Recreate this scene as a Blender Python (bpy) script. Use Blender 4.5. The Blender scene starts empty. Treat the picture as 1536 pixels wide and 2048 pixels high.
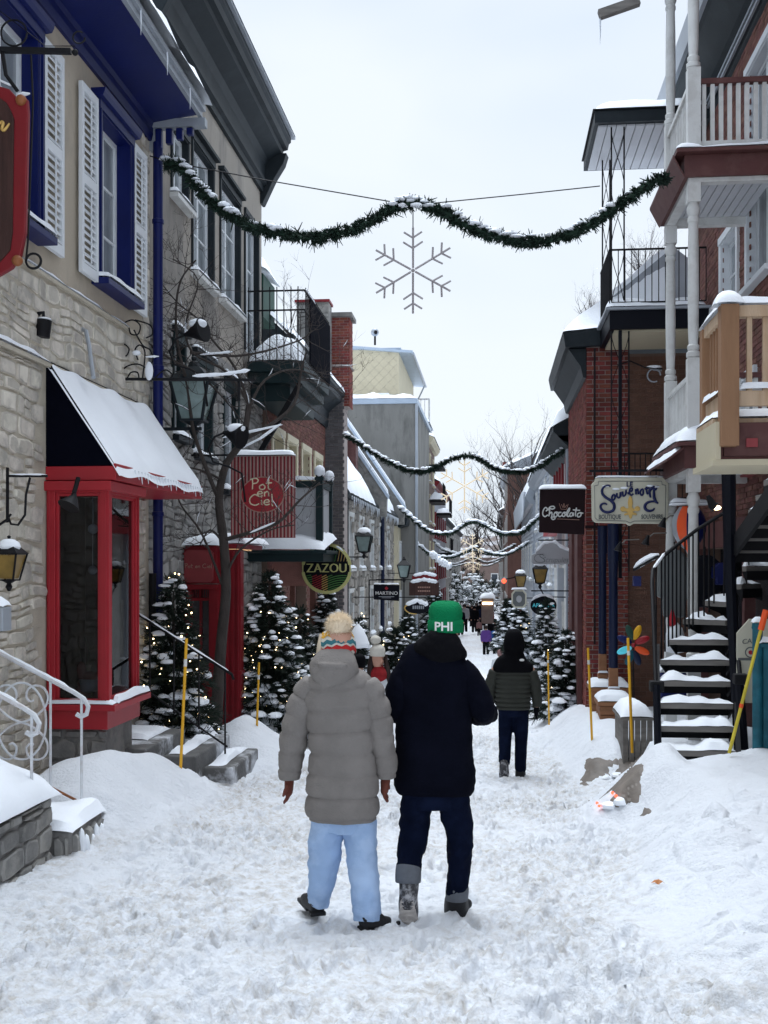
import bpy, math, random
import numpy as np
from mathutils import Vector, Matrix
PI = math.pi
rad = math.radians
sc = bpy.context.scene
COL = sc.collection
V = Vector

# ------------------------------------------------------------ camera, sky, sun, exposure
TH = rad(5.633); F = 2200.0; HY = 1130.0
cT, sT = math.cos(TH), math.sin(TH)
cam = bpy.data.cameras.new('camera'); camo = bpy.data.objects.new('camera', cam); COL.objects.link(camo)
camo.location = (0, 0, 0); camo.rotation_euler = (rad(90), 0, TH)
cam.sensor_fit = 'VERTICAL'; cam.sensor_height = 24.0; cam.sensor_width = 18.0
cam.lens = F * 24.0 / 2048.0; cam.shift_y = (HY - 1024.0) / 2048.0
cam.clip_start = 0.1; cam.clip_end = 3000
sc.camera = camo

SUN_EL, SUN_AZ = rad(74), rad(-12)
w = bpy.data.worlds.new("World"); sc.world = w; w.use_nodes = True
nt = w.node_tree; nt.nodes.clear()
def nd(nt, t, **k):
    n = nt.nodes.new(t)
    for a, b in k.items():
        if a.startswith('i_'): n.inputs[a[2:].replace('_', ' ')].default_value = b
        else: setattr(n, a, b)
    return n
out = nd(nt, 'ShaderNodeOutputWorld')
sky = nd(nt, 'ShaderNodeTexSky', sky_type='NISHITA', sun_disc=False, sun_elevation=SUN_EL, sun_rotation=SUN_AZ, air_density=1.0, dust_density=2.0)
bg1 = nd(nt, 'ShaderNodeBackground'); bg1.inputs[1].default_value = 0.05
nt.links.new(sky.outputs[0], bg1.inputs[0])
tc = nd(nt, 'ShaderNodeTexCoord')
mp = nd(nt, 'ShaderNodeMapping'); mp.inputs['Scale'].default_value = (1.0, 1.0, 2.6)
nt.links.new(tc.outputs['Generated'], mp.inputs[0])
nz = nd(nt, 'ShaderNodeTexNoise'); nz.inputs['Scale'].default_value = 1.5; nz.inputs['Detail'].default_value = 3.5; nz.inputs['Roughness'].default_value = .5; nz.inputs['Distortion'].default_value = .4
nt.links.new(mp.outputs[0], nz.inputs['Vector'])
cr = nd(nt, 'ShaderNodeValToRGB')
cr.color_ramp.elements[0].position = .34; cr.color_ramp.elements[0].color = (.66, .77, .94, 1)
cr.color_ramp.elements[1].position = .66; cr.color_ramp.elements[1].color = (.88, .94, 1.0, 1)
nt.links.new(nz.outputs[0], cr.inputs[0])
bg2 = nd(nt, 'ShaderNodeBackground'); bg2.inputs[1].default_value = 0.385
nt.links.new(cr.outputs[0], bg2.inputs[0])
addn = nd(nt, 'ShaderNodeMixShader'); addn.inputs[0].default_value = .9
nt.links.new(bg1.outputs[0], addn.inputs[1]); nt.links.new(bg2.outputs[0], addn.inputs[2])
nt.links.new(addn.outputs[0], out.inputs[0])
sl = bpy.data.lights.new('sun', 'SUN'); sl.energy = 1.5; sl.angle = rad(48); sl.color = (.86, .93, 1)
so = bpy.data.objects.new('sun', sl); COL.objects.link(so)
sd = V((math.sin(SUN_AZ) * math.cos(SUN_EL), math.cos(SUN_AZ) * math.cos(SUN_EL), math.sin(SUN_EL)))
so.rotation_euler = (-sd).to_track_quat('-Z', 'Y').to_euler(); so.location = (0, 5, 30)
vs = sc.view_settings; sc.display_settings.display_device = 'sRGB'
vs.view_transform = 'Standard'; vs.look = 'None'; vs.exposure = 1.50; vs.gamma = 1.0; vs.use_curve_mapping = False
sc.cycles.max_bounces = 6; sc.cycles.diffuse_bounces = 3; sc.cycles.glossy_bounces = 3; sc.cycles.transparent_max_bounces = 6
sc.cycles.use_denoising = True

# ------------------------------------------------------------ where a pixel of the photo lies in the street
def dxr(px): return -sT + (px - 768) / F * cT
def W(px, py, d):
    a = (px - 768) / F
    return V((d * (-sT + a * cT), d * (cT + a * sT), d * (HY - py) / F))
def WX(px, py, X): return W(px, py, X / dxr(px))
def WY(px, py, Y): return W(px, py, Y / (cT + (px - 768) / F * sT))
GY = [-5, 0, 3, 6.1, 9.5, 13.1, 20, 30, 43, 58, 80, 110, 140, 400]
GZ = [-1.3, -1.5, -1.7, -1.99, -2.27, -2.53, -2.96, -3.5, -4.15, -4.62, -4.6, -4.3, -4.0, 2.0]
def g0(y): return float(np.interp(y, GY, GZ))

# ------------------------------------------------------------ materials
MAT = {}
def mat(name, col, rough=.75, var=.14, scale=5., bump=0., bscale=40., metal=0., spec=.35, isl=0., st=(1, 1, 1), em=0., stain=None, sscale=1.2, samt=.5, coat=0., hue=0., det=3.):
    m = bpy.data.materials.new(name); m.use_nodes = True; MAT[name] = m
    t = m.node_tree; b = t.nodes['Principled BSDF']
    b.inputs['Roughness'].default_value = rough; b.inputs['Metallic'].default_value = metal
    b.inputs['Specular IOR Level'].default_value = spec; b.inputs['Coat Weight'].default_value = coat
    g = nd(t, 'ShaderNodeNewGeometry'); mp = nd(t, 'ShaderNodeMapping'); mp.inputs['Scale'].default_value = st
    t.links.new(g.outputs['Position'], mp.inputs[0])
    n = nd(t, 'ShaderNodeTexNoise'); n.inputs['Scale'].default_value = scale; n.inputs['Detail'].default_value = det
    t.links.new(mp.outputs[0], n.inputs['Vector'])
    mr = nd(t, 'ShaderNodeMapRange'); mr.inputs['From Min'].default_value = .25; mr.inputs['From Max'].default_value = .75
    mr.inputs['To Min'].default_value = 1 - var; mr.inputs['To Max'].default_value = 1 + var
    t.links.new(n.outputs[0], mr.inputs[0]); val = mr.outputs[0]
    hs = nd(t, 'ShaderNodeHueSaturation'); hs.inputs['Color'].default_value = (*col, 1)
    if isl:
        oi = nd(t, 'ShaderNodeObjectInfo')
        ad = nd(t, 'ShaderNodeMath', operation='ADD'); t.links.new(g.outputs['Random Per Island'], ad.inputs[0]); t.links.new(oi.outputs['Random'], ad.inputs[1])
        fr = nd(t, 'ShaderNodeMath', operation='FRACT'); t.links.new(ad.outputs[0], fr.inputs[0])
        m2 = nd(t, 'ShaderNodeMapRange'); m2.inputs['To Min'].default_value = 1 - isl; m2.inputs['To Max'].default_value = 1 + isl
        t.links.new(fr.outputs[0], m2.inputs[0])
        mu = nd(t, 'ShaderNodeMath', operation='MULTIPLY'); t.links.new(val, mu.inputs[0]); t.links.new(m2.outputs[0], mu.inputs[1]); val = mu.outputs[0]
        if hue:
            m3 = nd(t, 'ShaderNodeMapRange'); m3.inputs['To Min'].default_value = .5 - hue; m3.inputs['To Max'].default_value = .5 + hue
            f2 = nd(t, 'ShaderNodeMath', operation='MULTIPLY'); f2.inputs[1].default_value = 7.3; t.links.new(fr.outputs[0], f2.inputs[0])
            f3 = nd(t, 'ShaderNodeMath', operation='FRACT'); t.links.new(f2.outputs[0], f3.inputs[0])
            t.links.new(f3.outputs[0], m3.inputs[0]); t.links.new(m3.outputs[0], hs.inputs['Hue'])
    t.links.new(val, hs.inputs['Value']); colout = hs.outputs[0]
    if stain:
        n2 = nd(t, 'ShaderNodeTexNoise'); n2.inputs['Scale'].default_value = sscale; n2.inputs['Detail'].default_value = 6; n2.inputs['Roughness'].default_value = .65
        t.links.new(mp.outputs[0], n2.inputs['Vector'])
        m4 = nd(t, 'ShaderNodeMapRange'); m4.inputs['From Min'].default_value = .48; m4.inputs['From Max'].default_value = .62; m4.inputs['To Max'].default_value = samt
        t.links.new(n2.outputs[0], m4.inputs[0])
        mx = nd(t, 'ShaderNodeMix', data_type='RGBA'); t.links.new(m4.outputs[0], mx.inputs[0]); t.links.new(colout, mx.inputs[6]); mx.inputs[7].default_value = (*stain, 1); colout = mx.outputs[2]
    t.links.new(colout, b.inputs['Base Color'])
    if em:
        t.links.new(colout, b.inputs['Emission Color']); b.inputs['Emission Strength'].default_value = em
    if bump:
        n3 = nd(t, 'ShaderNodeTexNoise'); n3.inputs['Scale'].default_value = bscale; n3.inputs['Detail'].default_value = 4
        t.links.new(mp.outputs[0], n3.inputs['Vector'])
        bp = nd(t, 'ShaderNodeBump'); bp.inputs['Strength'].default_value = bump; bp.inputs['Distance'].default_value = .02
        t.links.new(n3.outputs[0], bp.inputs['Height']); t.links.new(bp.outputs[0], b.inputs['Normal'])
    return m
mat('snow', (.90, .935, .985), .85, .03, 3, .25, 30, spec=.2)
mat('ice', (.75, .8, .86), .15, .05, 3, spec=.6)
mat('plaster', (.50, .435, .345), .9, .10, 1.2, .35, 60, stain=(.33, .30, .26), sscale=1.5, samt=.6, st=(1, 1, .5))
mat('grey_plaster', (.37, .335, .29), .9, .12, 1.0, .4, 30, stain=(.19, .18, .17), sscale=1.1, samt=.7, st=(1, 1, .35))
mat('mortar', (.53, .48, .39), .95, .15, 4, .5, 60)
mat('dark_mortar', (.27, .26, .25), .95, .15, 4, .5, 60)
mat('stone', (.61, .565, .49), .85, .20, 5, .7, 22, isl=.20, hue=.012, stain=(.27, .255, .235), sscale=3.5, samt=.55)
mat('cottage_stone', (.31, .285, .25), .9, .3, 3, .5, 20, isl=.3, stain=(.17, .155, .14), sscale=1.2, samt=.6)
mat('grey_stone', (.25, .245, .235), .9, .3, 4, .6, 20, isl=.3, stain=(.40, .38, .34), sscale=2.5, samt=.55)
mat('dark_stone', (.17, .165, .16), .85, .3, 6, .6, 25, isl=.25, stain=(.30, .28, .25), sscale=5, samt=.5)
mat('blue', (.003, .009, .092), .45, .12, 3, .05, 30, spec=.3)
mat('white', (.74, .77, .80), .5, .05, 3, .05, 30)
mat('cream', (.68, .62, .45), .6, .08, 3, .05, 30)
mat('icy_stone', (.12, .118, .115), .7, .3, 6, .5, 25, stain=(.80, .83, .88), sscale=1.7, samt=.95, st=(1, 1, 1))
mat('pale_trim', (.68, .685, .67), .55, .07, 3, .1, 30, stain=(.42, .40, .37), sscale=4, samt=.35)
mat('soffit', (.56, .57, .60), .6, .05, 3, .05, 30)
mat('red', (.37, .012, .022), .42, .10, 3, .06, 30, spec=.5)
mat('dull_red', (.28, .045, .05), .5, .12, 5, .05, 30)
mat('dark_red', (.20, .010, .016), .45, .1, 5)
mat('maroon', (.105, .040, .038), .6, .12, 4, .08, 30, stain=(.16, .08, .07), sscale=5, samt=.4)
mat('black', (.006, .006, .008), .6, .1, 4, spec=.2)
mat('canvas', (.003, .0035, .008), .95, .1, 4, .2, 60, spec=.03)
mat('iron', (.009, .009, .011), .6, .15, 8, .1, 50, spec=.2)
mat('slate', (.016, .022, .027), .55, .12, 3, .05, 30, spec=.2, stain=(.028, .036, .042), sscale=2, samt=.6)
mat('dark_green', (.010, .024, .027), .55, .10, 3, .05, 30, spec=.2)
mat('navy', (.004, .010, .040), .5, .1, 3, .05)
mat('metal_grey', (.36, .39, .43), .45, .08, 3, metal=.3)
mat('roof_metal', (.42, .50, .60), .45, .08, 3, metal=.2)
mat('brick', (.20, .052, .040), .9, .16, 9, .5, 60, isl=.30, hue=.012)
mat('old_brick', (.19, .085, .068), .92, .16, 9, .5, 60, isl=.28, hue=.012)
mat('tan_brick', (.16, .085, .06), .9, .14, 7, .5, 50, isl=.14, stain=(.14, .075, .06), sscale=2, samt=.4)
mat('dark_brick', (.125, .12, .125), .9, .16, 7, .4, 50, isl=.2)
mat('pink_brick', (.40, .19, .16), .9, .14, 7, .4, 50, isl=.15)
mat('brick_mortar', (.36, .31, .29), .95, .12, 8, .4, 60)
mat('tan_mortar', (.20, .135, .105), .95, .12, 8, .4, 60)
mat('concrete', (.225, .22, .205), .9, .15, 1.2, .3, 15, stain=(.12, .118, .11), sscale=1.3, samt=.85, st=(1, 1, .3))
mat('cream_wall', (.56, .50, .36), .8, .06, 1.5, .1, 20)
mat('glass', (.05, .06, .075), .06, .1, 3, spec=.9)
mat('curtain_glass', (.26, .29, .31), .08, .35, 5, spec=.8, st=(1, 1, .4))
mat('shop_glass', (.050, .048, .055), .05, .5, 3, spec=.8, stain=(.10, .10, .11), sscale=2.2, samt=.7)
mat('lantern_glass', (.23, .31, .30), .12, .2, 6, spec=.7)
mat('amber_glass', (.24, .15, .035), .3, .35, 8, spec=.5)
mat('warm_light', (1.0, .74, .40), .5, .02, 3, em=5)
mat('warm_panel', (.8, .50, .25), .5, .2, 6, em=.25)
mat('red_light', (1.0, .07, .03), .5, .02, 3, em=1.3)
mat('bulb', (.95, .95, .9), .2, .02, 3, em=.6)
mat('wood', (.30, .165, .09), .75, .16, 3, .2, 30, st=(4, 4, .6))
mat('pale_wood', (.52, .38, .26), .75, .16, 3, .2, 30, st=(4, 4, .7), stain=(.44, .26, .13), sscale=2, samt=.5)
mat('planter_wood', (.28, .13, .065), .8, .2, 3, .2, 30, st=(1, 1, 4))
mat('weathered', (.20, .185, .17), .9, .25, 4, .3, 30, st=(1, 1, 5))
mat('sign_wood', (.055, .022, .018), .5, .45, 3, .3, 30, st=(7, 7, .5))
mat('gold', (.62, .40, .12), .4, .1, 6, metal=.25)
mat('orange_ball', (.28, .10, .035), .5, .2, 8)
mat('bark', (.060, .050, .045), .9, .3, 9, .6, 40, st=(1, 1, .4))
mat('twig', (.055, .045, .042), .9, .2, 9)
mat('needle', (.012, .022, .015), .8, .35, 6, isl=.5, hue=.02)
mat('garland_needle', (.013, .031, .021), .8, .35, 6, isl=.6, hue=.02)
mat('yellow', (.80, .42, .02), .5, .06, 5)
mat('yellow_worn', (.62, .50, .05), .6, .15, 5)
mat('orange', (.85, .10, .02), .5, .05, 5)
mat('teal', (.004, .085, .12), .5, .10, 3, .1, 30, stain=(.015, .16, .22), sscale=6, samt=.5)
mat('rust', (.23, .08, .03), .9, .25, 30, .3, 60)
mat('white_iron', (.66, .68, .71), .55, .12, 9, .1, 60, stain=(.42, .30, .25), sscale=6, samt=.35)
mat('cream_sign', (.60, .58, .47), .55, .04, 3, .06, 60)
mat('ink_blue', (.010, .016, .085), .5, .05, 3)
mat('ink_grey', (.13, .14, .14), .6, .05, 3)
mat('sign_grey', (.42, .43, .45), .55, .05, 3)
mat('sign_black', (.004, .005, .010), .55, .05, 3, spec=.15)
mat('choc', (.016, .006, .008), .6, .08, 4, .05, spec=.15)
mat('letter', (.72, .72, .70), .5, .03, 3)
mat('letter_cream', (.78, .70, .50), .5, .03, 3)
mat('zaz', (.62, .60, .24), .5, .05, 3)
mat('aqua', (.08, .50, .62), .5, .03, 3, em=.15)
mat('stripe_tan', (.42, .24, .19), .6, .06, 3)
mat('stripe_grey', (.23, .19, .17), .6, .06, 3)
mat('pink_stripe', (.50, .26, .24), .6, .06, 3)
mat('tarp', (.17, .145, .125), .6, .3, 6, .3, 15)
mat('leaf', (.42, .17, .06), .7, .2, 20)
mat('green_siding', (.02, .07, .05), .6, .1, 3)
mat('siding', (.40, .43, .48), .7, .08, 2, .1, 20)
mat('brown_brick', (.20, .145, .125), .9, .12, 6, .3, 30, isl=.1, stain=(.15, .10, .09), sscale=.8, samt=.5)
mat('hill', (.16, .13, .12), .95, .35, .35, .3, 4, stain=(.75, .78, .84), sscale=.6, samt=.8)
mat('skin', (.52, .29, .21), .55, .06, 12, .05, 80)

g_ = bpy.data.materials.new('clear_glass'); g_.use_nodes = True; MAT['clear_glass'] = g_; t_ = g_.node_tree; t_.nodes.clear()
o_ = nd(t_, 'ShaderNodeOutputMaterial'); a_ = nd(t_, 'ShaderNodeBsdfTransparent'); a_.inputs[0].default_value = (.55, .57, .60, 1); b_ = nd(t_, 'ShaderNodeBsdfGlossy'); b_.inputs['Roughness'].default_value = .02
f_ = nd(t_, 'ShaderNodeFresnel'); f_.inputs[0].default_value = 1.52; x_ = nd(t_, 'ShaderNodeMixShader'); t_.links.new(f_.outputs[0], x_.inputs[0]); t_.links.new(a_.outputs[0], x_.inputs[1]); t_.links.new(b_.outputs[0], x_.inputs[2]); t_.links.new(x_.outputs[0], o_.inputs[0])
mat('room', (.05, .042, .04), .9, .3, 3)
# ------------------------------------------------------------ mesh building
ORG = {}
def tag(o, label=None, cat=None, group=None, kind=None):
    if label: o['label'] = label
    if cat: o['category'] = cat
    if group: o['group'] = group
    if kind: o['kind'] = kind
    return o
def thing(name, loc, label, cat, group=None):
    o = bpy.data.objects.new(name, None); COL.objects.link(o); o.location = loc
    o.empty_display_size = .1; ORG[o.name] = V(loc)
    return tag(o, label, cat, group)
def TL(X): return Matrix(((0, 1, 0, X), (1, 0, 0, 0), (0, 0, 1, 0), (0, 0, 0, 1)))     # left wall: local (u, n, z) -> x = X + n, y = u
def TR(X): return Matrix(((0, -1, 0, X), (1, 0, 0, 0), (0, 0, 1, 0), (0, 0, 0, 1)))    # right wall: x = X - n
def TF(Y): return Matrix(((1, 0, 0, 0), (0, -1, 0, Y), (0, 0, 1, 0), (0, 0, 0, 1)))    # face towards the camera: y = Y - n
class M:
    def __init__(s, T=None):
        s.v = []; s.f = []; s.T = T
        s.flip = T is not None and T.to_3x3().determinant() < 0
    def add(s, vs, fs):
        o = len(s.v)
        if s.T is not None: vs = [s.T @ V(p) for p in vs]
        s.v.extend([tuple(p) for p in vs])
        if s.flip: s.f.extend([tuple(o + i for i in reversed(f)) for f in fs])
        else: s.f.extend([tuple(o + i for i in f) for f in fs])
        return s
    def box(s, a, b):
        x0, x1 = sorted((a[0], b[0])); y0, y1 = sorted((a[1], b[1])); z0, z1 = sorted((a[2], b[2]))
        return s.add([(x0, y0, z0), (x1, y0, z0), (x1, y1, z0), (x0, y1, z0), (x0, y0, z1), (x1, y0, z1), (x1, y1, z1), (x0, y1, z1)],
                     [(0, 3, 2, 1), (4, 5, 6, 7), (0, 1, 5, 4), (1, 2, 6, 5), (2, 3, 7, 6), (3, 0, 4, 7)])
    def bar(s, p, q, w, h=None, up=(0, 0, 1)):
        h = h or w; p = V(p); q = V(q); t = (q - p)
        if t.length < 1e-6: return s
        t.normalize(); up = V(up)
        if abs(t.dot(up)) > .98: up = V((0, 1, 0))
        sd = t.cross(up).normalized(); u2 = sd.cross(t)
        vs = []
        for c in (p, q):
            for a, b in ((-1, -1), (1, -1), (1, 1), (-1, 1)): vs.append(c + sd * (a * w / 2) + u2 * (b * h / 2))
        return s.add(vs, [(0, 1, 2, 3), (7, 6, 5, 4), (0, 4, 5, 1), (1, 5, 6, 2), (2, 6, 7, 3), (3, 7, 4, 0)])
    def tube(s, pts, r, n=8, cap=True):
        pts = [V(p) for p in pts]; k = len(pts)
        rs = r if isinstance(r, (list, tuple)) else [r] * k
        vs = []; fs = []; ref = None
        for i, p in enumerate(pts):
            t = (pts[min(i + 1, k - 1)] - pts[max(i - 1, 0)])
            if t.length < 1e-9: t = V((0, 0, 1))
            t.normalize()
            if ref is None: ref = V((0, 0, 1)) if abs(t.z) < .9 else V((1, 0, 0))
            sd = t.cross(ref)
            if sd.length < 1e-4: sd = t.cross(V((0, 1, 0)))
            sd.normalize(); ref = sd.cross(t).normalized()
            for j in range(n):
                a = 2 * PI * j / n; vs.append(p + (sd * math.cos(a) + ref * math.sin(a)) * rs[i])
        for i in range(k - 1):
            for j in range(n):
                a = i * n + j; b = i * n + (j + 1) % n; fs.append((a, b, b + n, a + n))
        if cap: fs.append(tuple(range(n - 1, -1, -1))); fs.append(tuple((k - 1) * n + j for j in range(n)))
        return s.add(vs, [f[::-1] for f in fs])
    def lathe(s, c, prof, n=16):
        c = V(c); vs = []; fs = []
        for r, z in prof:
            for j in range(n):
                a = 2 * PI * j / n; vs.append((c.x + r * math.cos(a), c.y + r * math.sin(a), c.z + z))
        for i in range(len(prof) - 1):
            for j in range(n):
                a = i * n + j; b = i * n + (j + 1) % n; fs.append((a, b, b + n, a + n))
        fs.append(tuple(range(n - 1, -1, -1))); fs.append(tuple((len(prof) - 1) * n + j for j in range(n)))
        return s.add(vs, fs)
    def prism(s, poly, y0, y1):          # poly in local (x, z), extruded along y
        k = len(poly); vs = [(x, y0, z) for x, z in poly] + [(x, y1, z) for x, z in poly]
        fs = [tuple(range(k)), tuple(range(2 * k - 1, k - 1, -1))]
        for i in range(k): j = (i + 1) % k; fs.append((j, i, i + k, j + k))
        return s.add(vs, fs)
    def prof(s, poly, u0, u1):           # poly in local (n, z), extruded along u
        k = len(poly); vs = [(u0, a, z) for a, z in poly] + [(u1, a, z) for a, z in poly]
        fs = [tuple(range(k - 1, -1, -1)), tuple(range(k, 2 * k))]
        for i in range(k): j = (i + 1) % k; fs.append((i, j, j + k, i + k))
        return s.add(vs, fs)
    def ball(s, c, r, n=10, m=6):
        rx, ry, rz = (r, r, r) if not isinstance(r, (tuple, list)) else r
        c = V(c); vs = [c + V((0, 0, -rz))]; fs = []
        for i in range(1, m):
            ph = -PI / 2 + PI * i / m
            for j in range(n):
                a = 2 * PI * j / n; vs.append(c + V((rx * math.cos(ph) * math.cos(a), ry * math.cos(ph) * math.sin(a), rz * math.sin(ph))))
        vs.append(c + V((0, 0, rz))); L = len(vs) - 1
        for j in range(n):
            fs.append((0, 1 + (j + 1) % n, 1 + j)); fs.append((L, L - n + j, L - n + (j + 1) % n))
        for i in range(m - 2):
            for j in range(n):
                a = 1 + i * n + j; b = 1 + i * n + (j + 1) % n; fs.append((a, b, b + n, a + n))
        return s.add(vs, fs)
    def build(s, name, material, parent=None, smooth=False, bev=0., kind=None, label=None, ang=38):
        me = bpy.data.meshes.new(name)
        org = ORG.get(parent.name, V((0, 0, 0))) if parent else V((0, 0, 0))
        if s.v:
            a = np.array(s.v, dtype=np.float64) - np.array(org)
            me.from_pydata(a.tolist() if len(s.v) < 200000 else a, [], s.f)
        o = bpy.data.objects.new(name, me); COL.objects.link(o)
        if parent: o.parent = parent
        ORG[o.name] = org
        me.materials.append(MAT[material] if isinstance(material, str) else material)
        if smooth:
            me.shade_smooth(); me.set_sharp_from_angle(angle=rad(ang))
        if bev:
            b = o.modifiers.new('b', 'BEVEL'); b.width = bev; b.segments = 2; b.limit_method = 'ANGLE'; b.angle_limit = rad(40)
        if kind: o['kind'] = kind
        if label: o['label'] = label
        return o

def snowcap(m, u0, u1, n0, n1, z, h, seed=1, edge=None, res=.05, lump=.35, zf=None):
    """a snow load on a level or sloping rectangle (local u, n), rounded towards its edges"""
    rg = random.Random(seed); nu = max(4, min(60, int((u1 - u0) / res))); nn = max(3, min(24, int((n1 - n0) / res)))
    edge = edge or min(h * 1.2, (u1 - u0) / 2, (n1 - n0) / 2)
    ph = [rg.random() * 6.28 for _ in range(6)]
    vs = []; fs = []
    def pr(t): t = max(0, min(1, t)); return math.sqrt(1 - (1 - t) ** 2)
    for i in range(nu + 1):
        for j in range(nn + 1):
            # denser towards edges
            fu = i / nu; fn = j / nn
            fu = .5 - .5 * math.cos(PI * fu) if nu < 20 else fu; fn = .5 - .5 * math.cos(PI * fn) if nn < 12 else fn
            u = u0 + (u1 - u0) * fu; n = n0 + (n1 - n0) * fn
            du = min(u - u0, u1 - u); dn = min(n - n0, n1 - n)
            k = pr((du + .001) / edge) * pr((dn + .001) / edge)
            nz = 1 + lump * (.5 * math.sin(u * 5.1 + ph[0]) * math.sin(n * 4.3 + ph[1]) + .3 * math.sin(u * 11 + ph[2] + n * 7) + .2 * math.sin(n * 17 + u * 3 + ph[3]))
            bz = zf(u, n) if zf else z
            vs.append((u, n, bz + h * k * nz))
    for i in range(nu):
        for j in range(nn):
            a = i * (nn + 1) + j; fs.append((a, a + nn + 1, a + nn + 2, a + 1))
    o = len(vs)
    bt = [(u0, n0), (u1, n0), (u1, n1), (u0, n1)]
    m.add(vs, fs)
    return m

def snowline(m, pts, w, h, seed=0, n=6):
    """snow lying along a line (branch, rail)"""
    rg = random.Random(seed); P = [V(p) for p in pts]
    res = []
    for i in range(len(P) - 1):
        L = (P[i + 1] - P[i]).length; k = max(1, int(L / .05))
        for j in range(k): res.append(P[i].lerp(P[i + 1], j / k))
    res.append(P[-1])
    rr = [w * (.25 if i in (0, len(res) - 1) else .75 + .5 * rg.random()) for i in range(len(res))]
    m2 = M(); m2.tube([p + V((0, 0, h * .4)) for p in res], rr, n)
    m.add(m2.v, m2.f)
    return m

def text(s, size, material, parent, T, depth=.01, name='lettering', shear=0, sx=1., space=1.0, align='CENTER', arc=None, off=0.):
    """T maps the flat lettering (x right, y up, z out) into the street"""
    cu = bpy.data.curves.new(name, 'FONT'); cu.body = s; cu.size = size; cu.align_x = align; cu.align_y = 'CENTER'
    cu.extrude = depth / 2; cu.shear = shear; cu.space_character = space; cu.offset = off; cu.resolution_u = 3
    o = bpy.data.objects.new(name, cu); COL.objects.link(o)
    dg = bpy.context.evaluated_depsgraph_get() if False else None
    me = bpy.data.meshes.new_from_object(o)
    bpy.data.objects.remove(o); bpy.data.curves.remove(cu)
    for v in me.vertices:
        x, y, z = v.co.x * sx, v.co.y, v.co.z
        if arc: y += arc * x * x
        v.co = T @ V((x, y, z))
    org = ORG.get(parent.name, V((0, 0, 0)))
    me.transform(Matrix.Translation(-org))
    me.materials.clear(); me.materials.append(MAT[material])
    ob = bpy.data.objects.new(name, me); COL.objects.link(ob); ob.parent = parent; ORG[ob.name] = org
    return ob
def stroke(m, T, strokes, r, n=6, sc_=1., ox=0., oy=0., taper=False):
    """raised hand-lettering: polylines (x, y) smoothed and swept"""
    for st in strokes:
        P = [V((a[0], a[1], 0)) for a in st]; Q = []
        k = len(P)
        for i in range(k - 1):
            p0 = P[max(i - 1, 0)]; p1 = P[i]; p2 = P[i + 1]; p3 = P[min(i + 2, k - 1)]
            for j in range(4):
                t = j / 4
                Q.append(.5 * ((2 * p1) + (p2 - p0) * t + (2 * p0 - 5 * p1 + 4 * p2 - p3) * t * t + (3 * p1 - p0 - 3 * p2 + p3) * t ** 3))
        Q.append(P[-1]); L = len(Q)
        rs = [r * (1 if not taper else (.35 + .65 * math.sin(PI * (.08 + .84 * i / max(1, L - 1))))) for i in range(L)]
        m.tube([T @ V((ox + q.x * sc_, oy + q.y * sc_, 0)) for q in Q], rs, n)
    return m
def TT(c, right=(1, 0, 0), up=(0, 0, 1)):
    r = V(right).normalized(); u = V(up).normalized(); n = r.cross(u)
    return Matrix(((r.x, u.x, n.x, c[0]), (r.y, u.y, n.y, c[1]), (r.z, u.z, n.z, c[2]), (0, 0, 0, 1)))

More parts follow.
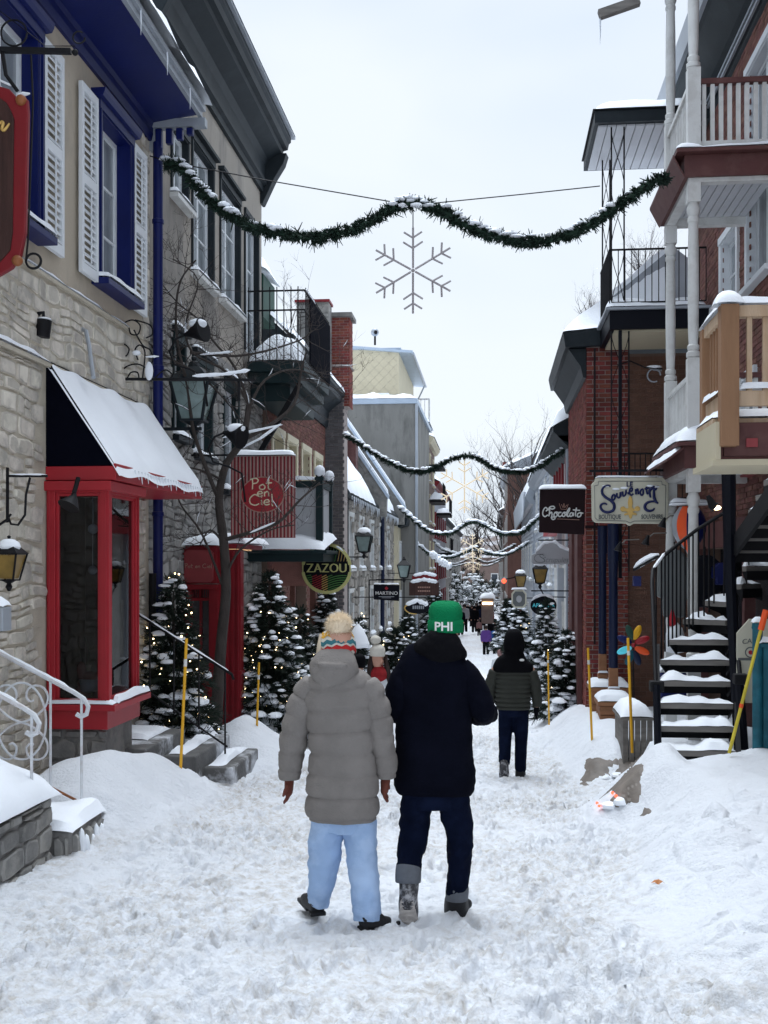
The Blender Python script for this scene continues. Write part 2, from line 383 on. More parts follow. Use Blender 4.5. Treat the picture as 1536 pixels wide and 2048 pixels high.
# ------------------------------------------------------------ masonry
def inrect(u, z, holes, mg=0.):
    return any(h[0] - mg < u < h[1] + mg and h[2] - mg < z < h[3] + mg for h in holes)
def rubble(T, parent, material, u0, u1, z0, z1, w, h, seed=1, holes=(), maxn=300, depth=.035, name='stone', jit=.36, single=True, sloped=None):
    rg = random.Random(seed); shapes = []
    z = z0; rows = []
    while z < z1 - .3 * h:
        hh = min(h * rg.uniform(.7, 1.35), z1 - z); rows.append((z, z + hh)); z += hh
    ph = [rg.random() * 6 for _ in range(4)]
    def wob(u, z): return .18 * h * (math.sin(u * 3.1 + z * 2 + ph[0]) + .6 * math.sin(u * 7.3 + ph[1] + z * 5))
    for (za, zb) in rows:
        u = u0 - rg.random() * w * .5
        while u < u1:
            ww = w * rg.uniform(.5, 1.6); a = max(u, u0); b = min(u + ww, u1); u += ww
            if b - a < .25 * w: continue
            split = rg.random() < .22
            for (zc, zd) in ([(za, zb)] if not split else [(za, (za + zb) / 2), ((za + zb) / 2, zb)]):
                cu, cz = (a + b) / 2, (zc + zd) / 2
                if inrect(cu, cz, holes, .04): continue
                g = .004 + .006 * rg.random(); H = zd - zc; L = b - a; j = jit * H
                def J(q): return rg.uniform(-q, q)
                P = [(a + g, zc + g), (cu + J(.2 * L), zc + g + J(.25 * j)), (b - g, zc + g), (b - g + J(.3 * j), cz + J(j)), (b - g, zd - g), (cu + J(.2 * L), zd - g + J(.25 * j)), (a + g, zd - g), (a + g + J(.3 * j), cz + J(j))]
                Q = []
                for k, (pu, pz) in enumerate(P):
                    if k % 2 == 0: pu += (cu - pu) * rg.uniform(.02, .18); pz += (cz - pz) * rg.uniform(.05, .3)
                    pz = min(max(pz + (wob(pu, pz) if z0 + h * .6 < pz < z1 - h * .6 else 0), z0), z1)
                    Q.append((pu, pz))
                if sloped and not sloped(cu, cz): continue
                shapes.append((Q, cu, cz, L * H, depth * rg.uniform(.6, 1.4)))
    shapes.sort(key=lambda s: -s[3] / max(1., (T @ V((s[1], 0, s[2]))).length ** 2))
    def geo(m, s):
        Q, cu, cz, _, d = s; k = len(Q); vs = []
        for f, n in ((1, 0), (.96, d * .75), (.78, d)):
            for (pu, pz) in Q: vs.append((cu + (pu - cu) * f, n + (rg.uniform(-.12, .12) * d if n else 0), cz + (pz - cz) * f))
        fs = []
        for r in range(2):
            for i in range(k): jn = (i + 1) % k; fs.append((r * k + jn, r * k + i, (r + 1) * k + i, (r + 1) * k + jn))
        fs.append(tuple(2 * k + i for i in range(k)))
        m.add(vs, fs)
    if single:
        for s in shapes[:maxn]:
            m = M(T); geo(m, s); m.build(name, material, parent, smooth=True, ang=28)
        rest = shapes[maxn:]
    else: rest = shapes
    if rest:
        m = M(T)
        for s in rest: geo(m, s)
        m.build('rubble_stones' if single else 'wall_stones', material, parent, smooth=True, ang=50, kind='stuff')
BRK = {}
def bricks(T, parent, material, u0, u1, z0, z1, bw=.20, bh=.060, jt=.011, holes=(), maxn=0, seed=2, depth=.012, far=None, zcut=None):
    rg = random.Random(seed); ps = []; k = 0; z = z0
    while z + bh <= z1 + .01:
        u = u0 - (bw / 2 if k % 2 else 0)
        while u < u1:
            a = max(u, u0); b = min(u + bw - jt, u1)
            if b - a > .04 and not inrect((a + b) / 2, z + bh / 2, holes, .02) and (zcut is None or zcut((a + b) / 2, z)): ps.append((a, b, z + jt / 2, z + bh - jt / 2, depth * rg.uniform(.6, 1.3)))
            u += bw
        z += bh; k += 1
    ps.sort(key=lambda s: (T @ V((s[0], 0, s[2]))).length)
    key = (material, T.to_3x3().determinant() < 0, round(T[0][0], 2), round(T[0][1], 2))
    if maxn:
        if key not in BRK:
            m = M(T.to_3x3().to_4x4())
            m.add([(-.5, 0, -.5), (.5, 0, -.5), (.5, 0, .5), (-.5, 0, .5), (-.5, .8, -.5), (.5, .8, -.5), (.5, .8, .5), (-.5, .8, .5), (-.485, 1, -.44), (.485, 1, -.44), (.485, 1, .44), (-.485, 1, .44)],
                  [(0, 4, 5, 1)[::-1], (1, 5, 6, 2)[::-1], (2, 6, 7, 3)[::-1], (3, 7, 4, 0)[::-1], (4, 8, 9, 5)[::-1], (5, 9, 10, 6)[::-1], (6, 10, 11, 7)[::-1], (7, 11, 8, 4)[::-1], (8, 9, 10, 11)])
            me = bpy.data.meshes.new('brick'); me.from_pydata(m.v, [], m.f); me.materials.append(MAT[material]); BRK[key] = me
        org = ORG[parent.name]
        for (a, b, c, d, t) in ps[:maxn]:
            o = bpy.data.objects.new('brick', BRK[key]); COL.objects.link(o); o.parent = parent
            o.location = (T @ V(((a + b) / 2, 0, (c + d) / 2))) - org
            o.scale = [abs(x) for x in (T.to_3x3() @ V((b - a, t, d - c)))]
    m = M(T)
    for (a, b, c, d, t) in ps[maxn:]:
        m.add([(a, 0, c), (b, 0, c), (b, 0, d), (a, 0, d), (a, t, c), (b, t, c), (b, t, d), (a, t, d)], [(0, 1, 5, 4), (1, 2, 6, 5), (2, 3, 7, 6), (3, 0, 4, 7), (4, 5, 6, 7)])
    if len(ps) > maxn: m.build('brickwork', material, parent, kind='stuff')
def wallsheet(m, u0, u1, z0, z1, holes, n0=-.25, n1=0.):
    """wall slab with real openings"""
    us = sorted({u0, u1, *[max(u0, min(u1, h[i])) for h in holes for i in (0, 1)]})
    zs = sorted({z0, z1, *[max(z0, min(z1, h[i])) for h in holes for i in (2, 3)]})
    for j in range(len(zs) - 1):
        st = None
        for i in range(len(us) - 1):
            cu = (us[i] + us[i + 1]) / 2; cz = (zs[j] + zs[j + 1]) / 2
            solid = not inrect(cu, cz, holes)
            if solid and st is None: st = us[i]
            if st is not None and (not solid or i == len(us) - 2):
                en = us[i] if not solid else us[i + 1]
                m.box((st, n0, zs[j]), (en, n1, zs[j + 1])); st = None
    return m
def window(T, parent, u0, u1, z0, z1, casing='white', sash='white', glass='glass', cw=.08, cn=.03, nx=2, nz=3, rec=.14, sill=None, snow=True, head=0., seed=0, mid=True, cas_n=.0, sillw=.12, lab=None):
    c = M(T)
    if cw:
        c.box((u0 - cw, -.02, z0), (u0, cn, z1)); c.box((u1, -.02, z0), (u1 + cw, cn, z1)); c.box((u0 - cw, -.02, z1 + .001), (u1 + cw, cn + .012, z1 + cw + head))
    c.box((u0, -rec - .03, z0), (u0 + .02, cn - .008, z1)); c.box((u1 - .02, -rec - .03, z0), (u1, cn - .008, z1)); c.box((u0 + .02, -rec - .03, z1 - .02), (u1 - .02, cn - .008, z1))
    wn = c.build('window', casing, parent, label=lab)
    f = M(T); a, b = u0 + .022, u1 - .022; p = .045
    f.box((a, -rec - .02, z0), (a + p, -rec + .03, z1 - .022)); f.box((b - p, -rec - .02, z0), (b, -rec + .03, z1 - .022))
    f.box((a + p, -rec - .02, z0), (b - p, -rec + .03, z0 + .07)); f.box((a + p, -rec - .02, z1 - .075), (b - p, -rec + .03, z1 - .022))
    ia, ib, ja, jb = a + p, b - p, z0 + .07, z1 - .075
    for i in range(1, nx):
        u = ia + (ib - ia) * i / nx; hw = .028 if (mid and nx == 2) else .014
        f.box((u - hw, -rec - .01, ja), (u + hw, -rec + .025, jb))
    for k in range(1, nz):
        z = ja + (jb - ja) * k / nz; f.box((ia, -rec - .008, z - .013), (ib, -rec + .018, z + .013))
    f.build('sash', sash, wn)
    for i in range(nx):
        for k in range(nz):
            g = M(T); ua, ub = ia + (ib - ia) * i / nx, ia + (ib - ia) * (i + 1) / nx; za, zb = ja + (jb - ja) * k / nz, ja + (jb - ja) * (k + 1) / nz
            g.box((ua + .004, -rec - .004, za + .004), (ub - .004, -rec + .002, zb - .004)); g.build('pane', glass, wn)
    if sill:
        s = M(T); s.box((u0 - cw - .04, -rec, z0 - .07), (u1 + cw + .04, sillw, z0 - .001)); s.build('sill', sill, wn, bev=.006)
        if snow:
            s = M(T); snowcap(s, u0 - cw - .03, u1 + cw + .03, -rec + .03, sillw + .01, z0, .09, seed=seed + int(u0 * 10), edge=.07, res=.06); s.build('snow', 'snow', wn, smooth=True)
    return wn

# ------------------------------------------------------------ the snow-covered street
_G = {}
def pn(x, y, seed=0):
    rs = np.random.RandomState(seed + 11); 
    if seed not in _G: _G[seed] = (rs.rand(256, 256) * 2 * PI)
    A = _G[seed]; xi = np.floor(x).astype(int); yi = np.floor(y).astype(int); xf = x - xi; yf = y - yi
    u = xf * xf * xf * (xf * (xf * 6 - 15) + 10); v = yf * yf * yf * (yf * (yf * 6 - 15) + 10)
    def g(a, b, fx, fy): t = A[a & 255, b & 255]; return np.cos(t) * fx + np.sin(t) * fy
    n00 = g(xi, yi, xf, yf); n10 = g(xi + 1, yi, xf - 1, yf); n01 = g(xi, yi + 1, xf, yf - 1); n11 = g(xi + 1, yi + 1, xf - 1, yf - 1)
    return ((n00 * (1 - u) + n10 * u) * (1 - v) + (n01 * (1 - u) + n11 * u) * v) * 1.5
def worley(x, y, seed=0):
    rs = np.random.RandomState(seed + 77); JX = rs.rand(128, 128); JY = rs.rand(128, 128); JR = rs.rand(128, 128)
    xi = np.floor(x).astype(int); yi = np.floor(y).astype(int); best = np.full(x.shape, 9.); r = np.zeros(x.shape)
    for a in (-1, 0, 1):
        for b in (-1, 0, 1):
            cx = xi + a; cy = yi + b; jx = JX[cx & 127, cy & 127]; jy = JY[cx & 127, cy & 127]
            d = np.hypot(cx + jx - x, cy + jy - y); m = d < best
            best = np.where(m, d, best); r = np.where(m, JR[cx & 127, cy & 127], r)
    return best, r
def sst(a, b, x): t = np.clip((x - a) / (b - a), 0, 1); return t * t * (3 - 2 * t)
def gauss(X, Y, cx, cy, rx, ry, h, p=2.): return h * np.exp(-(np.abs((X - cx) / rx) ** p + np.abs((Y - cy) / ry) ** p))
def terrain(X, Y, detail=True):
    X = np.asarray(X, float); Y = np.asarray(Y, float)
    z = np.interp(Y, GY, GZ)
    lb = np.zeros_like(z)
    lb += sst(-2.62, -3.3, X) * .10 * sst(7.9, 8.6, Y)
    lb += gauss(X, Y, -3.45, 9.25, .58, .88, .46, 2.6) + gauss(X, Y, -3.02, 10.2, .40, .50, .30, 2.4) + gauss(X, Y, -3.0, 9.0, .5, .8, .14)
    lb += gauss(X, Y, -2.95, 13.9, .55, 1.1, .36, 2.4) + sst(-2.7, -3.4, X) * sst(13, 14.5, Y) * .28
    lb += sst(-2.6, -3.3, X) * sst(20, 24, Y) * .25
    rb = np.zeros_like(z)
    edge = .27 + .055 * Y + .08 * np.sin(Y * 1.7)
    rb += sst(edge, edge + .95, X) * (.62 * sst(3.2, 9.9, Y)) * sst(11.0, 10.1, Y)
    rb += gauss(X, Y, 2.3, 9.8, .5, .5, .06) + gauss(X, Y, 1.0, 5.6, .5, 1.2, .04)
    rb += gauss(X, Y, 1.17, 9.80, .44, .55, .17, 6.)
    rb -= gauss(X, Y, 1.72, 9.9, .18, .5, .10)
    rb += sst(.62, 1.5, X) * .50 * sst(11.6, 13.0, Y) * sst(24, 20, Y)
    rb += sst(.9, 1.6, X) * .25 * sst(20, 24, Y)
    sm = sst(.02, .16, lb + rb); CZ = sst(edge - .05, edge + .35, X) * sst(9.6, 8.0, Y + .3 * X) * (1 - .55 * sst(.35, .6, rb))
    if detail:
        big = pn(X * 1.1, Y * 1.1, 1) * .020 + pn(X * 2.7, Y * 2.7, 2) * .014
        b1, r1 = worley(X * 8.5 + pn(X * 3, Y * 3, 5), Y * 8.5, 1); b2, r2 = worley(X * 15, Y * 15 + pn(X * 6, Y * 6, 6), 2)
        b3, r3 = worley(X * 4.2 + pn(X * 2, Y * 2, 15), Y * 4.2, 3)
        fine = .070 * (r1 - .45) * np.clip(1 - b1 * 1.25, 0, 1) ** .7 + .042 * (r2 - .35) * np.clip(1.1 - b2 * 1.4, 0, 1) + .024 * np.abs(pn(X * 17, Y * 17, 3)) + .016 * np.abs(pn(X * 34, Y * 34, 4)) + .005 * pn(X * 60, Y * 60, 14)
        lumps = .16 * np.maximum(0, r3 - .25) * np.clip(1 - b3 * 1.15, 0, 1) + .085 * np.maximum(0, r1 - .35) * np.clip(1 - b1 * 1.1, 0, 1) + .012 * np.abs(pn(X * 11, Y * 11, 7)) + .02 * np.maximum(0, r2 - .5) * np.clip(1.1 - b2 * 1.4, 0, 1)
        foot = sst(1.9, 1.2, Y * 0 + np.abs(X + .3)) 
        cl = np.clip(pn(X * 1.6, Y * 1.6, 8) + .75, 0, 1.2)
        z = z + big * (1 + sm) + fine * (1 - sm) * (1 - CZ) * (.55 + 1.2 * np.clip(pn(X * .7 + 3, Y * .5, 41) + .3, 0, .8)) + lumps * np.maximum(np.maximum(CZ, .10 * sm * (X > 0)), .95 * sst(-2.35, -2.75, X) * sst(.42, .2, lb) * sst(7.8, 8.6, Y) * sst(12.5, 11, Y)) * cl + sm * (.035 * pn(X * 2.2, Y * 2.2, 9) + .012 * pn(X * 6, Y * 6, 10)) * np.where(X > 0, 1, .8)
    return z + lb + rb, sm
_gx = np.arange(-4.6, 3.8, .05); _gy = np.arange(2.0, 26, .05); _GX, _GY2 = np.meshgrid(_gx, _gy); _GT = terrain(_GX, _GY2, False)[0]
def gz(x, y):
    i = (x + 4.6) / .05; j = (y - 2.0) / .05
    if not (0 <= i < len(_gx) - 1 and 0 <= j < len(_gy) - 1): return g0(y)
    a, b = int(i), int(j); u, v = i - a, j - b
    return float((_GT[b, a] * (1 - u) + _GT[b, a + 1] * u) * (1 - v) + (_GT[b + 1, a] * (1 - u) + _GT[b + 1, a + 1] * u) * v)

def hit(px, py):
    """where the line of sight through a photo pixel meets the snow"""
    d = 6.
    while d < 40:
        p = W(px, py, d)
        if p.z < gz(p.x, p.y): return p
        d += .02
    return W(px, py, 8)
def grow(a, b, s, k):
    r = [a]
    while r[-1] < b: r.append(r[-1] + s); s *= k
    return r
ys = [-300, -80, -20, -5, 0, 1.5, 2.6] + list(np.arange(3.0, 7.0, .0105)) + list(np.arange(7.0, 11.0, .0165)) + list(np.arange(11.0, 18, .028)) + grow(18, 135, .05, 1.018) + [150, 180, 240, 400, 900]
xs = [-900, -300, -100, -40, -15, -8, -5.5] + list(np.arange(-4.4, -3.2, .035)) + list(np.arange(-3.2, -2.4, .02)) + list(np.arange(-2.4, 1.9, .0118)) + list(np.arange(1.9, 2.6, .02)) + list(np.arange(2.6, 3.6, .05)) + [4.5, 6, 10, 20, 50, 120, 300, 900]
XX, YY = np.meshgrid(np.array(xs), np.array(ys))
ZZ, SM = terrain(XX, YY)
# footprints pressed into the trodden part
rg = np.random.RandomState(5)
for _ in range(700):
    fx = rg.uniform(-2.7, 1.0); fy = 3.2 + 17 * rg.rand() ** 1.5; an = rg.uniform(-.5, .5); 
    i0 = np.searchsorted(ys, fy - .35); i1 = np.searchsorted(ys, fy + .35); j0 = np.searchsorted(xs, fx - .35); j1 = np.searchsorted(xs, fx + .35)
    x = XX[i0:i1, j0:j1] - fx; y = YY[i0:i1, j0:j1] - fy
    u = x * math.cos(an) + y * math.sin(an); v = -x * math.sin(an) + y * math.cos(an)
    w_ = .05 * (1 - .25 * np.cos(v * 12)); q = (u / w_) ** 2 + (v / .145) ** 2
    ZZ[i0:i1, j0:j1] += (1 - SM[i0:i1, j0:j1]) * rg.uniform(.4, 1.) * (-.052 * np.exp(-q ** 2) + .022 * np.exp(-((np.sqrt(q) - 1.35) / .3) ** 2))
nr, nc = XX.shape
co = np.stack([XX, YY, ZZ], -1).reshape(-1, 3).astype(np.float32)
idx = np.arange(nr * nc).reshape(nr, nc)
quads = np.stack([idx[:-1, :-1], idx[:-1, 1:], idx[1:, 1:], idx[1:, :-1]], -1).reshape(-1, 4).astype(np.int32)
me = bpy.data.meshes.new('ground'); me.vertices.add(len(co)); me.vertices.foreach_set('co', co.ravel())
me.loops.add(quads.size); me.loops.foreach_set('vertex_index', quads.ravel())
me.polygons.add(len(quads)); me.polygons.foreach_set('loop_start', np.arange(0, quads.size, 4, dtype=np.int32)); me.polygons.foreach_set('loop_total', np.full(len(quads), 4, np.int32))
me.update(calc_edges=True); me.shade_smooth()
dirt = (1 - SM) * np.clip(.75 + 1.1 * pn(XX * .9, YY * .45, 21) + .5 * pn(XX * 4, YY * 4, 22), 0, 1)
dirt = np.clip(dirt + (1 - SM) * 1.3 * np.clip(pn(XX * 3.5, YY * 11, 51) + .05, 0, 1) * sst(-2.9, -2.4, XX) * sst(-.9, -1.6, XX) * sst(7, 8.5, YY) * sst(16, 13, YY), 0, 1.3)
at = me.attributes.new('dirt', 'FLOAT', 'POINT'); at.data.foreach_set('value', dirt.ravel().astype(np.float32))
xs_ = None
m = bpy.data.materials.new('street_snow'); m.use_nodes = True; t = m.node_tree; b = t.nodes['Principled BSDF']; MAT['street_snow'] = m
b.inputs['Roughness'].default_value = .75; b.inputs['Specular IOR Level'].default_value = .25
a1 = nd(t, 'ShaderNodeAttribute', attribute_name='dirt'); g1 = nd(t, 'ShaderNodeNewGeometry')
n1 = nd(t, 'ShaderNodeTexNoise'); n1.inputs['Scale'].default_value = 14; n1.inputs['Detail'].default_value = 6; n1.inputs['Roughness'].default_value = .7; t.links.new(g1.outputs['Position'], n1.inputs['Vector'])
r1 = nd(t, 'ShaderNodeMapRange'); r1.inputs['From Min'].default_value = .42; r1.inputs['From Max'].default_value = .68; t.links.new(n1.outputs[0], r1.inputs[0])
mu = nd(t, 'ShaderNodeMath', operation='MULTIPLY'); t.links.new(a1.outputs['Fac'], mu.inputs[0]); t.links.new(r1.outputs[0], mu.inputs[1])
mu2 = nd(t, 'ShaderNodeMath', operation='MULTIPLY'); mu2.inputs[1].default_value = .85; t.links.new(mu.outputs[0], mu2.inputs[0])
mx = nd(t, 'ShaderNodeMix', data_type='RGBA'); mx.inputs[6].default_value = (.90, .93, .98, 1); mx.inputs[7].default_value = (.58, .54, .49, 1)
t.links.new(mu2.outputs[0], mx.inputs[0]); t.links.new(mx.outputs[2], b.inputs['Base Color'])
n2 = nd(t, 'ShaderNodeTexNoise'); n2.inputs['Scale'].default_value = 26; n2.inputs['Detail'].default_value = 8; n2.inputs['Roughness'].default_value = .72; t.links.new(g1.outputs['Position'], n2.inputs['Vector'])
bp = nd(t, 'ShaderNodeBump'); bp.inputs['Strength'].default_value = 1.0; bp.inputs['Distance'].default_value = .035; t.links.new(n2.outputs[0], bp.inputs['Height']); t.links.new(bp.outputs[0], b.inputs['Normal'])
me.materials.append(m)
go = bpy.data.objects.new('ground', me); COL.objects.link(go); go['kind'] = 'structure'; go['label'] = 'trodden snow covering the sloping pedestrian street'

# ============================================================ LEFT SIDE
T1 = TL(-4.2)
def YofX(px, X): return WX(px, 1000, X).y
# ---------- stone house with blue trim
H1 = thing('stone_house', (-4.2, 9, -2.2), 'beige rendered house over rubble stone with blue trim and white shutters', 'building')
y_end = 13.15
ua, ub = YofX(192, -4.2), YofX(250, -4.2)              # blue window opening
Z0, Z1 = 3.03, 4.83
dU = YofX(283, -4.2) - YofX(115, -4.2)
win = [(ua, ub, Z0, Z1), (ua - dU, ub - dU, Z0, Z1)]
m = M(T1); wallsheet(m, 2.0, y_end, 2.72, 5.5, win, -.35, 0.0); m.build('rendered_wall', 'plaster', H1)
bay_hole = (9.85, 10.95, -1.5, .8)
m = M(T1); m.box((2, -.35, -2.6), (y_end, .0, 2.718)); m.build('mortar_wall', 'mortar', H1)
rubble(T1, H1, 'stone', 6.6, y_end, 1.92, 2.72, .28, .15, 3, maxn=120, depth=.014)
rubble(T1, H1, 'stone', 6.6, 13.0, -2.3, 1.86, .27, .15, 4, holes=[(9.95, 13.1, .9, 1.9), (9.9, 11.0, -1.7, 1.0)], maxn=180, depth=.022)
rubble(T1, H1, 'stone', YofX(281, -4.2) + .02, y_end, 2.73, 5.3, .2, .15, 5, maxn=40, depth=.02)
m = M(T1); m.box((2, -.02, 1.865), (y_end - .3, .05, 1.905)); m.box((2, -.02, 2.70), (YofX(281, -4.2), .035, 2.735)); m.build('string_course', 'mortar', H1)
m = M(T1); snowcap(m, 2, 10.05, .0, .06, 1.905, .05, 3, res=.08, lump=.9); snowcap(m, 2, YofX(255, -4.2), .0, .04, 2.735, .03, 4, res=.08, lump=1.2); m.build('ledge_snow', 'snow', H1, smooth=True)
# eaves
ex = .62
m = M(T1); m.prof([(0, 5.36), (.05, 5.36), (.07, 5.42), (ex, 5.50), (ex, 5.53), (0, 5.53)], 2, y_end); m.prof([(0, 5.20), (.04, 5.20), (.06, 5.28), (.06, 5.355), (0, 5.355)], 2, y_end - .01); m.build('blue_soffit', 'blue', H1)
m = M(T1); m.prof([(ex + .002, 5.47), (ex + .05, 5.47), (ex + .05, 5.54), (ex + .09, 5.54), (ex + .09, 5.60), (ex - .02, 5.60), (ex - .02, 5.535), (ex + .002, 5.535)], 2, y_end + .02); m.build('gutter', 'metal_grey', H1)
m = M(T1); m.prof([(-2.2, 7.6), (ex - .03, 5.67), (ex - .03, 5.54), (-2.2, 5.54)], 2, y_end); m.build('roof', 'slate', H1)
m = M(T1); snowcap(m, 2, y_end, -2.2, ex + .18, 0, .25, 9, edge=.09, res=.09, lump=.5, zf=lambda u, n: 5.60 + max(0, (ex - n)) * .68); m.build('roof_snow', 'snow', H1, smooth=True)
m = M(T1)
for yy in (10.7, 11.6, 12.5): m.tube([(yy, ex + .08, 5.58), (yy, ex + .085, 5.47), (yy + .01, ex + .08, 5.3)], [.012, .009, .002], 5)
m.build('icicle', 'ice', H1)
# end bracket: grey-white return and blue dentils
m = M(T1); m.box((y_end - .02, .02, 5.36), (y_end + .10, ex + .09, 5.46)); m.box((y_end + .03, .0, 5.1), (y_end + .13, .07, 5.36)); m.build('eaves_return', 'metal_grey', H1)
for k in range(4):
    m = M(T1); m.box((y_end + .005, .08 + .13 * k, 5.12 + .05 * k), (y_end + .09, .16 + .13 * k, 5.355)); m.build('dentil', 'blue', H1, bev=.01)
# windows with shutters
def louvre_shutter(u0, u1, z0, z1, parent, T):
    f = M(T); n0, n1 = .035, .08
    for a, b, c, d in ((u0, u0 + .055, z0, z1), (u1 - .055, u1, z0, z1), (u0 + .055, u1 - .055, z0, z0 + .10), (u0 + .055, u1 - .055, z1 - .08, z1), (u0 + .055, u1 - .055, (z0 + z1) / 2 - .05, (z0 + z1) / 2 + .05)):
        f.box((a, n0, c), (b, n1, d))
    o = f.build('shutter', 'white', parent, bev=.004)
    for zc, zd in ((z0 + .10, (z0 + z1) / 2 - .05), ((z0 + z1) / 2 + .05, z1 - .08)):
        k = 11; st = (zd - zc) / k
        for i in range(k):
            sl_ = M(T); c = zc + st * (i + .5)
            sl_.bar((u0 + .056, .0575, c), (u1 - .056, .0575, c), .009, st * .66, up=(0, -.45, .89)); sl_.build('slat', 'white', o)
    r = M(T); r.box(((u0 + u1) / 2 - .008, n1, z0 + .14), ((u0 + u1) / 2 + .008, n1 + .014, (z0 + z1) / 2 - .08)); r.box(((u0 + u1) / 2 - .008, n1, (z0 + z1) / 2 + .08), ((u0 + u1) / 2 + .008, n1 + .014, z1 - .11)); r.build('tilt_rod', 'white', o)
for k, (a, b, c, d) in enumerate(win):
    window(T1, H1, a, b, c, d, 'blue', 'white', 'curtain_glass', cw=.10, cn=.075, nx=2, nz=3, rec=.12, sill='blue', seed=k, sillw=.19)
    m = M(T1); m.prof([(.085, d + .102), (.13, d + .11), (.15, d + .15), (.16, d + .19), (0, d + .19), (0, d + .102)], a - .15, b + .15); m.build('window_hood', 'blue', H1)
    m = M(T1); m.box((a - .075, .075, c), (a - .055, .09, d)); m.box((b + .045, .075, c), (b + .06, .09, d)); m.box((b + .075, .075, c), (b + .085, .088, d)); m.build('casing_bead', 'blue', H1)
    louvre_shutter(a - .13 - .46, a - .13, c - .06, d + .07, H1, T1)
    louvre_shutter(b + .12, b + .12 + .46, c - .06, d + .07, H1, T1)
# blue downpipe
m = M(); P = WX(303, 1000, -4.1); m.tube([(P.x, y_end + .06, 5.2), (P.x, y_end + .06, -2.4)], .062, 12); 
for z in (4.2, 2.4, .6, -1.0): m.lathe((P.x, y_end + .06, z), [(.064, 0), (.074, .005), (.074, .05), (.064, .055)], 12)
m.build('downpipe', 'blue', H1, smooth=True)
m = M(); m.tube([(P.x, y_end - .16, -.1), (P.x, y_end - .16, -2.4)], .045, 10); m.build('waste_pipe', 'iron', H1, smooth=True)
# bay window with awning
by0, by1, bx = 9.98, 11.02, .62
def bayface(T, u0, u1, parent):
    f = M(T); zt, zb = .78, -1.31; p = .085
    f.box((u0, -.06, zb), (u0 + p, .02, zt)); f.box((u1 - p, -.06, zb), (u1, .02, zt)); f.box((u0 + p, -.06, zt - .10), (u1 - p, .02, zt)); f.box((u0 + p, -.06, zb), (u1 - p, .02, zb + .05))
    f.box((u0 + p, -.045, zb + .05), (u0 + p + .03, .0, zt - .1)); f.box((u1 - p - .03, -.045, zb + .05), (u1 - p, .0, zt - .1)); f.box((u0 + p + .03, -.045, zt - .13), (u1 - p - .03, .0, zt - .1))
    f.box((u0 + .02, .02, zb + .02), (u0 + .035, .032, zt)); f.box((u1 - .04, .02, zb + .02), (u1 - .025, .032, zt))
    o = f.build('frame', 'red', parent, bev=.004)
    return o
m = M(T1); m.box((by0 + .05, .02, -1.55), (by1 - .03, bx - .02, -1.34)); m.box((by0 - .005, .0, -1.37), (by1 + .05, bx + .07, -1.31)); m.box((by0 + .03, .02, -1.345), (by1 + .01, bx + .02, -1.37)); 
m.box((by0, .0, .70), (by1 + .02, bx + .03, .79))
BAY = m.build('bay_window', 'red', H1, bev=.006)
TFb = TF(by0 + .06); bayface(TFb, -4.2 + .01, -4.2 + bx, BAY)
Tb = TL(-4.2 + bx - .06); bayface(Tb, by0 + .065, by1, BAY)
m = M(TFb); m.box((-4.2 + .1, -.03, -1.27), (-4.2 + bx - .08, -.022, .69)); m.build('pane', 'clear_glass', BAY)
m = M(T1); m.box((by0 + .09, .004, -1.33), (by1 - .06, .03, .69)); m.box((by1 - .055, .03, -1.33), (by1 - .02, bx - .12, .69)); m.build('interior_panel', 'room', BAY)
m = M(Tb); m.box((by0 + .15, -.03, -1.27), (by1 - .08, -.022, .69)); m.build('pane', 'clear_glass', BAY)
m = M(T1); snowcap(m, by0 + .0, by0 + .14, .03, bx + .05, -1.31, .05, 3, res=.04); 
snowcap(m, by0 + .10, by1 + .04, bx + .0, bx + .075, -1.31, .11, 5, res=.03, edge=.06); m.build('ledge_snow', 'snow', BAY, smooth=True)
rubble(TF(by0 + .12), H1, 'dark_stone', -4.2, -3.62, -2.3, -1.56, .22, .16, 8, maxn=20, depth=.03)
m = M(T1); m.box((by0 + .12, 0, -2.5), (by1 - .05, .52, -1.56)); m.build('plinth', 'dark_stone', H1)
m = M(T1); ay0, ay1 = 10.02, 13.08
m.prof([(0, 1.93), (.02, 1.93), (.66, .96), (.66, .935), (0, .935)], ay0 + .01, ay1 - .01); AW = m.build('awning', 'canvas', H1)
m = M(T1); m.box((ay0, .0, .80), (ay1, .66, .93)); m.box((ay0, .66, .80), (ay1, .685, .955)); m.build('awning_fascia', 'red', AW, bev=.004)
m = M(T1); sl2 = (1.93 - .96) / .66
snowcap(m, ay0 - .01, ay1, .0, .72, 0, .085, 12, edge=.07, res=.06, lump=.28, zf=lambda u, n: 1.90 - sl2 * n + .02 * math.sin(u * 6)); 
m.build('awning_snow', 'snow', AW, smooth=True)
m = M(T1); 
for k in range(26): 
    u = ay0 + .5 + k * .1; m.tube([(u, .70, .93), (u + .01, .71, .93 - .05 - .09 * ((k * 7) % 5) / 5)], [.012, .003], 5)
m.build('awning_icicles', 'ice', AW, kind='stuff')
# shop window contents
t = thing('potted_arrangement', V((-3.84, by0 + .18, -1.20)), 'pale pot and red bow standing inside the red bay window', 'ornament')
p = t.location.copy(); m = M(); m.lathe((p.x, p.y + .05, p.z - .02), [(.05, 0), (.08, .02), (.10, .13), (.09, .13)], 14); m.build('pot', 'metal_grey', t, smooth=True)
m = M(); m.ball((p.x + .02, p.y, p.z + .14), (.08, .03, .05)); m.ball((p.x - .06, p.y, p.z + .19), (.05, .03, .09)); m.build('bow', 'dark_red', t, smooth=True)

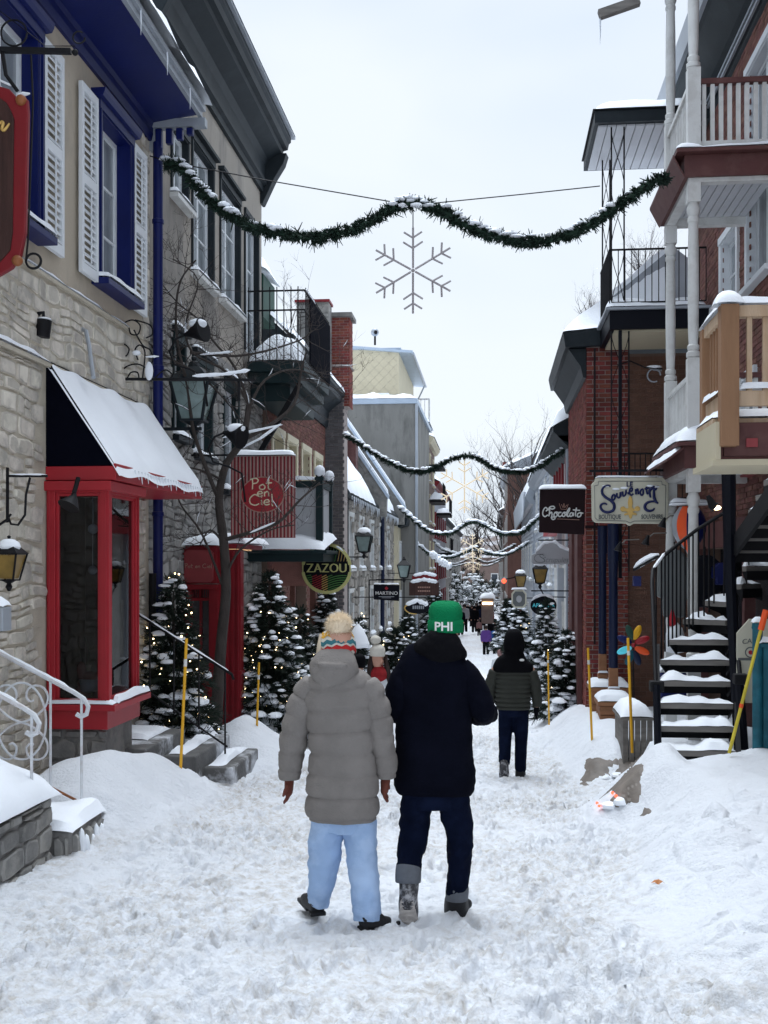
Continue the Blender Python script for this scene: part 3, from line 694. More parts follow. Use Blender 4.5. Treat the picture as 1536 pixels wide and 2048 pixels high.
for k, (u_, n_, z_, r_) in enumerate(((10.35, .34, .35, .05), (10.6, .42, .12, .04), (10.45, .30, -.05, .045))):
    t = thing('hanging_ornament', (-4.2 + n_, u_, z_), ('upper', 'right-hand', 'lower')[k] + ' white ball ornament hanging inside the red bay window', 'ornament', 'ornaments in the bay window')
    m = M(T1); m.ball((u_, n_, z_), r_, 12, 8); m.build('ball', 'white', t, smooth=True); m = M(T1); m.tube([(u_, n_, z_ + r_), (u_, n_, .70)], .004, 4); m.build('string', 'white', t)
for k, (x_, y_, h_, c_) in enumerate(((-4.0, 10.55, .34, 'cream'), (-3.8, 10.7, .26, 'teal'), (-3.95, 10.3, .20, 'dull_red'))):
    t = thing('display_vase', (x_, y_, -1.33), ('tall cream vase', 'teal vase', 'short red vase')[k] + ' on the sill inside the red bay window', 'vase'); m = M(); m.lathe((x_, y_, -1.33), [(.05, 0), (.08, h_ * .3), (.085, h_ * .5), (.04, h_ * .8), (.05, h_)], 14); m.build('body', c_, t, smooth=True); m = M(); m.tube([(x_, y_, -1.33 + h_ * .9), (x_ + .03, y_, -1.2 + h_), (x_ - .02, y_, -1.05 + h_)], .008, 5); m.build('stems', 'green_siding', t)
# stone landing and steps in front of the awning door
st = thing('stone_steps', (-3.4, 11.6, -2.2), 'grey stone landing and steps dusted with snow below the red awning', 'steps')
m = M(); m.box((-4.2, 10.75, -2.12), (-3.46, 12.15, -1.85)); m.build('landing', 'icy_stone', st, bev=.015)
m = M(); snowcap(m, -4.1, -3.62, 11.3, 12.15, -1.852, .05, 3, lump=.9); m.build('snow', 'snow', st, smooth=True)
for k, (x0, x1, y0, y1, z) in enumerate([(-3.46, -3.12, 11.35, 12.9, -2.02), (-3.12, -2.8, 11.7, 13.0, -2.20)]):
    m = M(); m.box((x0 - .4, y0, z - .35), (x1, y1, z)); s = m.build('step', 'icy_stone', st, bev=.02)
    m = M(); snowcap(m, x0 + .02, x0 + .2, y0 + .1, y1 - .02, z - .002, .045, 4 + k, lump=1.2, res=.05); m.build('snow', 'snow', s, smooth=True)
# retaining wall with snow, low step
rw = thing('retaining_wall', (-3.5, 6.5, -2.2), 'low grey block retaining wall under thick snow at the left edge', 'wall')
m = M(); m.box((-4.2, 4.5, -2.4), (-3.16, 7.62, -1.66)); m.build('core', 'dark_stone', rw)
rubble(TL(-3.16), rw, 'grey_stone', 5.6, 7.62, -2.2, -1.66, .24, .135, 6, maxn=60, depth=.03, jit=.1, name='stone')
rubble(TF(7.62 - 3.02), rw, 'grey_stone', -4.2, -3.17, -2.2, -1.66, .24, .135, 6, maxn=60, depth=.03, jit=.1, name='stone')
m = M(); snowcap(m, -4.2, -3.10, 4.5, 7.70, -1.66, .36, 4, edge=.5, res=.06, lump=.15); m.build('snow', 'snow', rw, smooth=True)
ls = thing('entrance_step', (-3.2, 8.0, -2.2), 'rough stone step half buried in snow beside the retaining wall', 'step')
m = M(); m.box((-4.2, 7.66, -2.4), (-3.02, 8.3, -1.92)); m.build('block', 'dark_stone', ls, bev=.02)
rubble(TL(-3.02), ls, 'grey_stone', 7.68, 8.28, -2.2, -1.94, .11, .26, 6, maxn=8, depth=.03, jit=.1)
rubble(TF(7.66), ls, 'grey_stone', -3.15, -3.03, -2.2, -1.94, .12, .2, 6, maxn=8, depth=.02, jit=.1)
m = M(); snowcap(m, -4.2, -3.0, 7.64, 8.34, -1.925, .10, 4, edge=.1, res=.05, lump=.4)
for k in range(9): m.ball((-3.0 + .01 * (k % 3), 7.72 + k * .068, -2.12 + .03 * ((k * 5) % 3)), (.03, .035, .05 + .03 * ((k * 3) % 4)), 8, 5)
m.build('snow', 'snow', ls, smooth=True)
# white scroll handrails
def spiral(c, r0, r1, a0, turns, n=22):
    return [(c[0] + (r0 + (r1 - r0) * i / n) * math.cos(a0 + turns * 2 * PI * i / n), c[1] + (r0 + (r1 - r0) * i / n) * math.sin(a0 + turns * 2 * PI * i / n)) for i in range(n + 1)]
def scroll_rail(y, label):
    t = thing('scroll_handrail', (-3.2, y, -1.9), label, 'handrail', 'white scroll handrails on the entrance steps')
    T = TT((-3.18, y, -1.85))      # local x along the rail (to the right), y up
    def P(a, b, c=0): return T @ V((a, b, c))
    top = [P(-1.05, 1.36), P(-.06, .86), P(.02, .81), P(.055, .75), P(.04, .69), P(-.005, .67), P(-.04, .69)]
    m = M(); m.tube(top, .019, 8); m.build('top_rail', 'white_iron', t, smooth=True)
    m = M(); m.tube([P(-1.05, .50), P(0, 0.0)], .010, 6); m.build('bottom_rail', 'rust', t)
    for x in (0, -.25, -.72, -.97):
        m = M(); m.tube([P(x, .84 - x * .5), P(x, -x * .48 - .02)], .011, 8); m.build('baluster', 'white_iron', t, smooth=True)
    m = M(); T2 = T
    for (cx, cy, r, a, tn) in ((-.48, .56, .14, 2.6, .95), (-.48, .56, .14, -.5, -.95)):
        pass
    S = []
    for sy in (0, 1):
        for sx in (-1, 1):
            cx = -.485; cy = .62
            S.append([(cx + sx * q[0], cy + (q[1] if sy == 0 else -q[1])) for q in ([(.0, .0), (.05, .015), (.115, .05), (.19, .12), (.215, .20), (.18, .27), (.11, .29), (.055, .26), (.04, .20), (.07, .165), (.10, .175)])])
    S.append([(-.485 + .2 * math.cos(a / 3), .63 + .30 * math.sin(a / 3)) for a in range(20)][:20])
    stroke(m, T2, S, .009, 6); m.build('scrollwork', 'white_iron', t, smooth=True)
    m = M(); snowline(m, [P(-1.0, 1.34), P(-.1, .89)], .012, .02, 1); m.build('snow', 'snow', t, smooth=True)
scroll_rail(8.28, 'white scrollwork handrail in front of the red bay window, farther of the pair')
scroll_rail(7.35, 'white scrollwork handrail above the retaining wall, nearer of the pair')
# black handrail
t = thing('iron_handrail', (-3.0, 12.4, -2.2), 'thin black iron handrail with snowy top rail beside the lit Christmas tree under the awning', 'handrail')
a, b = WX(272, 1225, -4.05), WX(442, 1358, -2.93); b.y = 12.2; a.y = 12.2
m = M(); m.tube([a, b, b + V((.02, 0, -.06))], .017, 8); m.build('top_rail', 'iron', t, smooth=True)
m = M(); m.tube([a + V((0, 0, -.8)), b + V((-.05, 0, -.82))], .012, 8); m.build('bottom_rail', 'iron', t, smooth=True)
for f in (.15, .4, .66, .93):
    p = a.lerp(b, f); m = M(); m.tube([p, p - V((0, 0, .86 if f < .9 else 1.0))], .011, 6); m.build('baluster', 'iron', t)
m = M(); snowline(m, [a.lerp(b, .02), a.lerp(b, .98)], .013, .03, 2); m.build('snow', 'snow', t, smooth=True)

# ---------- grey house
T2 = TL(-4.3)
H2 = thing('grey_house', (-4.3, 17, -2.4), 'tall grey rendered house with dark moulded cornice, second on the left', 'building')
g0_, g1_ = 13.2, WX(523, 1000, -4.3).y
up = [(YofX(343, -4.3), YofX(374, -4.3), 5.0, 5.97), (YofX(384, -4.3), YofX(425, -4.3), 4.22, 6.12), (YofX(440, -4.3), YofX(478, -4.3), 4.22, 6.12), (YofX(489, -4.3), YofX(515, -4.3), 3.75, 6.12)]
lo = [(YofX(345, -4.3), YofX(366, -4.3), 1.75, 3.05), (YofX(386, -4.3), YofX(420, -4.3), 1.6, 2.95), (YofX(446, -4.3), YofX(474, -4.3), 1.2, 2.9)]
m = M(T2); wallsheet(m, g0_, g1_, 3.3, 7.0, up, -.35, 0); m.box((g0_, -6, -2.5), (g0_ + .2, -.352, 7.0)); m.box((g1_ - .2, -6, -2.5), (g1_, -.352, 7.0)); m.build('rendered_wall', 'grey_plaster', H2)
m = M(T2); wallsheet(m, g0_, g1_, -2.6, 3.298, lo, -.35, 0); m.build('stone_wall', 'dark_mortar', H2)
rubble(T2, H2, 'grey_stone', g0_ + .12, g1_, -2.2, 3.25, .34, .18, 14, holes=lo, maxn=150, depth=.03)
for k, (a, b, c, d) in enumerate(up): window(T2, H2, a, b, c, d, 'slate', 'white', 'curtain_glass', cw=.05, cn=.03, nx=2, nz=3 if k else 1, rec=.10, sill='pale_trim' if k < 3 else None, seed=k + 7, head=.05)
for k, (a, b, c, d) in enumerate(lo): window(T2, H2, a, b, c, d, 'dark_green', 'white', 'curtain_glass', cw=.06, cn=.04, nx=2, nz=3, rec=.12, sill='slate', seed=k + 17, head=.05)
for (a, b, c, d) in lo + up[1:3]:
    m = M(T2); m.box((a - .12, 0, d + .12), (b + .12, .10, d + .17)); m.build('lintel', 'slate', H2)
m = M(T2)
for (a, b, c, d) in lo: snowcap(m, a - .12, b + .12, 0, .11, d + .17, .07, int(a), res=.06)
m.build('lintel_snow', 'snow', H2, smooth=True)
PR = [(0, 6.93), (.06, 6.93), (.07, 7.03), (.13, 7.06), (.13, 7.13), (.09, 7.16), (.10, 7.4), (.16, 7.52), (.40, 7.66), (.42, 7.72), (.50, 7.74), (.52, 7.84), (.56, 7.88), (.56, 7.97), (0, 7.97)]
m = M(T2); m.prof(PR, 13.75, g1_); m.build('cornice', 'slate', H2)
m = M(T2)
for i, k in enumerate(range(0, 3)): m.prof([(0, 6.72), (.05, 6.72), (.16, 6.95), (.28, 7.2), (.44, 7.45), (.50, 7.64), (0, 7.64)], g1_ - .14 + k * .001, g1_ + .10); break
m.prof([(0, 6.9), (.1, 7.0), (.3, 7.35), (.45, 7.7), (0, 7.7)], 13.62, 13.76); m.build('cornice_bracket', 'slate', H2, bev=.01)
m = M(T2); m.prof([(-.5, 8.06), (.62, 8.0), (.62, 7.975), (-.5, 7.975)], 13.6, g1_ + .12); m.build('roof_edge', 'metal_grey', H2)
m = M(T2); snowcap(m, 13.6, g1_ + .12, -.5, .63, 0, .07, 5, res=.15, lump=.3, zf=lambda u, n: 8.04 - n * .05); m.build('roof_snow', 'snow', H2, smooth=True)
m = M(); m.box((-4.9, 14.2, 7.0), (-4.35, 14.9, 9.6)); ch = m.build('chimney', 'brick_mortar', H2)
bricks(TF(14.2), H2, 'old_brick', -4.9, -4.35, 7.9, 9.6, maxn=0, seed=5)
m = M(T2); m.tube([(13.9, .12, 6.9), (13.7, .10, 6.6), (13.55, .05, 5.8), (13.5, .05, 5.4)], .05, 8); m.build('downpipe', 'slate', H2, smooth=True)
# red shopfront
mat('door_red', (.21, .008, .014), .5, .14, 3, .08, 30, spec=.3)
m = M(TF(15.0)); m.box((-4.3, -.3, -.26), (-3.82, .0, .26)); m.box((-4.3, -.25, -.34), (-3.80, .03, -.27))
m.box((-4.3, -.3, -2.5), (-4.2, .0, -.34)); m.box((-3.93, -.3, -2.5), (-3.80, .0, -.34)); m.box((-4.2, -.2, -.50), (-3.93, -.05, -.46)); m.box((-4.09, -.2, -2.5), (-4.06, -.1, -.34)); m.box((-4.2, -.2, -1.6), (-3.93, -.12, -2.5))
m.box((-3.86, -.5, -2.5), (-3.55, -.3, .22)); m.box((-3.84, -.3, -2.4), (-3.80, -.27, .2)); m.box((-3.76, -.3, -2.4), (-3.72, -.27, .2)); m.box((-3.68, -.3, -2.4), (-3.64, -.27, .2)); m.box((-3.60, -.3, -2.4), (-3.57, -.27, .2)); m.box((-3.89, -.51, -1.5), (-3.53, -.28, -1.55))
SF = m.build('shopfront', 'door_red', H2, bev=.004)
m = M(TF(15.0)); m.box((-4.2, -.17, -1.6), (-3.93, -.16, -.34)); m.build('door_glass', 'shop_glass', SF)
for k in range(9):
    m = M(TF(15.0)); m.box((-4.19 + k * .03, -.12, -.46), (-4.18 + k * .03, -.10, -.345)); m.build('transom_bar', 'dark_red', SF)
m = M(T2); m.box((15.3, 0, .235), (17.0, .70, .30)); m.build('shop_canopy', 'door_red', SF)
m = M(T2); m.box((15.6, .3, .215), (16.6, .62, .232)); m.build('lit_soffit', 'warm_panel', SF)
m = M(); snowcap(m, -4.3, -3.74, 14.9, 15.32, .262, .13, 3, res=.05); snowcap(m, -4.25, -3.48, 15.3, 17.0, .30, .15, 4, res=.07); m.build('snow', 'snow', SF, smooth=True)
SG = thing('shop_board', (-4.06, 14.95, 0), 'dull red board lettered Pot en Ciel over the red shop door', 'sign')
m = M(TF(14.995)); m.prism([(-4.27, -.20), (-4.23, -.24), (-3.90, -.24), (-3.86, -.20), (-3.86, .17), (-3.90, .21), (-4.23, .21), (-4.27, .17)], 0, .03); m.build('board', 'dull_red', SG)
POT = {'P': [[(.1, 0), (.12, .5), (.1, .98)], [(-.05, .9), (.3, 1.02), (.5, .85), (.4, .6), (.12, .52)]], 'o': [[(.25, .45), (.05, .3), (.08, .05), (.3, 0), (.42, .2), (.32, .42), (.25, .45)]],
       't': [[(.2, .9), (.17, .1), (.35, 0)], [(.0, .55), (.42, .6)]], 'e': [[(.06, .22), (.38, .28), (.3, .48), (.1, .4), (.04, .15), (.2, 0), (.42, .08)]],
       'n': [[(.05, .45), (.07, 0)], [(.07, .3), (.22, .46), (.34, .36), (.36, 0)]], 'C': [[(.6, .82), (.35, .95), (.05, .6), (.08, .15), (.4, -.02), (.68, .12)]],
       'i': [[(.12, .45), (.14, 0)], [(.12, .66), (.14, .7)]], 'l': [[(.1, 1.0), (.12, 0), (.2, -.02)]], ' ': []}
AD = {'P': .55, 'o': .48, 't': .46, 'e': .48, 'n': .46, 'C': .72, 'i': .26, 'l': .26, ' ': .35}
def handwrite(m, T, s, size, x, y, r, sx=1.35):
    w = sum(AD[c] for c in s) * size * sx; x -= w / 2
    for c in s:
        stroke(m, T, [[(p[0] * sx, p[1]) for p in q] for q in POT[c]], r, 5, size, x, y); x += AD[c] * size * sx
m = M(); handwrite(m, TT((-4.065, 14.955, -.06)), 'Pot en Ciel', .060, 0, .02, .004); m.build('lettering', 'stripe_tan', SG)

# ---------- brick house with cream window trim
T3 = TL(-4.2)
H3 = thing('brick_house', (-4.2, 24, -2.8), 'red brick house with cream window trim and dark green cornice, third on the left', 'building')
w3 = [(c - .5, c + .5, 1.15, 2.55) for c in (21.25, 22.75, 24.5, 26.2)]
m = M(T3); wallsheet(m, g1_ + .01, 27.4, -3.2, 3.45, w3 + [(23.2, 24.6, -3.0, -.3)], -.3, 0); m.build('wall', 'tan_mortar', H3)
bricks(T3, H3, 'old_brick', g1_ + .05, 27.4, -3, 3.45, bw=.21, bh=.075, holes=w3 + [(23.2, 24.6, -3.0, -.3)], seed=4)
for k, (a, b, c, d) in enumerate(w3): window(T3, H3, a, b, c, d, 'cream', 'cream', 'glass', cw=.14, cn=.04, nx=2, nz=2, rec=.14, sill='cream', seed=k + 27, snow=True)
m = M(T3); m.box((23.2, -.28, -3), (24.6, -.22, -.3)); m.build('door', 'shop_glass', H3)
m = M(T3); m.prof([(0, 3.45), (.06, 3.45), (.08, 3.55), (.10, 3.85), (.30, 4.02), (.42, 4.1), (.44, 4.2), (.50, 4.24), (.50, 4.32), (0, 4.32)], g1_ + .02, 27.45); m.build('cornice', 'slate', H3)
m = M(T3); m.prof([(.5, 4.33), (-1.9, 6.6), (-1.9, 4.33)], 24.0, 27.45); m.build('roof', 'slate', H3)
m = M(T3); snowcap(m, 22.0, 27.5, -.4, .52, 0, .12, 5, res=.12, lump=.4, zf=lambda u, n: 4.33 + (.5 - n) * .95); m.build('roof_snow', 'snow', H3, smooth=True)
# green dormer with snow
m = M(T3); m.box((21.2, -1.6, 4.6), (21.35, -.35, 5.9)); m.prof([(-.30, 4.9), (-.30, 5.75), (-1.8, 6.4), (-1.8, 4.9)], 21.36, 22.5); m.build('dormer', 'green_siding', H3)
m = M(T3); snowcap(m, 21.1, 22.6, -1.9, -.2, 0, .28, 8, res=.1, edge=.4, zf=lambda u, n: 5.82 - (n + .3) * .42); m.build('dormer_snow', 'snow', H3, smooth=True)
# firewall, chimneys
xa, xb = -4.2, dxr(691) * 27.9
m = M(); m.box((xa - 3, 27.45, -3), (xb - .02, 28.2, 4.2)); m.build('fire_wall', 'brick_mortar', H3)
bricks(TF(27.45), H3, 'dark_brick', xa, xb, -2.8, 4.2, bw=.23, bh=.085, seed=6, depth=.02, maxn=0)
xc0, xc1 = dxr(657) * 27.8, dxr(700) * 27.8
m = M(); m.box((xc0, 27.5, 4.0), (xc1 - .02, 28.2, 6.25)); m.box((xc0 - .03, 27.44, 5.0), (xc1 + .02, 28.24, 5.05)); ch = m.build('chimney', 'brick_mortar', H3)
bricks(TF(27.5), H3, 'brick', xc0, xc1, 4.0, 6.25, bw=.2, bh=.07, seed=7)
bricks(TR(-xc1) if False else TL(xc1 - .02), H3, 'brick', 27.5, 28.2, 4.0, 6.25, bw=.2, bh=.07, seed=8)
m = M(); m.box((xc0 - .08, 27.38, 6.25), (xc1 + .07, 28.3, 6.35)); m.build('chimney_cap', 'concrete', ch)
m = M(); xs0, xs1 = dxr(590) * 27.0, dxr(655) * 27.0
m.box((xs0, 26.9, 4.3), (xs1, 27.43, 6.5)); m.build('stone_stack', 'grey_stone', H3); rubble(TF(26.9), H3, 'grey_stone', xs0, xs1, 4.3, 6.5, .3, .2, 3, maxn=0, single=False)
m = M(); m.box((xs0 - .05, 26.85, 6.5), (xs1 + .03, 27.5, 6.56)); m.build('stack_cap', 'dark_red', H3)

# balcony on the brick house
BL = thing('iron_balcony', (-4.1, 21.4, 3.8), 'black iron balcony heaped with snow above the dark green deck on the left', 'balcony')
bx0, bx1, yb0, yb1 = -4.27, -3.26, 18.9, 21.8; DZ = -.32
m = M(); m.box((bx0, yb0, 3.38), (bx1, yb1, 3.56)); m.box((bx0, yb0 + .1, 3.2), (bx1 - .1, yb1, 3.38)); m.box((bx0, yb0 + .3, 2.9), (bx1 - .3, yb1, 3.2)); m.build('deck', 'dark_green', BL, bev=.01)
m = M(); snowcap(m, bx0, bx1 - .05, yb0 + .06, yb1, 3.56, .60, 3, edge=.6, res=.06, lump=.15); m.build('snow', 'snow', BL, smooth=True)
for z in (4.79, 4.45): 
    m = M(); m.bar((bx0, yb0 + .04, z), (bx1, yb0 + .04, z), .03, .025); m.bar((bx1, yb0 + .04, z), (bx1, yb1, z), .03, .025); m.build('rail', 'iron', BL)
k = 0; x = bx0 + .02
while x < bx1 + .01:
    m = M(); m.tube([(x, yb0 + .04, 3.56), (x, yb0 + .04, 4.86)], .010, 5); m.build('baluster', 'iron', BL); x += .125
y = yb0 + .16
while y < yb1:
    m = M(); m.tube([(bx1, y, 3.56), (bx1, y, 4.86)], .010, 5); m.build('baluster', 'iron', BL); y += .13
m = M(); m.box((bx1 + .012, yb0 + .5, 3.6), (bx1 + .03, yb1, 4.77)); m.build('privacy_screen', 'canvas', BL)
m = M(); snowline(m, [(bx1, yb0 + .1, 4.81), (bx1, yb0 + 1.2, 4.81)], .02, .03, 1); m.build('rail_snow', 'snow', BL, smooth=True)
m = M(); m.bar((bx1 - .1, yb0 + .2, 3.2), (-4.25, yb0 + .2, 1.7), .07, .09); m.build('brace', 'black', BL)

# green timber porch in front of the brick house
PO = thing('green_porch', (-3.6, 19.5, -2.6), 'dark green timber shop porch with snow-capped posts and canopy, behind the striped sign', 'porch')
xr = dxr(645) * 19.1
m = M(); m.box((-4.3, 19.0, .06), (xr, 20.6, .24)); m.box((-4.3, 18.95, .20), (xr + .06, 20.65, .26)); m.build('canopy', 'dark_green', PO, bev=.008)
m = M(); snowcap(m, -4.3, xr + .02, 19.0, 20.6, .26, .22, 7, edge=.3, res=.06, zf=lambda u, n: .26 + max(0, (n - 19)) * .14); m.build('snow', 'snow', PO, smooth=True)
for (x, y) in ((xr - .12, 19.35), (xr - .12, 20.5)):
    m = M(); m.box((x - .06, y - .06, .26), (x + .06, y + .06, 1.62)); m.box((x - .08, y - .08, 1.5), (x + .08, y + .08, 1.56)); p = m.build('post', 'dark_green', PO, bev=.006)
    m = M(); m.ball((x, y, 1.66), (.10, .10, .12), 10, 6); m.build('snow', 'snow', p, smooth=True)
m = M(); m.box((-4.1, 19.37, 1.38), (xr - .18, 19.45, 1.5)); m.box((xr - .16, 19.4, 1.38), (xr - .08, 20.45, 1.5)); m.build('beam', 'dark_green', PO)
m = M(); snowcap(m, -4.1, xr - .2, 19.36, 19.46, 1.5, .1, 7, res=.05); m.build('beam_snow', 'snow', PO, smooth=True)
m = M(); m.box((-4.1, 19.4, .3), (xr - .18, 19.42, 1.38)); m.box((xr - .13, 19.45, .3), (xr - .11, 20.4, 1.38)); m.build('white_panel', 'sign_grey', PO)
m = M(); m.box((-4.19, 20.72, -.40), (-3.36, 20.78, .06)); m.build('lower_panel', 'pink_brick', PO)
for x in (-4.19, -3.46, -3.85): 
    m = M(); m.box((x, 20.7, -3), (x + .10, 20.8, -.401)); m.build('post', 'old_brick' if x > -4 else 'dark_green', PO)

# ---------- farther houses on the left
H4 = thing('stone_cottage', (-3.9, 35, -3.6), 'low stone house with steep snowy roof and raised fire walls, behind the ZAZOU sign', 'building')
T4 = TL(-3.9); y0, y1 = 28.25, 43.2
w4 = [(c - .45, c + .45, z, z + 1.45) for c in (30, 32.4, 35.2, 38, 40.8) for z in (-2.2, -.1)]
m = M(T4); wallsheet(m, y0, y1, -4.6, 1.8, w4, -.3, 0); m.build('wall', 'dark_mortar', H4)
rubble(T4, H4, 'cottage_stone', y0, y1, -4, 1.8, .5, .28, 21, holes=w4, single=False, depth=.05)
for k, (a, b, c, d) in enumerate(w4): window(T4, H4, a, b, c, d, 'pale_trim', 'white', 'glass', cw=.10, cn=.05, nx=2, nz=3, rec=.1, sill='pale_trim', seed=k, mid=False)
m = M(T4); m.prof([(.18, 1.8), (.2, 1.92), (-2.6, 5.9), (-2.6, 1.8)], y0, y1); m.build('roof', 'slate', H4)
for i, (a, b, t0, t1) in enumerate(((28.3, 34.6, 0, .42), (28.6, 35.5, .48, 1.), (36.4, 40, 0, .5), (36.5, 42.8, .55, 1.0), (40.2, 42.8, .05, .5))):
    m = M(T4); n1 = .24 - 2.8 * t0; n0 = .24 - 2.8 * t1
    snowcap(m, a, b, n0, n1, 0, .26, 31 + i, edge=.28, res=.15, lump=.6, zf=lambda u, n: 1.86 + (.24 - n) * 1.42); m.build('roof_snow', 'snow', H4, smooth=True)
for yy, ov in ((35.9, .42), (43.1, .42)):
    m = M(TF(yy)); q = -3.9 + ov; m.prism([(q, 1.6), (q + .02, 2.25), (q - 2.6, 6.1), (q - 2.6, 1.6)], 0, -.45); fw = m.build('fire_wall', 'grey_stone', H4)
    m = M(TF(yy)); m.prism([(q + .06, 2.18), (q + .07, 2.32), (q - 2.6, 6.2), (q - 2.6, 6.06)], .04, -.5); m.build('coping', 'roof_metal', fw)
    m = M(TF(yy)); m.prism([(q + .05, 2.33), (q + .02, 2.50), (q - 2.6, 6.36), (q - 2.6, 6.2)], .0, -.45); m.build('snow', 'snow', fw)
m = M(T4); m.box((33.8, -1.5, 3.2), (34.6, -.8, 4.6)); m.box((34.9, -1.1, 2.7), (35.5, -.45, 4.0)); m.build('dormer', 'maroon', H4)
m = M(T4); 
for k in range(34): 
    u = y0 + .5 + k * .43; m.tube([(u, .22, 1.83), (u + .02, .22, 1.83 - .12 - .25 * ((k * 5) % 7) / 7)], [.025, .004], 4)
m.build('icicles', 'ice', H4, kind='stuff')
P = WX(765, 1100, -3.8); m = M(); m.tube([(P.x, P.y, 1.7), (P.x, P.y, -4.3)], .07, 8); m.build('downpipe', 'navy', H4, smooth=True)
P = WX(686, 1100, -3.82); m = M(); m.tube([(-3.8, 28.5, 1.7), (-3.8, 28.5, -3.3)], .06, 8); m.build('downpipe', 'slate', H4, smooth=True)

H5 = thing('cream_cottage', (-3.75, 45, -4.2), 'small cream house with a snow-laden green metal roof edge, before the tall concrete wall', 'building')
T5 = TL(-3.75)
m = M(T5); m.box((43.6, -3, -4.6), (49, 0, 1.55)); m.build('wall', 'cream_wall', H5)
m = M(T5); m.prof([(0, 1.5), (.35, 1.6), (.38, 1.85), (0, 2.0)], 43.6, 49); m.build('cornice', 'slate', H5)
m = M(T5); snowcap(m, 43.6, 49, -2, .42, 0, .3, 8, res=.2, zf=lambda u, n: 1.95 + (.4 - n) * .9); m.build('roof_snow', 'snow', H5, smooth=True)
for c in (44.6, 46.2, 47.8):
    for z in (-2.4, -.4): window(T5, H5, c - .4, c + .4, z, z + 1.3, 'pale_trim', 'white', 'glass', cw=.08, cn=.04, nx=2, nz=2, rec=-.01, seed=2, mid=False)

H6 = thing('concrete_building', (-3.2, 47, -4.4), 'tall bare concrete side wall with a snowy parapet and stained cement', 'building')
xr6 = dxr(830) * 45
m = M(); m.box((-12, 45.0, -4.8), (xr6, 55, 6.62)); m.build('wall', 'concrete', H6)
m = M(); m.box((-12, 44.9, 6.62), (xr6 + .1, 45.3, 6.82)); m.box((xr6 - .2, 45.3, 6.62), (xr6 + .1, 55, 6.82)); m.build('parapet', 'roof_metal', H6)
m = M(); snowcap(m, -12, xr6 + .1, 44.9, 47.4, 6.82, .22, 4, res=.3, lump=.7); m.build('snow', 'snow', H6, smooth=True)
m = M(); m.tube([(xr6 + .06, 44.95, 6.6), (xr6 + .06, 44.95, -4)], .06, 8); m.build('downpipe', 'metal_grey', H6)
PH = thing('cream_penthouse', (-5, 49, 6.8), 'cream roof-top penthouse clad in diamond tiles above the concrete wall', 'building')
xa, xb = dxr(699) * 48, dxr(797) * 48
m = M(); m.box((xa, 48, 6.7), (xb, 57, 9.45)); m.build('wall', 'cream_wall', PH)
m = M(TF(48)); 
import itertools
for i in range(-8, 12):
    for s in (1, -1):
        pts = []; u = xa + i * .42 * 1.0
        for k in range(0, 60):
            t = k / 59 * 2.75; x = u + s * t; z = 6.75 + t
            if xa + .02 < x < xb - .03 and z < 9.4: pts.append((x, .004, z))
        if len(pts) > 2: m.bar(pts[0], pts[-1], .018, .012)
m.build('tile_joint', 'mortar', PH, kind='stuff')
m = M(); m.box((xa - .1, 47.9, 9.45), (xb + .1, 57, 9.5)); m.add([(xa - .1, 47.8, 9.62), (xb + .62, 47.8, 9.35), (xb + .62, 57.2, 9.35), (xa - .1, 57.2, 9.62), (xa - .1, 47.8, 9.5), (xb + .62, 47.8, 9.24), (xb + .62, 57.2, 9.24), (xa - .1, 57.2, 9.5)], [(0, 1, 2, 3), (7, 6, 5, 4), (0, 4, 5, 1), (1, 5, 6, 2), (2, 6, 7, 3), (3, 7, 4, 0)]); m.build('roof', 'roof_metal', PH)
m = M(); m.tube([(xb + .62, 48, 9.25), (xb + .62, 57, 9.25)], .07, 6); m.tube([(xb + .6, 56.5, 9.2), (xb + .3, 56.6, 8.6), (xb + .05, 56.6, 8.4)], .04, 6); m.build('gutter', 'metal_grey', PH)
m = M(); snowcap(m, xb + .2, xb + .6, 50, 57, 9.36, .12, 3, res=.3); m.build('snow', 'snow', PH, smooth=True)
AC = thing('air_conditioner', WY(760, 808, 46.2), 'white air-conditioning unit on the snowy concrete parapet', 'air conditioner')
p = AC.location.copy(); m = M(); m.box((p.x - .38, p.y - .15, p.z), (p.x + .38, p.y + .2, p.z + .44)); m.build('case', 'white', AC, bev=.02)
m = M(TF(p.y - .15)); m.prism([(p.x - .08 + .19 * math.cos(a * PI / 12), p.z + .2 + .19 * math.sin(a * PI / 12)) for a in range(24)], .0, .02); m.build('fan_grille', 'iron', AC)
FL = thing('roof_floodlight', WY(750, 690, 48.5), 'small round floodlight standing on the penthouse roof', 'floodlight')
p = FL.location.copy(); m = M(); m.tube([p, p + V((0, 0, .45))], .05, 6); m.build('stem', 'iron', FL)
m = M(); m.ball(p + V((0, -.05, .55)), (.18, .15, .18)); m.build('lamp', 'metal_grey', FL, smooth=True)
m = M(); m.ball(p + V((0.04, -.14, .53)), (.09, .09, .10)); m.build('lens', 'black', FL, smooth=True)
RB = thing('roof_box', WY(811, 812, 46), 'small dark slatted vent box at the end of the concrete parapet', 'vent')
p = RB.location.copy(); m = M(); m.box((p.x - .27, p.y - .2, p.z), (p.x + .27, p.y + .2, p.z + .22)); m.build('box', 'black', RB); m = M(); snowcap(m, p.x - .27, p.x + .27, p.y - .2, p.y + .2, p.z + .22, .08, 2); m.build('snow', 'snow', RB, smooth=True)

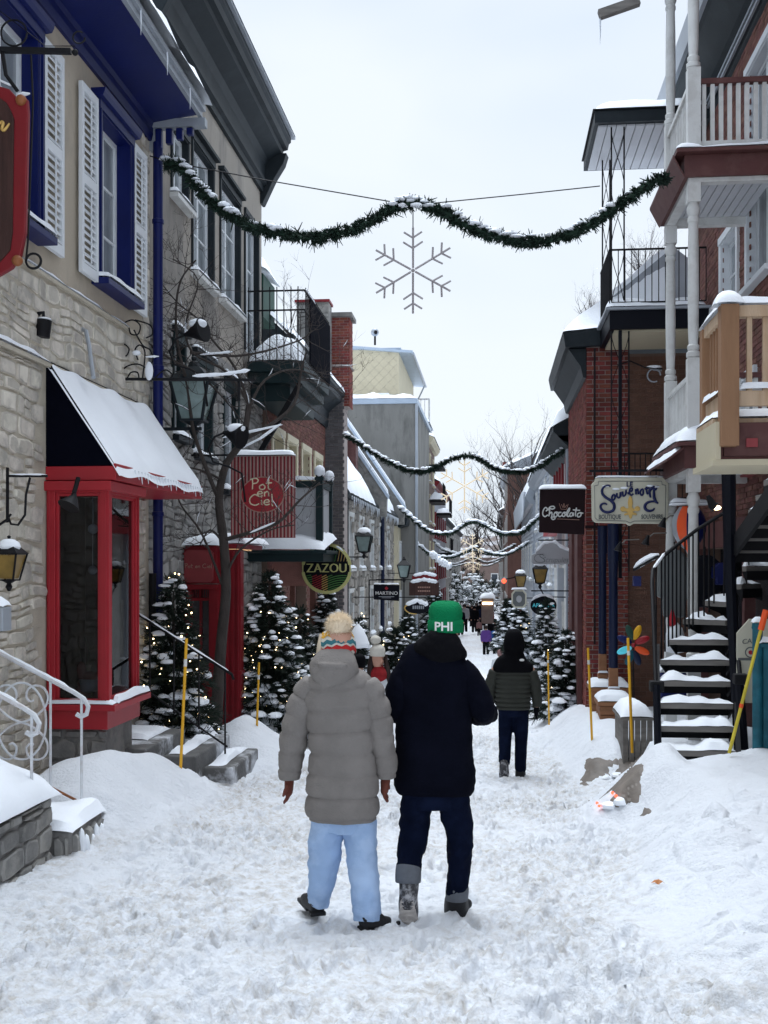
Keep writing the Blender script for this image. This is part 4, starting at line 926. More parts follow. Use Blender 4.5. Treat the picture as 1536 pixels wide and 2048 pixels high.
def row_house(name, label, X, side, y0, y1, ztop, wallm, roofm, rise, win_rows, trim='pale_trim', zb=-4.8, eave=.3, snow=.18, doors=0, run=2.5, near_face=True, wn=None, brick_near=False, gl='glass'):
    t = thing(name, (X, (y0 + y1) / 2, g0(y0)), label, 'building')
    T = TL(X) if side < 0 else TR(X)
    hol = []; n = wn or max(1, int((y1 - y0) / 2.6))
    for z in win_rows:
        for i in range(n): c = y0 + (i + .5) * (y1 - y0) / n; hol.append((c - .42, c + .42, z, z + 1.35))
    m = M(T); wallsheet(m, y0, y1, zb, ztop, hol, -.3, 0); m.box((y0, -6, zb), (y0 + .25, -.301, ztop)); m.build('wall', wallm, t)
    for k, (a, b, c, d) in enumerate(hol): window(T, t, a, b, c, d, trim, 'white', gl, cw=.1, cn=.05, nx=2, nz=2, rec=.1, sill=trim, seed=k, mid=False, snow=(y0 < 60))
    m = M(T); m.prof([(0, ztop - .2), (eave * .5, ztop - .15), (eave, ztop + .05), (eave, ztop + .15), (0, ztop + .15)], y0 - .05, y1); m.build('cornice', roofm if trim == 'pale_trim' else trim, t)
    m = M(T); m.prof([(eave, ztop + .152), (-run, ztop + .152 + rise), (-run * 1.6, ztop + .152)], y0, y1); m.build('roof', roofm, t)
    m = M(T); snowcap(m, y0, y1, -run, eave + .04, 0, snow, 7, res=.3 if y1 > 60 else .15, edge=.3, lump=.5, zf=lambda u, nn: ztop + .16 + (eave - nn) / (run + eave) * rise); m.build('roof_snow', 'snow', t, smooth=True)
    return t, T
H7, T7 = row_house('brick_tenement', 'brown brick house with a yellow cornice beyond the concrete wall', -3.25, -1, 55.3, 62, 6.3, 'brown_brick', 'cream', .9, (-2.6, -.2, 2.2, 4.3), trim='cream')
m = M(T7); 
for z in (3.2, 5.0): m.box((56, 0, z), (59, .75, z + .12))
m.build('balcony', 'iron', H7); m = M(T7); snowcap(m, 56, 59, .02, .8, 3.32, .35, 3, edge=.3, res=.15); m.build('balcony_snow', 'snow', H7, smooth=True)
for k in range(10):
    m = M(T7); m.bar((56 + k * .33, .74, 3.3), (56 + k * .33, .74, 4.2), .03); m.build('baluster', 'iron', H7)
TR0 = thing('roof_terrace', (-3.9, 57, 7), 'railed white roof terrace high above the brown brick house', 'terrace')
m = M(); m.box((-4.6, 56, 6.6), (-3.3, 60, 7.3)); m.build('block', 'siding', TR0); m = M(); snowcap(m, -4.6, -3.2, 56, 60, 7.3, .3, 3, res=.2); m.build('snow', 'snow', TR0, smooth=True)
m = M(); 
for k in range(7): m.bar((-4.5 + k * .2, 57, 7.3), (-4.5 + k * .2, 57, 8.6), .03)
m.bar((-4.55, 57, 8.6), (-3.25, 57, 8.6), .08); m.bar((-3.25, 57, 7.3), (-3.25, 57, 8.6), .05); m.build('railing', 'white_iron', TR0, kind='stuff')
H8, T8 = row_house('white_tenement', 'white house with red window trim and stacked snowy balconies, far on the left', -3.3, -1, 62.2, 78, 4.6, 'siding', 'slate', 1.4, (-3.0, -.8, 1.6), trim='dark_red')
for z, a, b in ((2.9, 64, 68), (.6, 66, 71)):
    m = M(T8); m.box((a, 0, z), (b, .8, z + .12)); m.bar((a, .8, z + 1), (b, .8, z + 1), .05); 
    for k in range(9): m.bar((a + k * .5, .8, z), (a + k * .5, .8, z + 1), .03)
    m.build('balcony', 'iron', H8); m = M(T8); snowcap(m, a, b, .02, .85, z + .12, .3, 3, edge=.3, res=.2); m.build('balcony_snow', 'snow', H8, smooth=True)
H9, T9 = row_house('stone_tenement', 'grey stone house at the far left end of the street', -3.7, -1, 78.2, 128, 3.4, 'grey_stone', 'slate', 2.0, (-3.4, -1., 1.2), wn=9)
# street end
H10 = thing('end_building', (-1.5, 134, -4), 'long brown brick building closing the far end of the street', 'building')
m = M(); m.box((-14, 133, -5.2), (14, 140, .9)); m.build('wall', 'brown_brick', H10)
m = M(); m.add([(-14, 132.6, .9), (14, 132.6, .9), (14, 137, 3.6), (-14, 137, 3.6), (-14, 141, .9), (14, 141, .9)], [(0, 1, 2, 3), (3, 2, 5, 4), (0, 3, 4), (1, 5, 2), (0, 4, 5, 1)]); m.build('roof', 'hill', H10)
for k in range(9):
    m = M(TF(133)); x = -9 + k * 2.2; m.box((x, -.1, -2.4), (x + .9, .05, -1.0)); w_ = m.build('window', 'pale_trim', H10); m = M(TF(133)); m.box((x + .1, .052, -2.3), (x + .8, .07, -1.1)); m.build('pane', 'glass', w_)

# ---------- hill
hv = []; hf = []; NXh, NYh = 90, 30
rsx = np.linspace(-60, 120, NXh); ryy = np.linspace(150, 330, NYh); HX, HYY = np.meshgrid(rsx, ryy)
HZ = -6 + sst(150, 250, HYY) * (7 + 5 * sst(-10, 40, HX)) * sst(-40, 5, HX) + pn(HX * .06, HYY * .06, 31) * 3 + pn(HX * .2, HYY * .2, 32) * 2
m = M(); m.v = [tuple(p) for p in np.stack([HX, HYY, HZ], -1).reshape(-1, 3)]
m.f = [(j * NXh + i, j * NXh + i + 1, (j + 1) * NXh + i + 1, (j + 1) * NXh + i) for j in range(NYh - 1) for i in range(NXh - 1)]
o = m.build('hill', 'hill', smooth=True); o['kind'] = 'structure'

# ============================================================ RIGHT SIDE, far to near
mat('tall_brick', (.24, .135, .11), .95, .12, 6, .3, 30, isl=.1, stain=(.17, .09, .075), sscale=.8, samt=.5)
def clapboards(t, T, y0, y1, z0, z1):
    m = M(T); z = z0
    while z < z1: m.prof([(.001, z), (.03, z), (.006, z + .17)], y0, y1); z += .18
    m.build('clapboards', 'siding', t, kind='stuff')
R5, TR5 = row_house('brown_brick_house', 'brown brick house with dark trim, farthest on the right', .75, 1, 76, 125, 3.6, 'brown_brick', 'hill', 1.5, (-3.4, -1.2, 1.2), trim='pale_trim', wn=8)
R6, TR6 = row_house('tall_brown_house', 'tall brown house with a grey roof and red chimney beyond the trees on the right', .85, 1, 62, 75.8, 5.3, 'tall_brick', 'metal_grey', 1.2, (-3.2, -.8, 1.4, 3.8), wn=4)
p_, q_ = WY(995, 955, 66), WY(1009, 924, 66)
m = M(); m.box((p_.x + .3, 66, p_.z), (q_.x + .3, 66.8, q_.z)); m.build('chimney', 'brick', R6)
R4, TR4 = row_house('ice_hung_house', 'grey house with heavy snow and icicles hanging from its mansard roof on the right', 1.62, 1, 44, 61.8, 2.6, 'siding', 'metal_grey', 3.3, (-3.1, -.6), wn=5, snow=.45, run=1.3)
m = M(TR4)
for k in range(60):
    u = 44 + k * .3; m.tube([(u, .38, 2.9), (u + .02, .4, 2.9 - .3 - .9 * ((k * 5) % 7) / 7)], [.09, .01], 4)
m.build('icicles', 'ice', R4, kind='stuff')
R3, TR3 = row_house('siding_house', 'pale grey clapboard house with a steep snowy gable, right side beyond the brick shop', 1.70, 1, 30.2, 43.8, 3.1, 'siding', 'metal_grey', 1.7, (-2.9, -.6, 1.3), wn=4, snow=.35, run=1.6)
RR, TRR = row_house('red_trim_house', 'white house with red canopy and shop window behind the oval sign', 1.66, 1, 22.9, 30.0, 2.7, 'pale_trim', 'slate', 1.0, (-2.3, .0), wn=3, snow=.3, trim='pale_trim', eave=.42, run=1.6)
m = M(TRR); m.box((24, 0, .75), (29.5, .32, 1.15)); m.box((23.2, 0, -3.5), (23.35, .06, .6)); m.build('red_fascia', 'red', RR)
m = M(TRR); snowcap(m, 24, 29.5, 0, .34, 1.15, .2, 4, res=.2); m.build('fascia_snow', 'snow', RR, smooth=True)
for a_, z_ in ((22.95, 2.4), (26, .75)): m = M(TRR); m.box((a_, 0, -3.3), (a_ + .3, .14, z_)); m.build('pilaster', 'siding', RR)
m = M(TF(22.9)); m.box((1.56, -.1, -.82), (1.93, .03, .0)); m.build('side_panel', 'siding', RR)
clapboards(R3, TR3, 30.25, 43.7, -2.8, 2.9); clapboards(R4, TR4, 44.05, 61.7, -3, 2.4)
for u_ in (24.2, 26.6, 28.8): m = M(TRR); m.box((u_ - .62, 0, 1.5), (u_ - .5, .06, 2.5)); m.box((u_ + .5, 0, 1.5), (u_ + .62, .06, 2.5)); m.build('shutter_trim', 'dark_red', RR, kind='stuff')
m = M(TRR); m.prof([(0, 2.35), (.08, 2.4), (.34, 2.66), (0, 2.66)], 22.85, 30.0); m.build('eaves_soffit', 'slate', RR)
# gable of a far house seen over the black balcony
GB = thing('lavender_gable_house', (3.4, 30, 0), 'pale lavender gable with snowy verge seen behind the iron balcony', 'building')
p0, p1, p2 = WY(1248, 622, 31), WY(1345, 535, 31), WY(1420, 622, 31)
m = M(); m.prism([(p0.x - .1, p0.z - 4), (p0.x - .1, p0.z), (p1.x, p1.z), (p2.x, p0.z), (p2.x, p0.z - 4)], 31, 36); m.build('gable_wall', 'siding', GB)
m = M(); m.prism([(p0.x - .4, p0.z - .1), (p0.x - .4, p0.z + .12), (p1.x, p1.z + .28), (p1.x, p1.z + .05)], 30.8, 36); m.build('roof_snow', 'snow', GB)

# ---------- brick shop with iron porch
Yb = 18.5
XA = dxr(1170) * 18.6; XB = dxr(1250) * 18.6
RB2 = thing('brick_shop', (XA, Yb, -2.9), 'red brick corner shop with navy columns, behind the Souvenott sign', 'building')
m = M(); m.box((XA, Yb, -3.3), (XB - .001, Yb + .4, 3.62)); m.box((XA, Yb + .401, -3.3), (XA + .4, 22.8, 3.62)); m.build('pier', 'brick_mortar', RB2)
m = M(); m.box((XB, Yb + .05, -3.3), (3.6, Yb + .4, 3.5)); m.build('wall', 'tan_mortar', RB2)
bricks(TF(Yb), RB2, 'brick', XA, XB, -2.7, 3.6, bw=.205, bh=.076, jt=.014, maxn=290, seed=3)
bricks(TL(XA) if False else TR(XA), RB2, 'brick', Yb, 22.8, -2.7, 3.6, bw=.205, bh=.076, seed=3)
bricks(TF(Yb + .05), RB2, 'tan_brick', XB + .005, 3.45, -2.7, 3.5, bw=.205, bh=.076, jt=.008, seed=9, depth=.008)
xe = 1.20
m = M(); m.add([(xe, Yb - .12, 3.60), (xe, 23.0, 3.60), (3.4, 23.0, 3.68), (3.4, Yb - .12, 3.68), (xe - .04, Yb - .14, 3.84), (xe - .04, 23.1, 3.84), (3.4, 23.1, 4.0), (3.4, Yb - .14, 4.0)], [(0, 1, 2, 3), (7, 6, 5, 4), (0, 4, 5, 1), (1, 5, 6, 2), (2, 6, 7, 3), (3, 7, 4, 0)]); m.build('eaves', 'slate', RB2)
m = M(TR(XA)); m.prof([(0, 3.1), (.06, 3.12), (.10, 3.3), (.30, 3.59), (0, 3.59)], Yb, 22.9); m.build('cornice', 'slate', RB2)
m = M(); m.add([(xe, Yb + .2, 3.85), (xe, 23.1, 3.85), (3.0, 23.1, 5.3), (3.0, Yb + .2, 5.3), (4.8, 23.1, 3.85), (4.8, Yb + .2, 3.85)], [(0, 1, 2, 3), (3, 2, 4, 5), (0, 3, 5), (1, 4, 2)]); m.build('roof', 'metal_grey', RB2)
m = M(); snowcap(m, xe - .04, 2.95, Yb - .14, 23.1, 0, .13, 5, res=.12, edge=.12, zf=lambda u, n: 3.85 + max(0, (u - xe)) * (.8 if n > Yb + .25 else .08)); m.build('roof_snow', 'snow', RB2, smooth=True)
for a_ in (19.2, 20.6): m = M(TR(XA)); m.box((a_, .02, -2.9), (a_ + .7, .10, .6)); m.build('side_trim', 'maroon', RB2)

# iron porch
IP = thing('iron_porch', (2.2, 17.6, -2.6), 'black iron two-storey porch with snowy roof and deck in front of the brick shop', 'porch')
qx, qy = dxr(1215) * 17.0, 16.95
m = M(); m.box((qx, qy, 3.58), (3.25, 18.45, 3.86)); DK = m.build('deck_fascia', 'sign_black', IP)
m = M(); m.box((qx + .08, qy + .08, 3.54), (3.2, 18.4, 3.579)); m.build('soffit', 'cream_wall', IP)
m = M(); m.box((qx - .06, qy - .06, 3.862), (3.28, 18.45, 3.90)); m.build('deck_edge', 'metal_grey', IP)
m = M(); snowcap(m, qx - .05, 3.2, qy - .05, 18.4, 3.90, .14, 4, res=.08, lump=.5); m.build('deck_snow', 'snow', IP, smooth=True)
rx = dxr(1185) * 17.0
m = M(); m.box((rx, qy - .1, 6.68), (3.25, 18.9, 6.86)); m.build('roof_fascia', 'slate', IP)
for k in range(11):
    a = rx + .06 + k * (3.1 - rx) / 11; m = M(); m.box((a, qy, 6.652), (a + (3.1 - rx) / 11 - .012, 18.8, 6.678)); m.build('soffit_board', 'soffit', IP)
m = M(); m.box((rx - .03, qy - .13, 6.861), (3.28, 18.95, 6.88)); m.build('roof_edge', 'black', IP)
m = M(); snowcap(m, rx - .0, 3.25, qy - .1, 18.9, 6.88, .22, 6, edge=.35, res=.1, lump=.15); m.build('roof_snow', 'snow', IP, smooth=True)
m = M(); m.box((3.0, 17.4, 6.4), (3.12, 17.52, 6.65)); m.build('soffit_lamp', 'metal_grey', IP)
def ironcol(x, y, z0, z1, dirx, parent, w=.19):
    m = M()
    for s in (0, 1): m.bar((x + dirx * w * s, y, z0), (x + dirx * w * s, y, z1), .022)
    n = int((z1 - z0) / .75)
    for k in range(n):
        a = z0 + (z1 - z0) * k / n; b = z0 + (z1 - z0) * (k + 1) / n; mid = []
        for s in (0, 1):
            P_ = [(x + dirx * w * (.5 + (.5 if s else -.5) * math.cos(PI * q / 8)), y, a + (b - a) * q / 8) for q in range(9)]
            m.tube(P_, .006, 4, cap=False)
    m.build('lattice_post', 'iron', parent)
ironcol(qx + .03, qy + .03, 3.9, 6.65, 1, IP); ironcol(qx + .03, 18.35, 3.9, 6.65, 1, IP, w=.12)
ironcol(qx + .03, qy + .03, -.1, 3.55, 1, IP, w=.26); 
m = M(); m.bar((qx - .1, 18.3, -1.3), (qx - .1, 18.3, 3.55), .03); m.build('post', 'iron', IP)
m = M(); m.bar((qx + .16, qy + .02, -.2), (qx + .16, qy + .02, 3.56), .05); m.build('post', 'sign_black', IP)
def railing(parent, p, q, z0, z1, n, mt='iron', r=.008, top=.018):
    m = M(); m.bar((p[0], p[1], z1), (q[0], q[1], z1), top * 1.4); m.bar((p[0], p[1], z0), (q[0], q[1], z0), top); m.build('rail', mt, parent)
    for k in range(n + 1):
        f = k / n; x = p[0] + (q[0] - p[0]) * f; y = p[1] + (q[1] - p[1]) * f; m = M(); m.tube([(x, y, z0), (x, y, z1)], r, 5); m.build('baluster', mt, parent)
railing(IP, (qx + .03, qy), (3.2, qy), 3.98, 4.78, 14); railing(IP, (qx, qy), (qx, 18.3), 3.98, 4.78, 16)
railing(IP, (qx + .3, 17.6), (3.2, 17.6), 1.05, 1.75, 14)
m = M(); m.box((qx - .0, qy - .02, .98), (qx + .14, qy + .1, 1.22)); m.add([], []); m.build('bracket', 'sign_black', IP)
m = M(); m.tube([WY(1235, 730, 17.3), WY(1260, 722, 17.3), WY(1290, 735, 17.3), WY(1325, 738, 17.3)], .012, 5); m.build('cable', 'black', IP)
# navy columns on planters
for px, d, zt, zb, r in ((1205, 17.6, .62, -1.42, .062), (1226.5, 16.6, .62, -1.55, .068)):
    P = W(px, 1200, d); t = thing('navy_column', (P.x, P.y, g0(P.y)), 'navy round column on a wooden block, %s of the two under the Souvenott sign' % ('left' if px < 1210 else 'right'), 'column', 'navy columns under the sign')
    m = M(); m.lathe((P.x, P.y, zb), [(r, 0), (r, 1.1), (r * .95, 1.3), (r * 1.1, 1.6), (r * 1.25, 1.62), (r * 1.25, zt - zb)], 16); m.build('shaft', 'navy', t, smooth=True)
    m = M(); m.box((P.x - r, P.y - r, zb - .32), (P.x + r, P.y + r, zb)); m.box((P.x - r * 1.25, P.y - r * 1.25, zb - .50), (P.x + r * 1.25, P.y + r * 1.25, zb - .32)); m.build('base', 'planter_wood', t, bev=.01)
    m = M(); snowcap(m, P.x - r * 1.3, P.x + r * 1.3, P.y - r * 1.35, P.y - r * .9, zb - .32, .05, 3, res=.02); m.build('snow', 'snow', t, smooth=True)
for k, (pa, pb, y0p, yb, d) in enumerate(((1184, 1256, 1370, 1438, 17.3), (1200, 1262, 1398, 1445, 15.9))):
    a, b = W(pa, y0p, d), W(pb, yb, d); t = thing('wooden_planter', (a.x, a.y, b.z), 'brown wooden planter box piled with snow, %s of the two under the navy columns' % ('farther' if k == 0 else 'nearer'), 'planter', 'planters at the brick shop')
    hgt = a.z - b.z
    for i in range(3):
        m = M(); m.box((a.x + .03 * (i == 0), a.y, b.z - .15 + (hgt + .05) * i / 3), (b.x, a.y + .6, b.z - .15 + (hgt + .05) * (i + 1) / 3 - .008)); m.build('board', 'planter_wood', t, bev=.006)
    m = M(); m.box((a.x - .03, a.y - .03, a.z - .1), (b.x + .03, a.y + .65, a.z - .04)); m.build('rim', 'planter_wood', t, bev=.006)
    m = M(); snowcap(m, a.x - .03, b.x + .03, a.y - .03, a.y + .65, a.z - .04, .12, 4 + k, res=.05); m.build('snow', 'snow', t, smooth=True)

# ---------- nearest brick house with white porches
XR = 3.3; TR1 = TR(XR)
HN = thing('porch_house', (XR, 11, -2.3), 'brick house with white and maroon timber porches, nearest on the right', 'building')
def yR(px): return WX(px, 1000, XR).y
wr = [(yR(1536) - .2, yR(1500), 3.55, 6.3), (11.9, 13.25, 1.6, 2.95 + .2), (yR(1438), yR(1412), 3.3, 4.45), (14.2, 15.2, 1.2, 2.4), (15.2, 16.2, 3.6, 4.6)]
wr[2] = (yR(1440), yR(1418), 2.85, 3.75)
sh = (11.4, 17.9, -2.4, .25)
m = M(TR1); wallsheet(m, 4, 18.49, -3, 7.4, wr + [sh], -.3, 0); m.build('wall', 'tan_mortar', HN)
bricks(TR1, HN, 'old_brick', 10.5, 18.45, .3, 7.3, bw=.21, bh=.072, jt=.011, holes=wr + [sh], maxn=295, seed=13, depth=.014)
for k, (a, b, c, d) in enumerate(wr): window(TR1, HN, a, b, c, d, 'white', 'white', 'curtain_glass', cw=.10, cn=.05, nx=2, nz=2 if k else 1, rec=.10, sill='dull_red' if k in (2, 3) else 'white', seed=k + 47, snow=False)
m = M(TR1); m.box((11.4, -1.6, -2.4), (17.9, -1.5, .25)); m.box((11.4, -1.5, .2), (17.9, -.3, .25)); m.build('shop_interior', 'black', HN)
m = M(TR1); m.box((11.39, -1.5, -2.6), (11.44, -.3, .25)); m.box((17.86, -1.5, -2.6), (17.91, -.3, .25)); m.box((11.4, -1.5, -2.75), (17.9, .0, -2.6)); m.build('shop_side', 'black', HN)
m = M(TR1); m.box((11.5, -.6, -2.6), (17.8, -.55, -.1)); m.build('shop_window', 'shop_glass', HN)
m = M(TR1); m.box((11.4, -.02, .25), (17.9, .12, .62)); m.build('shop_fascia', 'maroon', HN)
for u in (11.45, 14.6, 17.7):
    m = M(TR1); m.box((u, -.08, -2.6), (u + .14, .06, .25)); m.build('shop_pillar', 'maroon', HN)
m = M(TR1); m.prof([(0, 6.75), (.05, 6.78), (.08, 7.0), (.16, 7.05), (.45, 7.35), (.5, 7.38), (.55, 7.6), (0, 7.6)], 7, 18.6); m.build('cornice', 'slate', HN)
m = M(TR1); m.prof([(.50, 7.38), (.56, 7.38), (.60, 7.68), (.50, 7.68)], 6.9, 18.7); m.build('gutter', 'metal_grey', HN)
for z in (6.83, 6.93):
    m = M(TR1); m.box((7, .08, z), (18.5, .11, z + .04)); m.build('cornice_bead', 'metal_grey', HN)
# porch
PC = thing('timber_porch', (2.4, 12, -2.3), 'three-storey white timber porch with turned posts and maroon deck edges', 'porch')
d1 = 12.6; X0 = dxr(1369) * d1; Y0p = d1 * (cT + (1369 - 768) / F * sT) - 0.; Y1p = 14.75
zU = (HY - 362) / F * d1   # underside of the upper deck
def deck(z, parent, nm, snow=True, roof=False):
    m = M(); h = .30
    m.box((X0, Y0p, z + .05), (3.28, Y0p + .05, z + h)); m.box((X0, Y0p + .051, z + .05), (X0 + .05, Y1p, z + h)); m.box((X0, Y1p - .05, z + .05), (3.28, Y1p + .001, z + h)); o = m.build(nm, 'maroon', parent, bev=.004)
    m = M(); m.box((X0 + .052, Y0p + .052, z + .0), (X0 + .17, Y1p - .052, z + .16)); m.box((X0 + .171, Y0p + .052, z), (3.27, Y0p + .17, z + .16)); m.box((X0 + .171, Y1p - .17, z), (3.27, Y1p - .052, z + .16)); m.build('beam', 'pale_trim', parent)
    n = 9
    for k in range(n):
        a = X0 + .172 + k * (3.26 - X0 - .172) / n; m = M(); m.box((a, Y0p + .171, z + .10), (a + (3.26 - X0 - .172) / n - .01, Y1p - .171, z + .13)); m.build('soffit_board', 'soffit', parent)
    return o
zL = (HY - 945) / F * d1
deck(zU, PC, 'upper_deck'); deck(zL, PC, 'lower_deck')
m = M(); e = .10
m.box((X0 - e, Y0p - e, zU + .301), (3.3, Y1p + .02, zU + .345)); m.build('deck_edge', 'maroon', PC, bev=.004); m = M(); m.box((X0 - e, Y0p - e, zL + .301), (3.3, Y1p + .02, zL + .345)); m.build('deck_edge', 'maroon', PC, bev=.004)
m = M(); snowcap(m, X0 - e, 3.28, Y0p - e, Y0p + .12, zU + .345, .045, 4, res=.04, lump=.7); snowcap(m, X0 - e, X0 + .2, Y0p - .1, Y0p + .25, zU + .345, .10, 4, res=.04)
snowcap(m, X0 - e, 3.28, Y0p - e, Y1p, zL + .345, .24, 5, res=.06, edge=.35, lump=.25); m.build('snow', 'snow', PC, smooth=True)
# sloping metal apron of the upper deck on the street side
for zz in (zU, zL):
    m = M(); a1, b1, a2, b2 = (-.005, .06, -.13, .30) if zz == zU else (-.01, .30, -.20, .16)
    m.add([(X0 + a1, Y0p - .02, zz + b1), (X0 + a1, Y1p, zz + b1), (X0 + a2, Y1p, zz + b2), (X0 + a2, Y0p - .02, zz + b2), (X0 + a1, Y0p - .02, zz + b1 - .03), (X0 + a1, Y1p, zz + b1 - .03), (X0 + a2, Y1p, zz + b2 - .03), (X0 + a2, Y0p - .02, zz + b2 - .03)], [(0, 1, 2, 3), (7, 6, 5, 4), (0, 3, 7, 4), (1, 5, 6, 2), (2, 6, 7, 3)]); m.build('apron', 'maroon', PC)
m = M(); snowcap(m, X0 - .2, X0 - .02, Y0p, Y1p, 0, .06, 6, res=.05, zf=lambda u, n: zL + .30 + (u - X0) * .75); m.build('apron_snow', 'snow', PC, smooth=True)
TURN = [(.055, 0), (.055, .01), (.070, .02), (.070, .07), (.050, .09), (.060, .12), (.060, .15), (.045, .17), (.052, .35), (.056, .8), (.054, 1.3), (.048, 1.62), (.058, 1.64), (.058, 1.68), (.048, 1.70), (.066, 1.76), (.066, 1.80), (.050, 1.84), (.05, 1.86)]
def turned_post(x, y, z0, z1, parent, base=.85, cap=.22, w=.145):
    m = M(); m.box((x - w / 2, y - w / 2, z0), (x + w / 2, y + w / 2, z0 + base)); m.box((x - w / 2, y - w / 2, z1 - cap), (x + w / 2, y + w / 2, z1))
    s = (z1 - cap - z0 - base) / 1.86; m.lathe((x, y, z0 + base), [(r * 1.15, z * s) for r, z in TURN], 18)
    return m.build('turned_post', 'pale_trim', parent, smooth=True, ang=30)
px_, pyn, pyf = X0 + .12, Y0p + .12, Y1p - .12
for y in (pyn, pyf):
    turned_post(px_, y, zU + .345, 7.655, PC, base=.98)
    turned_post(px_, y, zL + .345, zU, PC, base=.98)
    turned_post(px_, y, -2.2, zL, PC, base=1.1)
def wood_rail(parent, p, q, z0, z1, n, capm='maroon', balm='pale_trim', w=.045):
    m = M(); m.bar((p[0], p[1], z1), (q[0], q[1], z1), .10, .06); m.build('handrail', capm, parent, bev=.004)
    m = M(); m.bar((p[0], p[1], z0), (q[0], q[1], z0), .06, .07); m.build('bottom_rail', balm, parent)
    for k in range(n):
        f = (k + .5) / n; x = p[0] + (q[0] - p[0]) * f; y = p[1] + (q[1] - p[1]) * f; m = M(); m.box((x - w / 2, y - w / 2, z0 + .03), (x + w / 2, y + w / 2, z1 - .03)); m.build('baluster', balm, parent)
wood_rail(PC, (px_ + .07, pyn), (3.25, pyn), zU + .45, zU + 1.17, 9)
wood_rail(PC, (px_, pyn + .07), (px_, pyf - .07), zU + .45, zU + 1.17, 13, capm='pale_trim')
wood_rail(PC, (px_ + .07, pyn), (3.25, pyn), zL + .45, zL + 1.12, 9)
wood_rail(PC, (px_, pyn + .07), (px_, pyf - .07), zL + .45, zL + 1.12, 14, capm='pale_trim', w=.06)
zT = 7.66
m = M(); m.box((1.98, Y0p - .25, zT), (3.3, 15.1, zT + .22)); m.build('top_roof', 'soffit', PC)
m = M(); m.bar(WY(1198, 30, 15.0), WY(1278, 2, 15.0), .11, .11); m.build('gutter_spout', 'weathered', PC)
m = M(); p = WY(1200, 38, 15.0); m.tube([p, p + V((.005, 0, -.18)), p + V((.0, 0, -.34))], [.016, .009, .002], 6); m.build('icicle', 'ice', PC, smooth=True)

# new wooden balcony
WB = thing('new_wood_balcony', (2.2, 8.9, .8), 'unpainted new timber balcony with snow on its rails, right edge above the stairs', 'balcony')
dn = 8.8; P = W(1457, 900, dn); cx = P.x; cy = P.y
zt = (HY - 606) / F * dn; zb_ = (HY - 918) / F * dn; cyf = cy + .85
m = M(); m.box((cx - .07, cy - .07, zb_ + .10), (cx + .07, cy + .07, zt - .02)); m.build('corner_post', 'wood', WB, bev=.004)
m = M(); m.box((cx - .06, cyf - .06, zb_ + .18), (cx + .06, cyf + .06, zt - .04)); m.build('corner_post', 'wood', WB, bev=.004)
m = M(); m.box((cx + .071, cy - .045, zt - .12), (3.28, cy + .045, zt - .03)); m.box((cx - .045, cy + .071, zt - .12), (cx + .045, cyf - .061, zt - .03)); m.build('top_rail', 'pale_wood', WB)
m = M(); m.box((cx + .071, cy - .03, zb_ + .42), (3.28, cy + .03, zb_ + .54)); m.box((cx - .03, cy + .071, zb_ + .42), (cx + .03, cyf - .061, zb_ + .54)); m.build('bottom_rail', 'pale_wood', WB)
x = cx + .16
while x < 3.2:
    m = M(); m.box((x - .02, cy - .02, zb_ + .541), (x + .02, cy + .02, zt - .121)); m.build('baluster', 'pale_wood', WB); x += .125
y = cy + .16
while y < cyf - .1:
    m = M(); m.box((cx - .02, y - .02, zb_ + .541), (cx + .02, y + .02, zt - .121)); m.build('baluster', 'wood', WB); y += .12
m = M(); m.box((cx - .10, cy + .0, zb_ + .0), (cx - .06, cyf, zb_ + .30)); m.build('side_fascia', 'cream_wall', WB)
m = M(); m.box((cx - .02, cy + .072, zb_ + .03), (3.28, cy + .11, zb_ + .30)); m.build('front_fascia', 'maroon', WB)
m = M(); m.box((cx - .12, cy + .02, zb_ - .05), (3.28, cyf + .05, zb_ + .0)); m.build('trim_board', 'cream_wall', WB)
for k in range(8):
    a = cy + .12 + k * (cyf - cy - .12) / 8; m = M(); m.box((cx - .10, a, zb_ + .301), (3.28, a + (cyf - cy - .12) / 8 - .008, zb_ + .34)); m.build('deck_board', 'pale_wood', WB)
m = M(); snowcap(m, cx - .12, cx + .12, cy - .1, cy + .1, zt - .03, .13, 3, res=.03, edge=.12); snowcap(m, cx + .05, 3.25, cy - .06, cy + .07, zt - .03, .085, 5, res=.04, edge=.07); snowcap(m, cx - .07, cx + .07, cy + .05, cyf + .08, zt - .03, .07, 6, res=.04)
snowcap(m, cx + .07, 3.25, cy - .05, cy + .06, zb_ + .54, .07, 7, res=.04); snowcap(m, cx - .06, cx + .05, cy + .05, cyf, zb_ + .54, .08, 8, res=.04); snowcap(m, cx - .10, 3.25, cy + .08, cyf, zb_ + .34, .10, 9, res=.06); m.build('snow', 'snow', WB, smooth=True)
m = M(); m.box((cx + .15, cy + .05, zb_ + .10), (cx + .24, cy + .071, zb_ + .17)); m.build('red_tag', 'dull_red', WB)

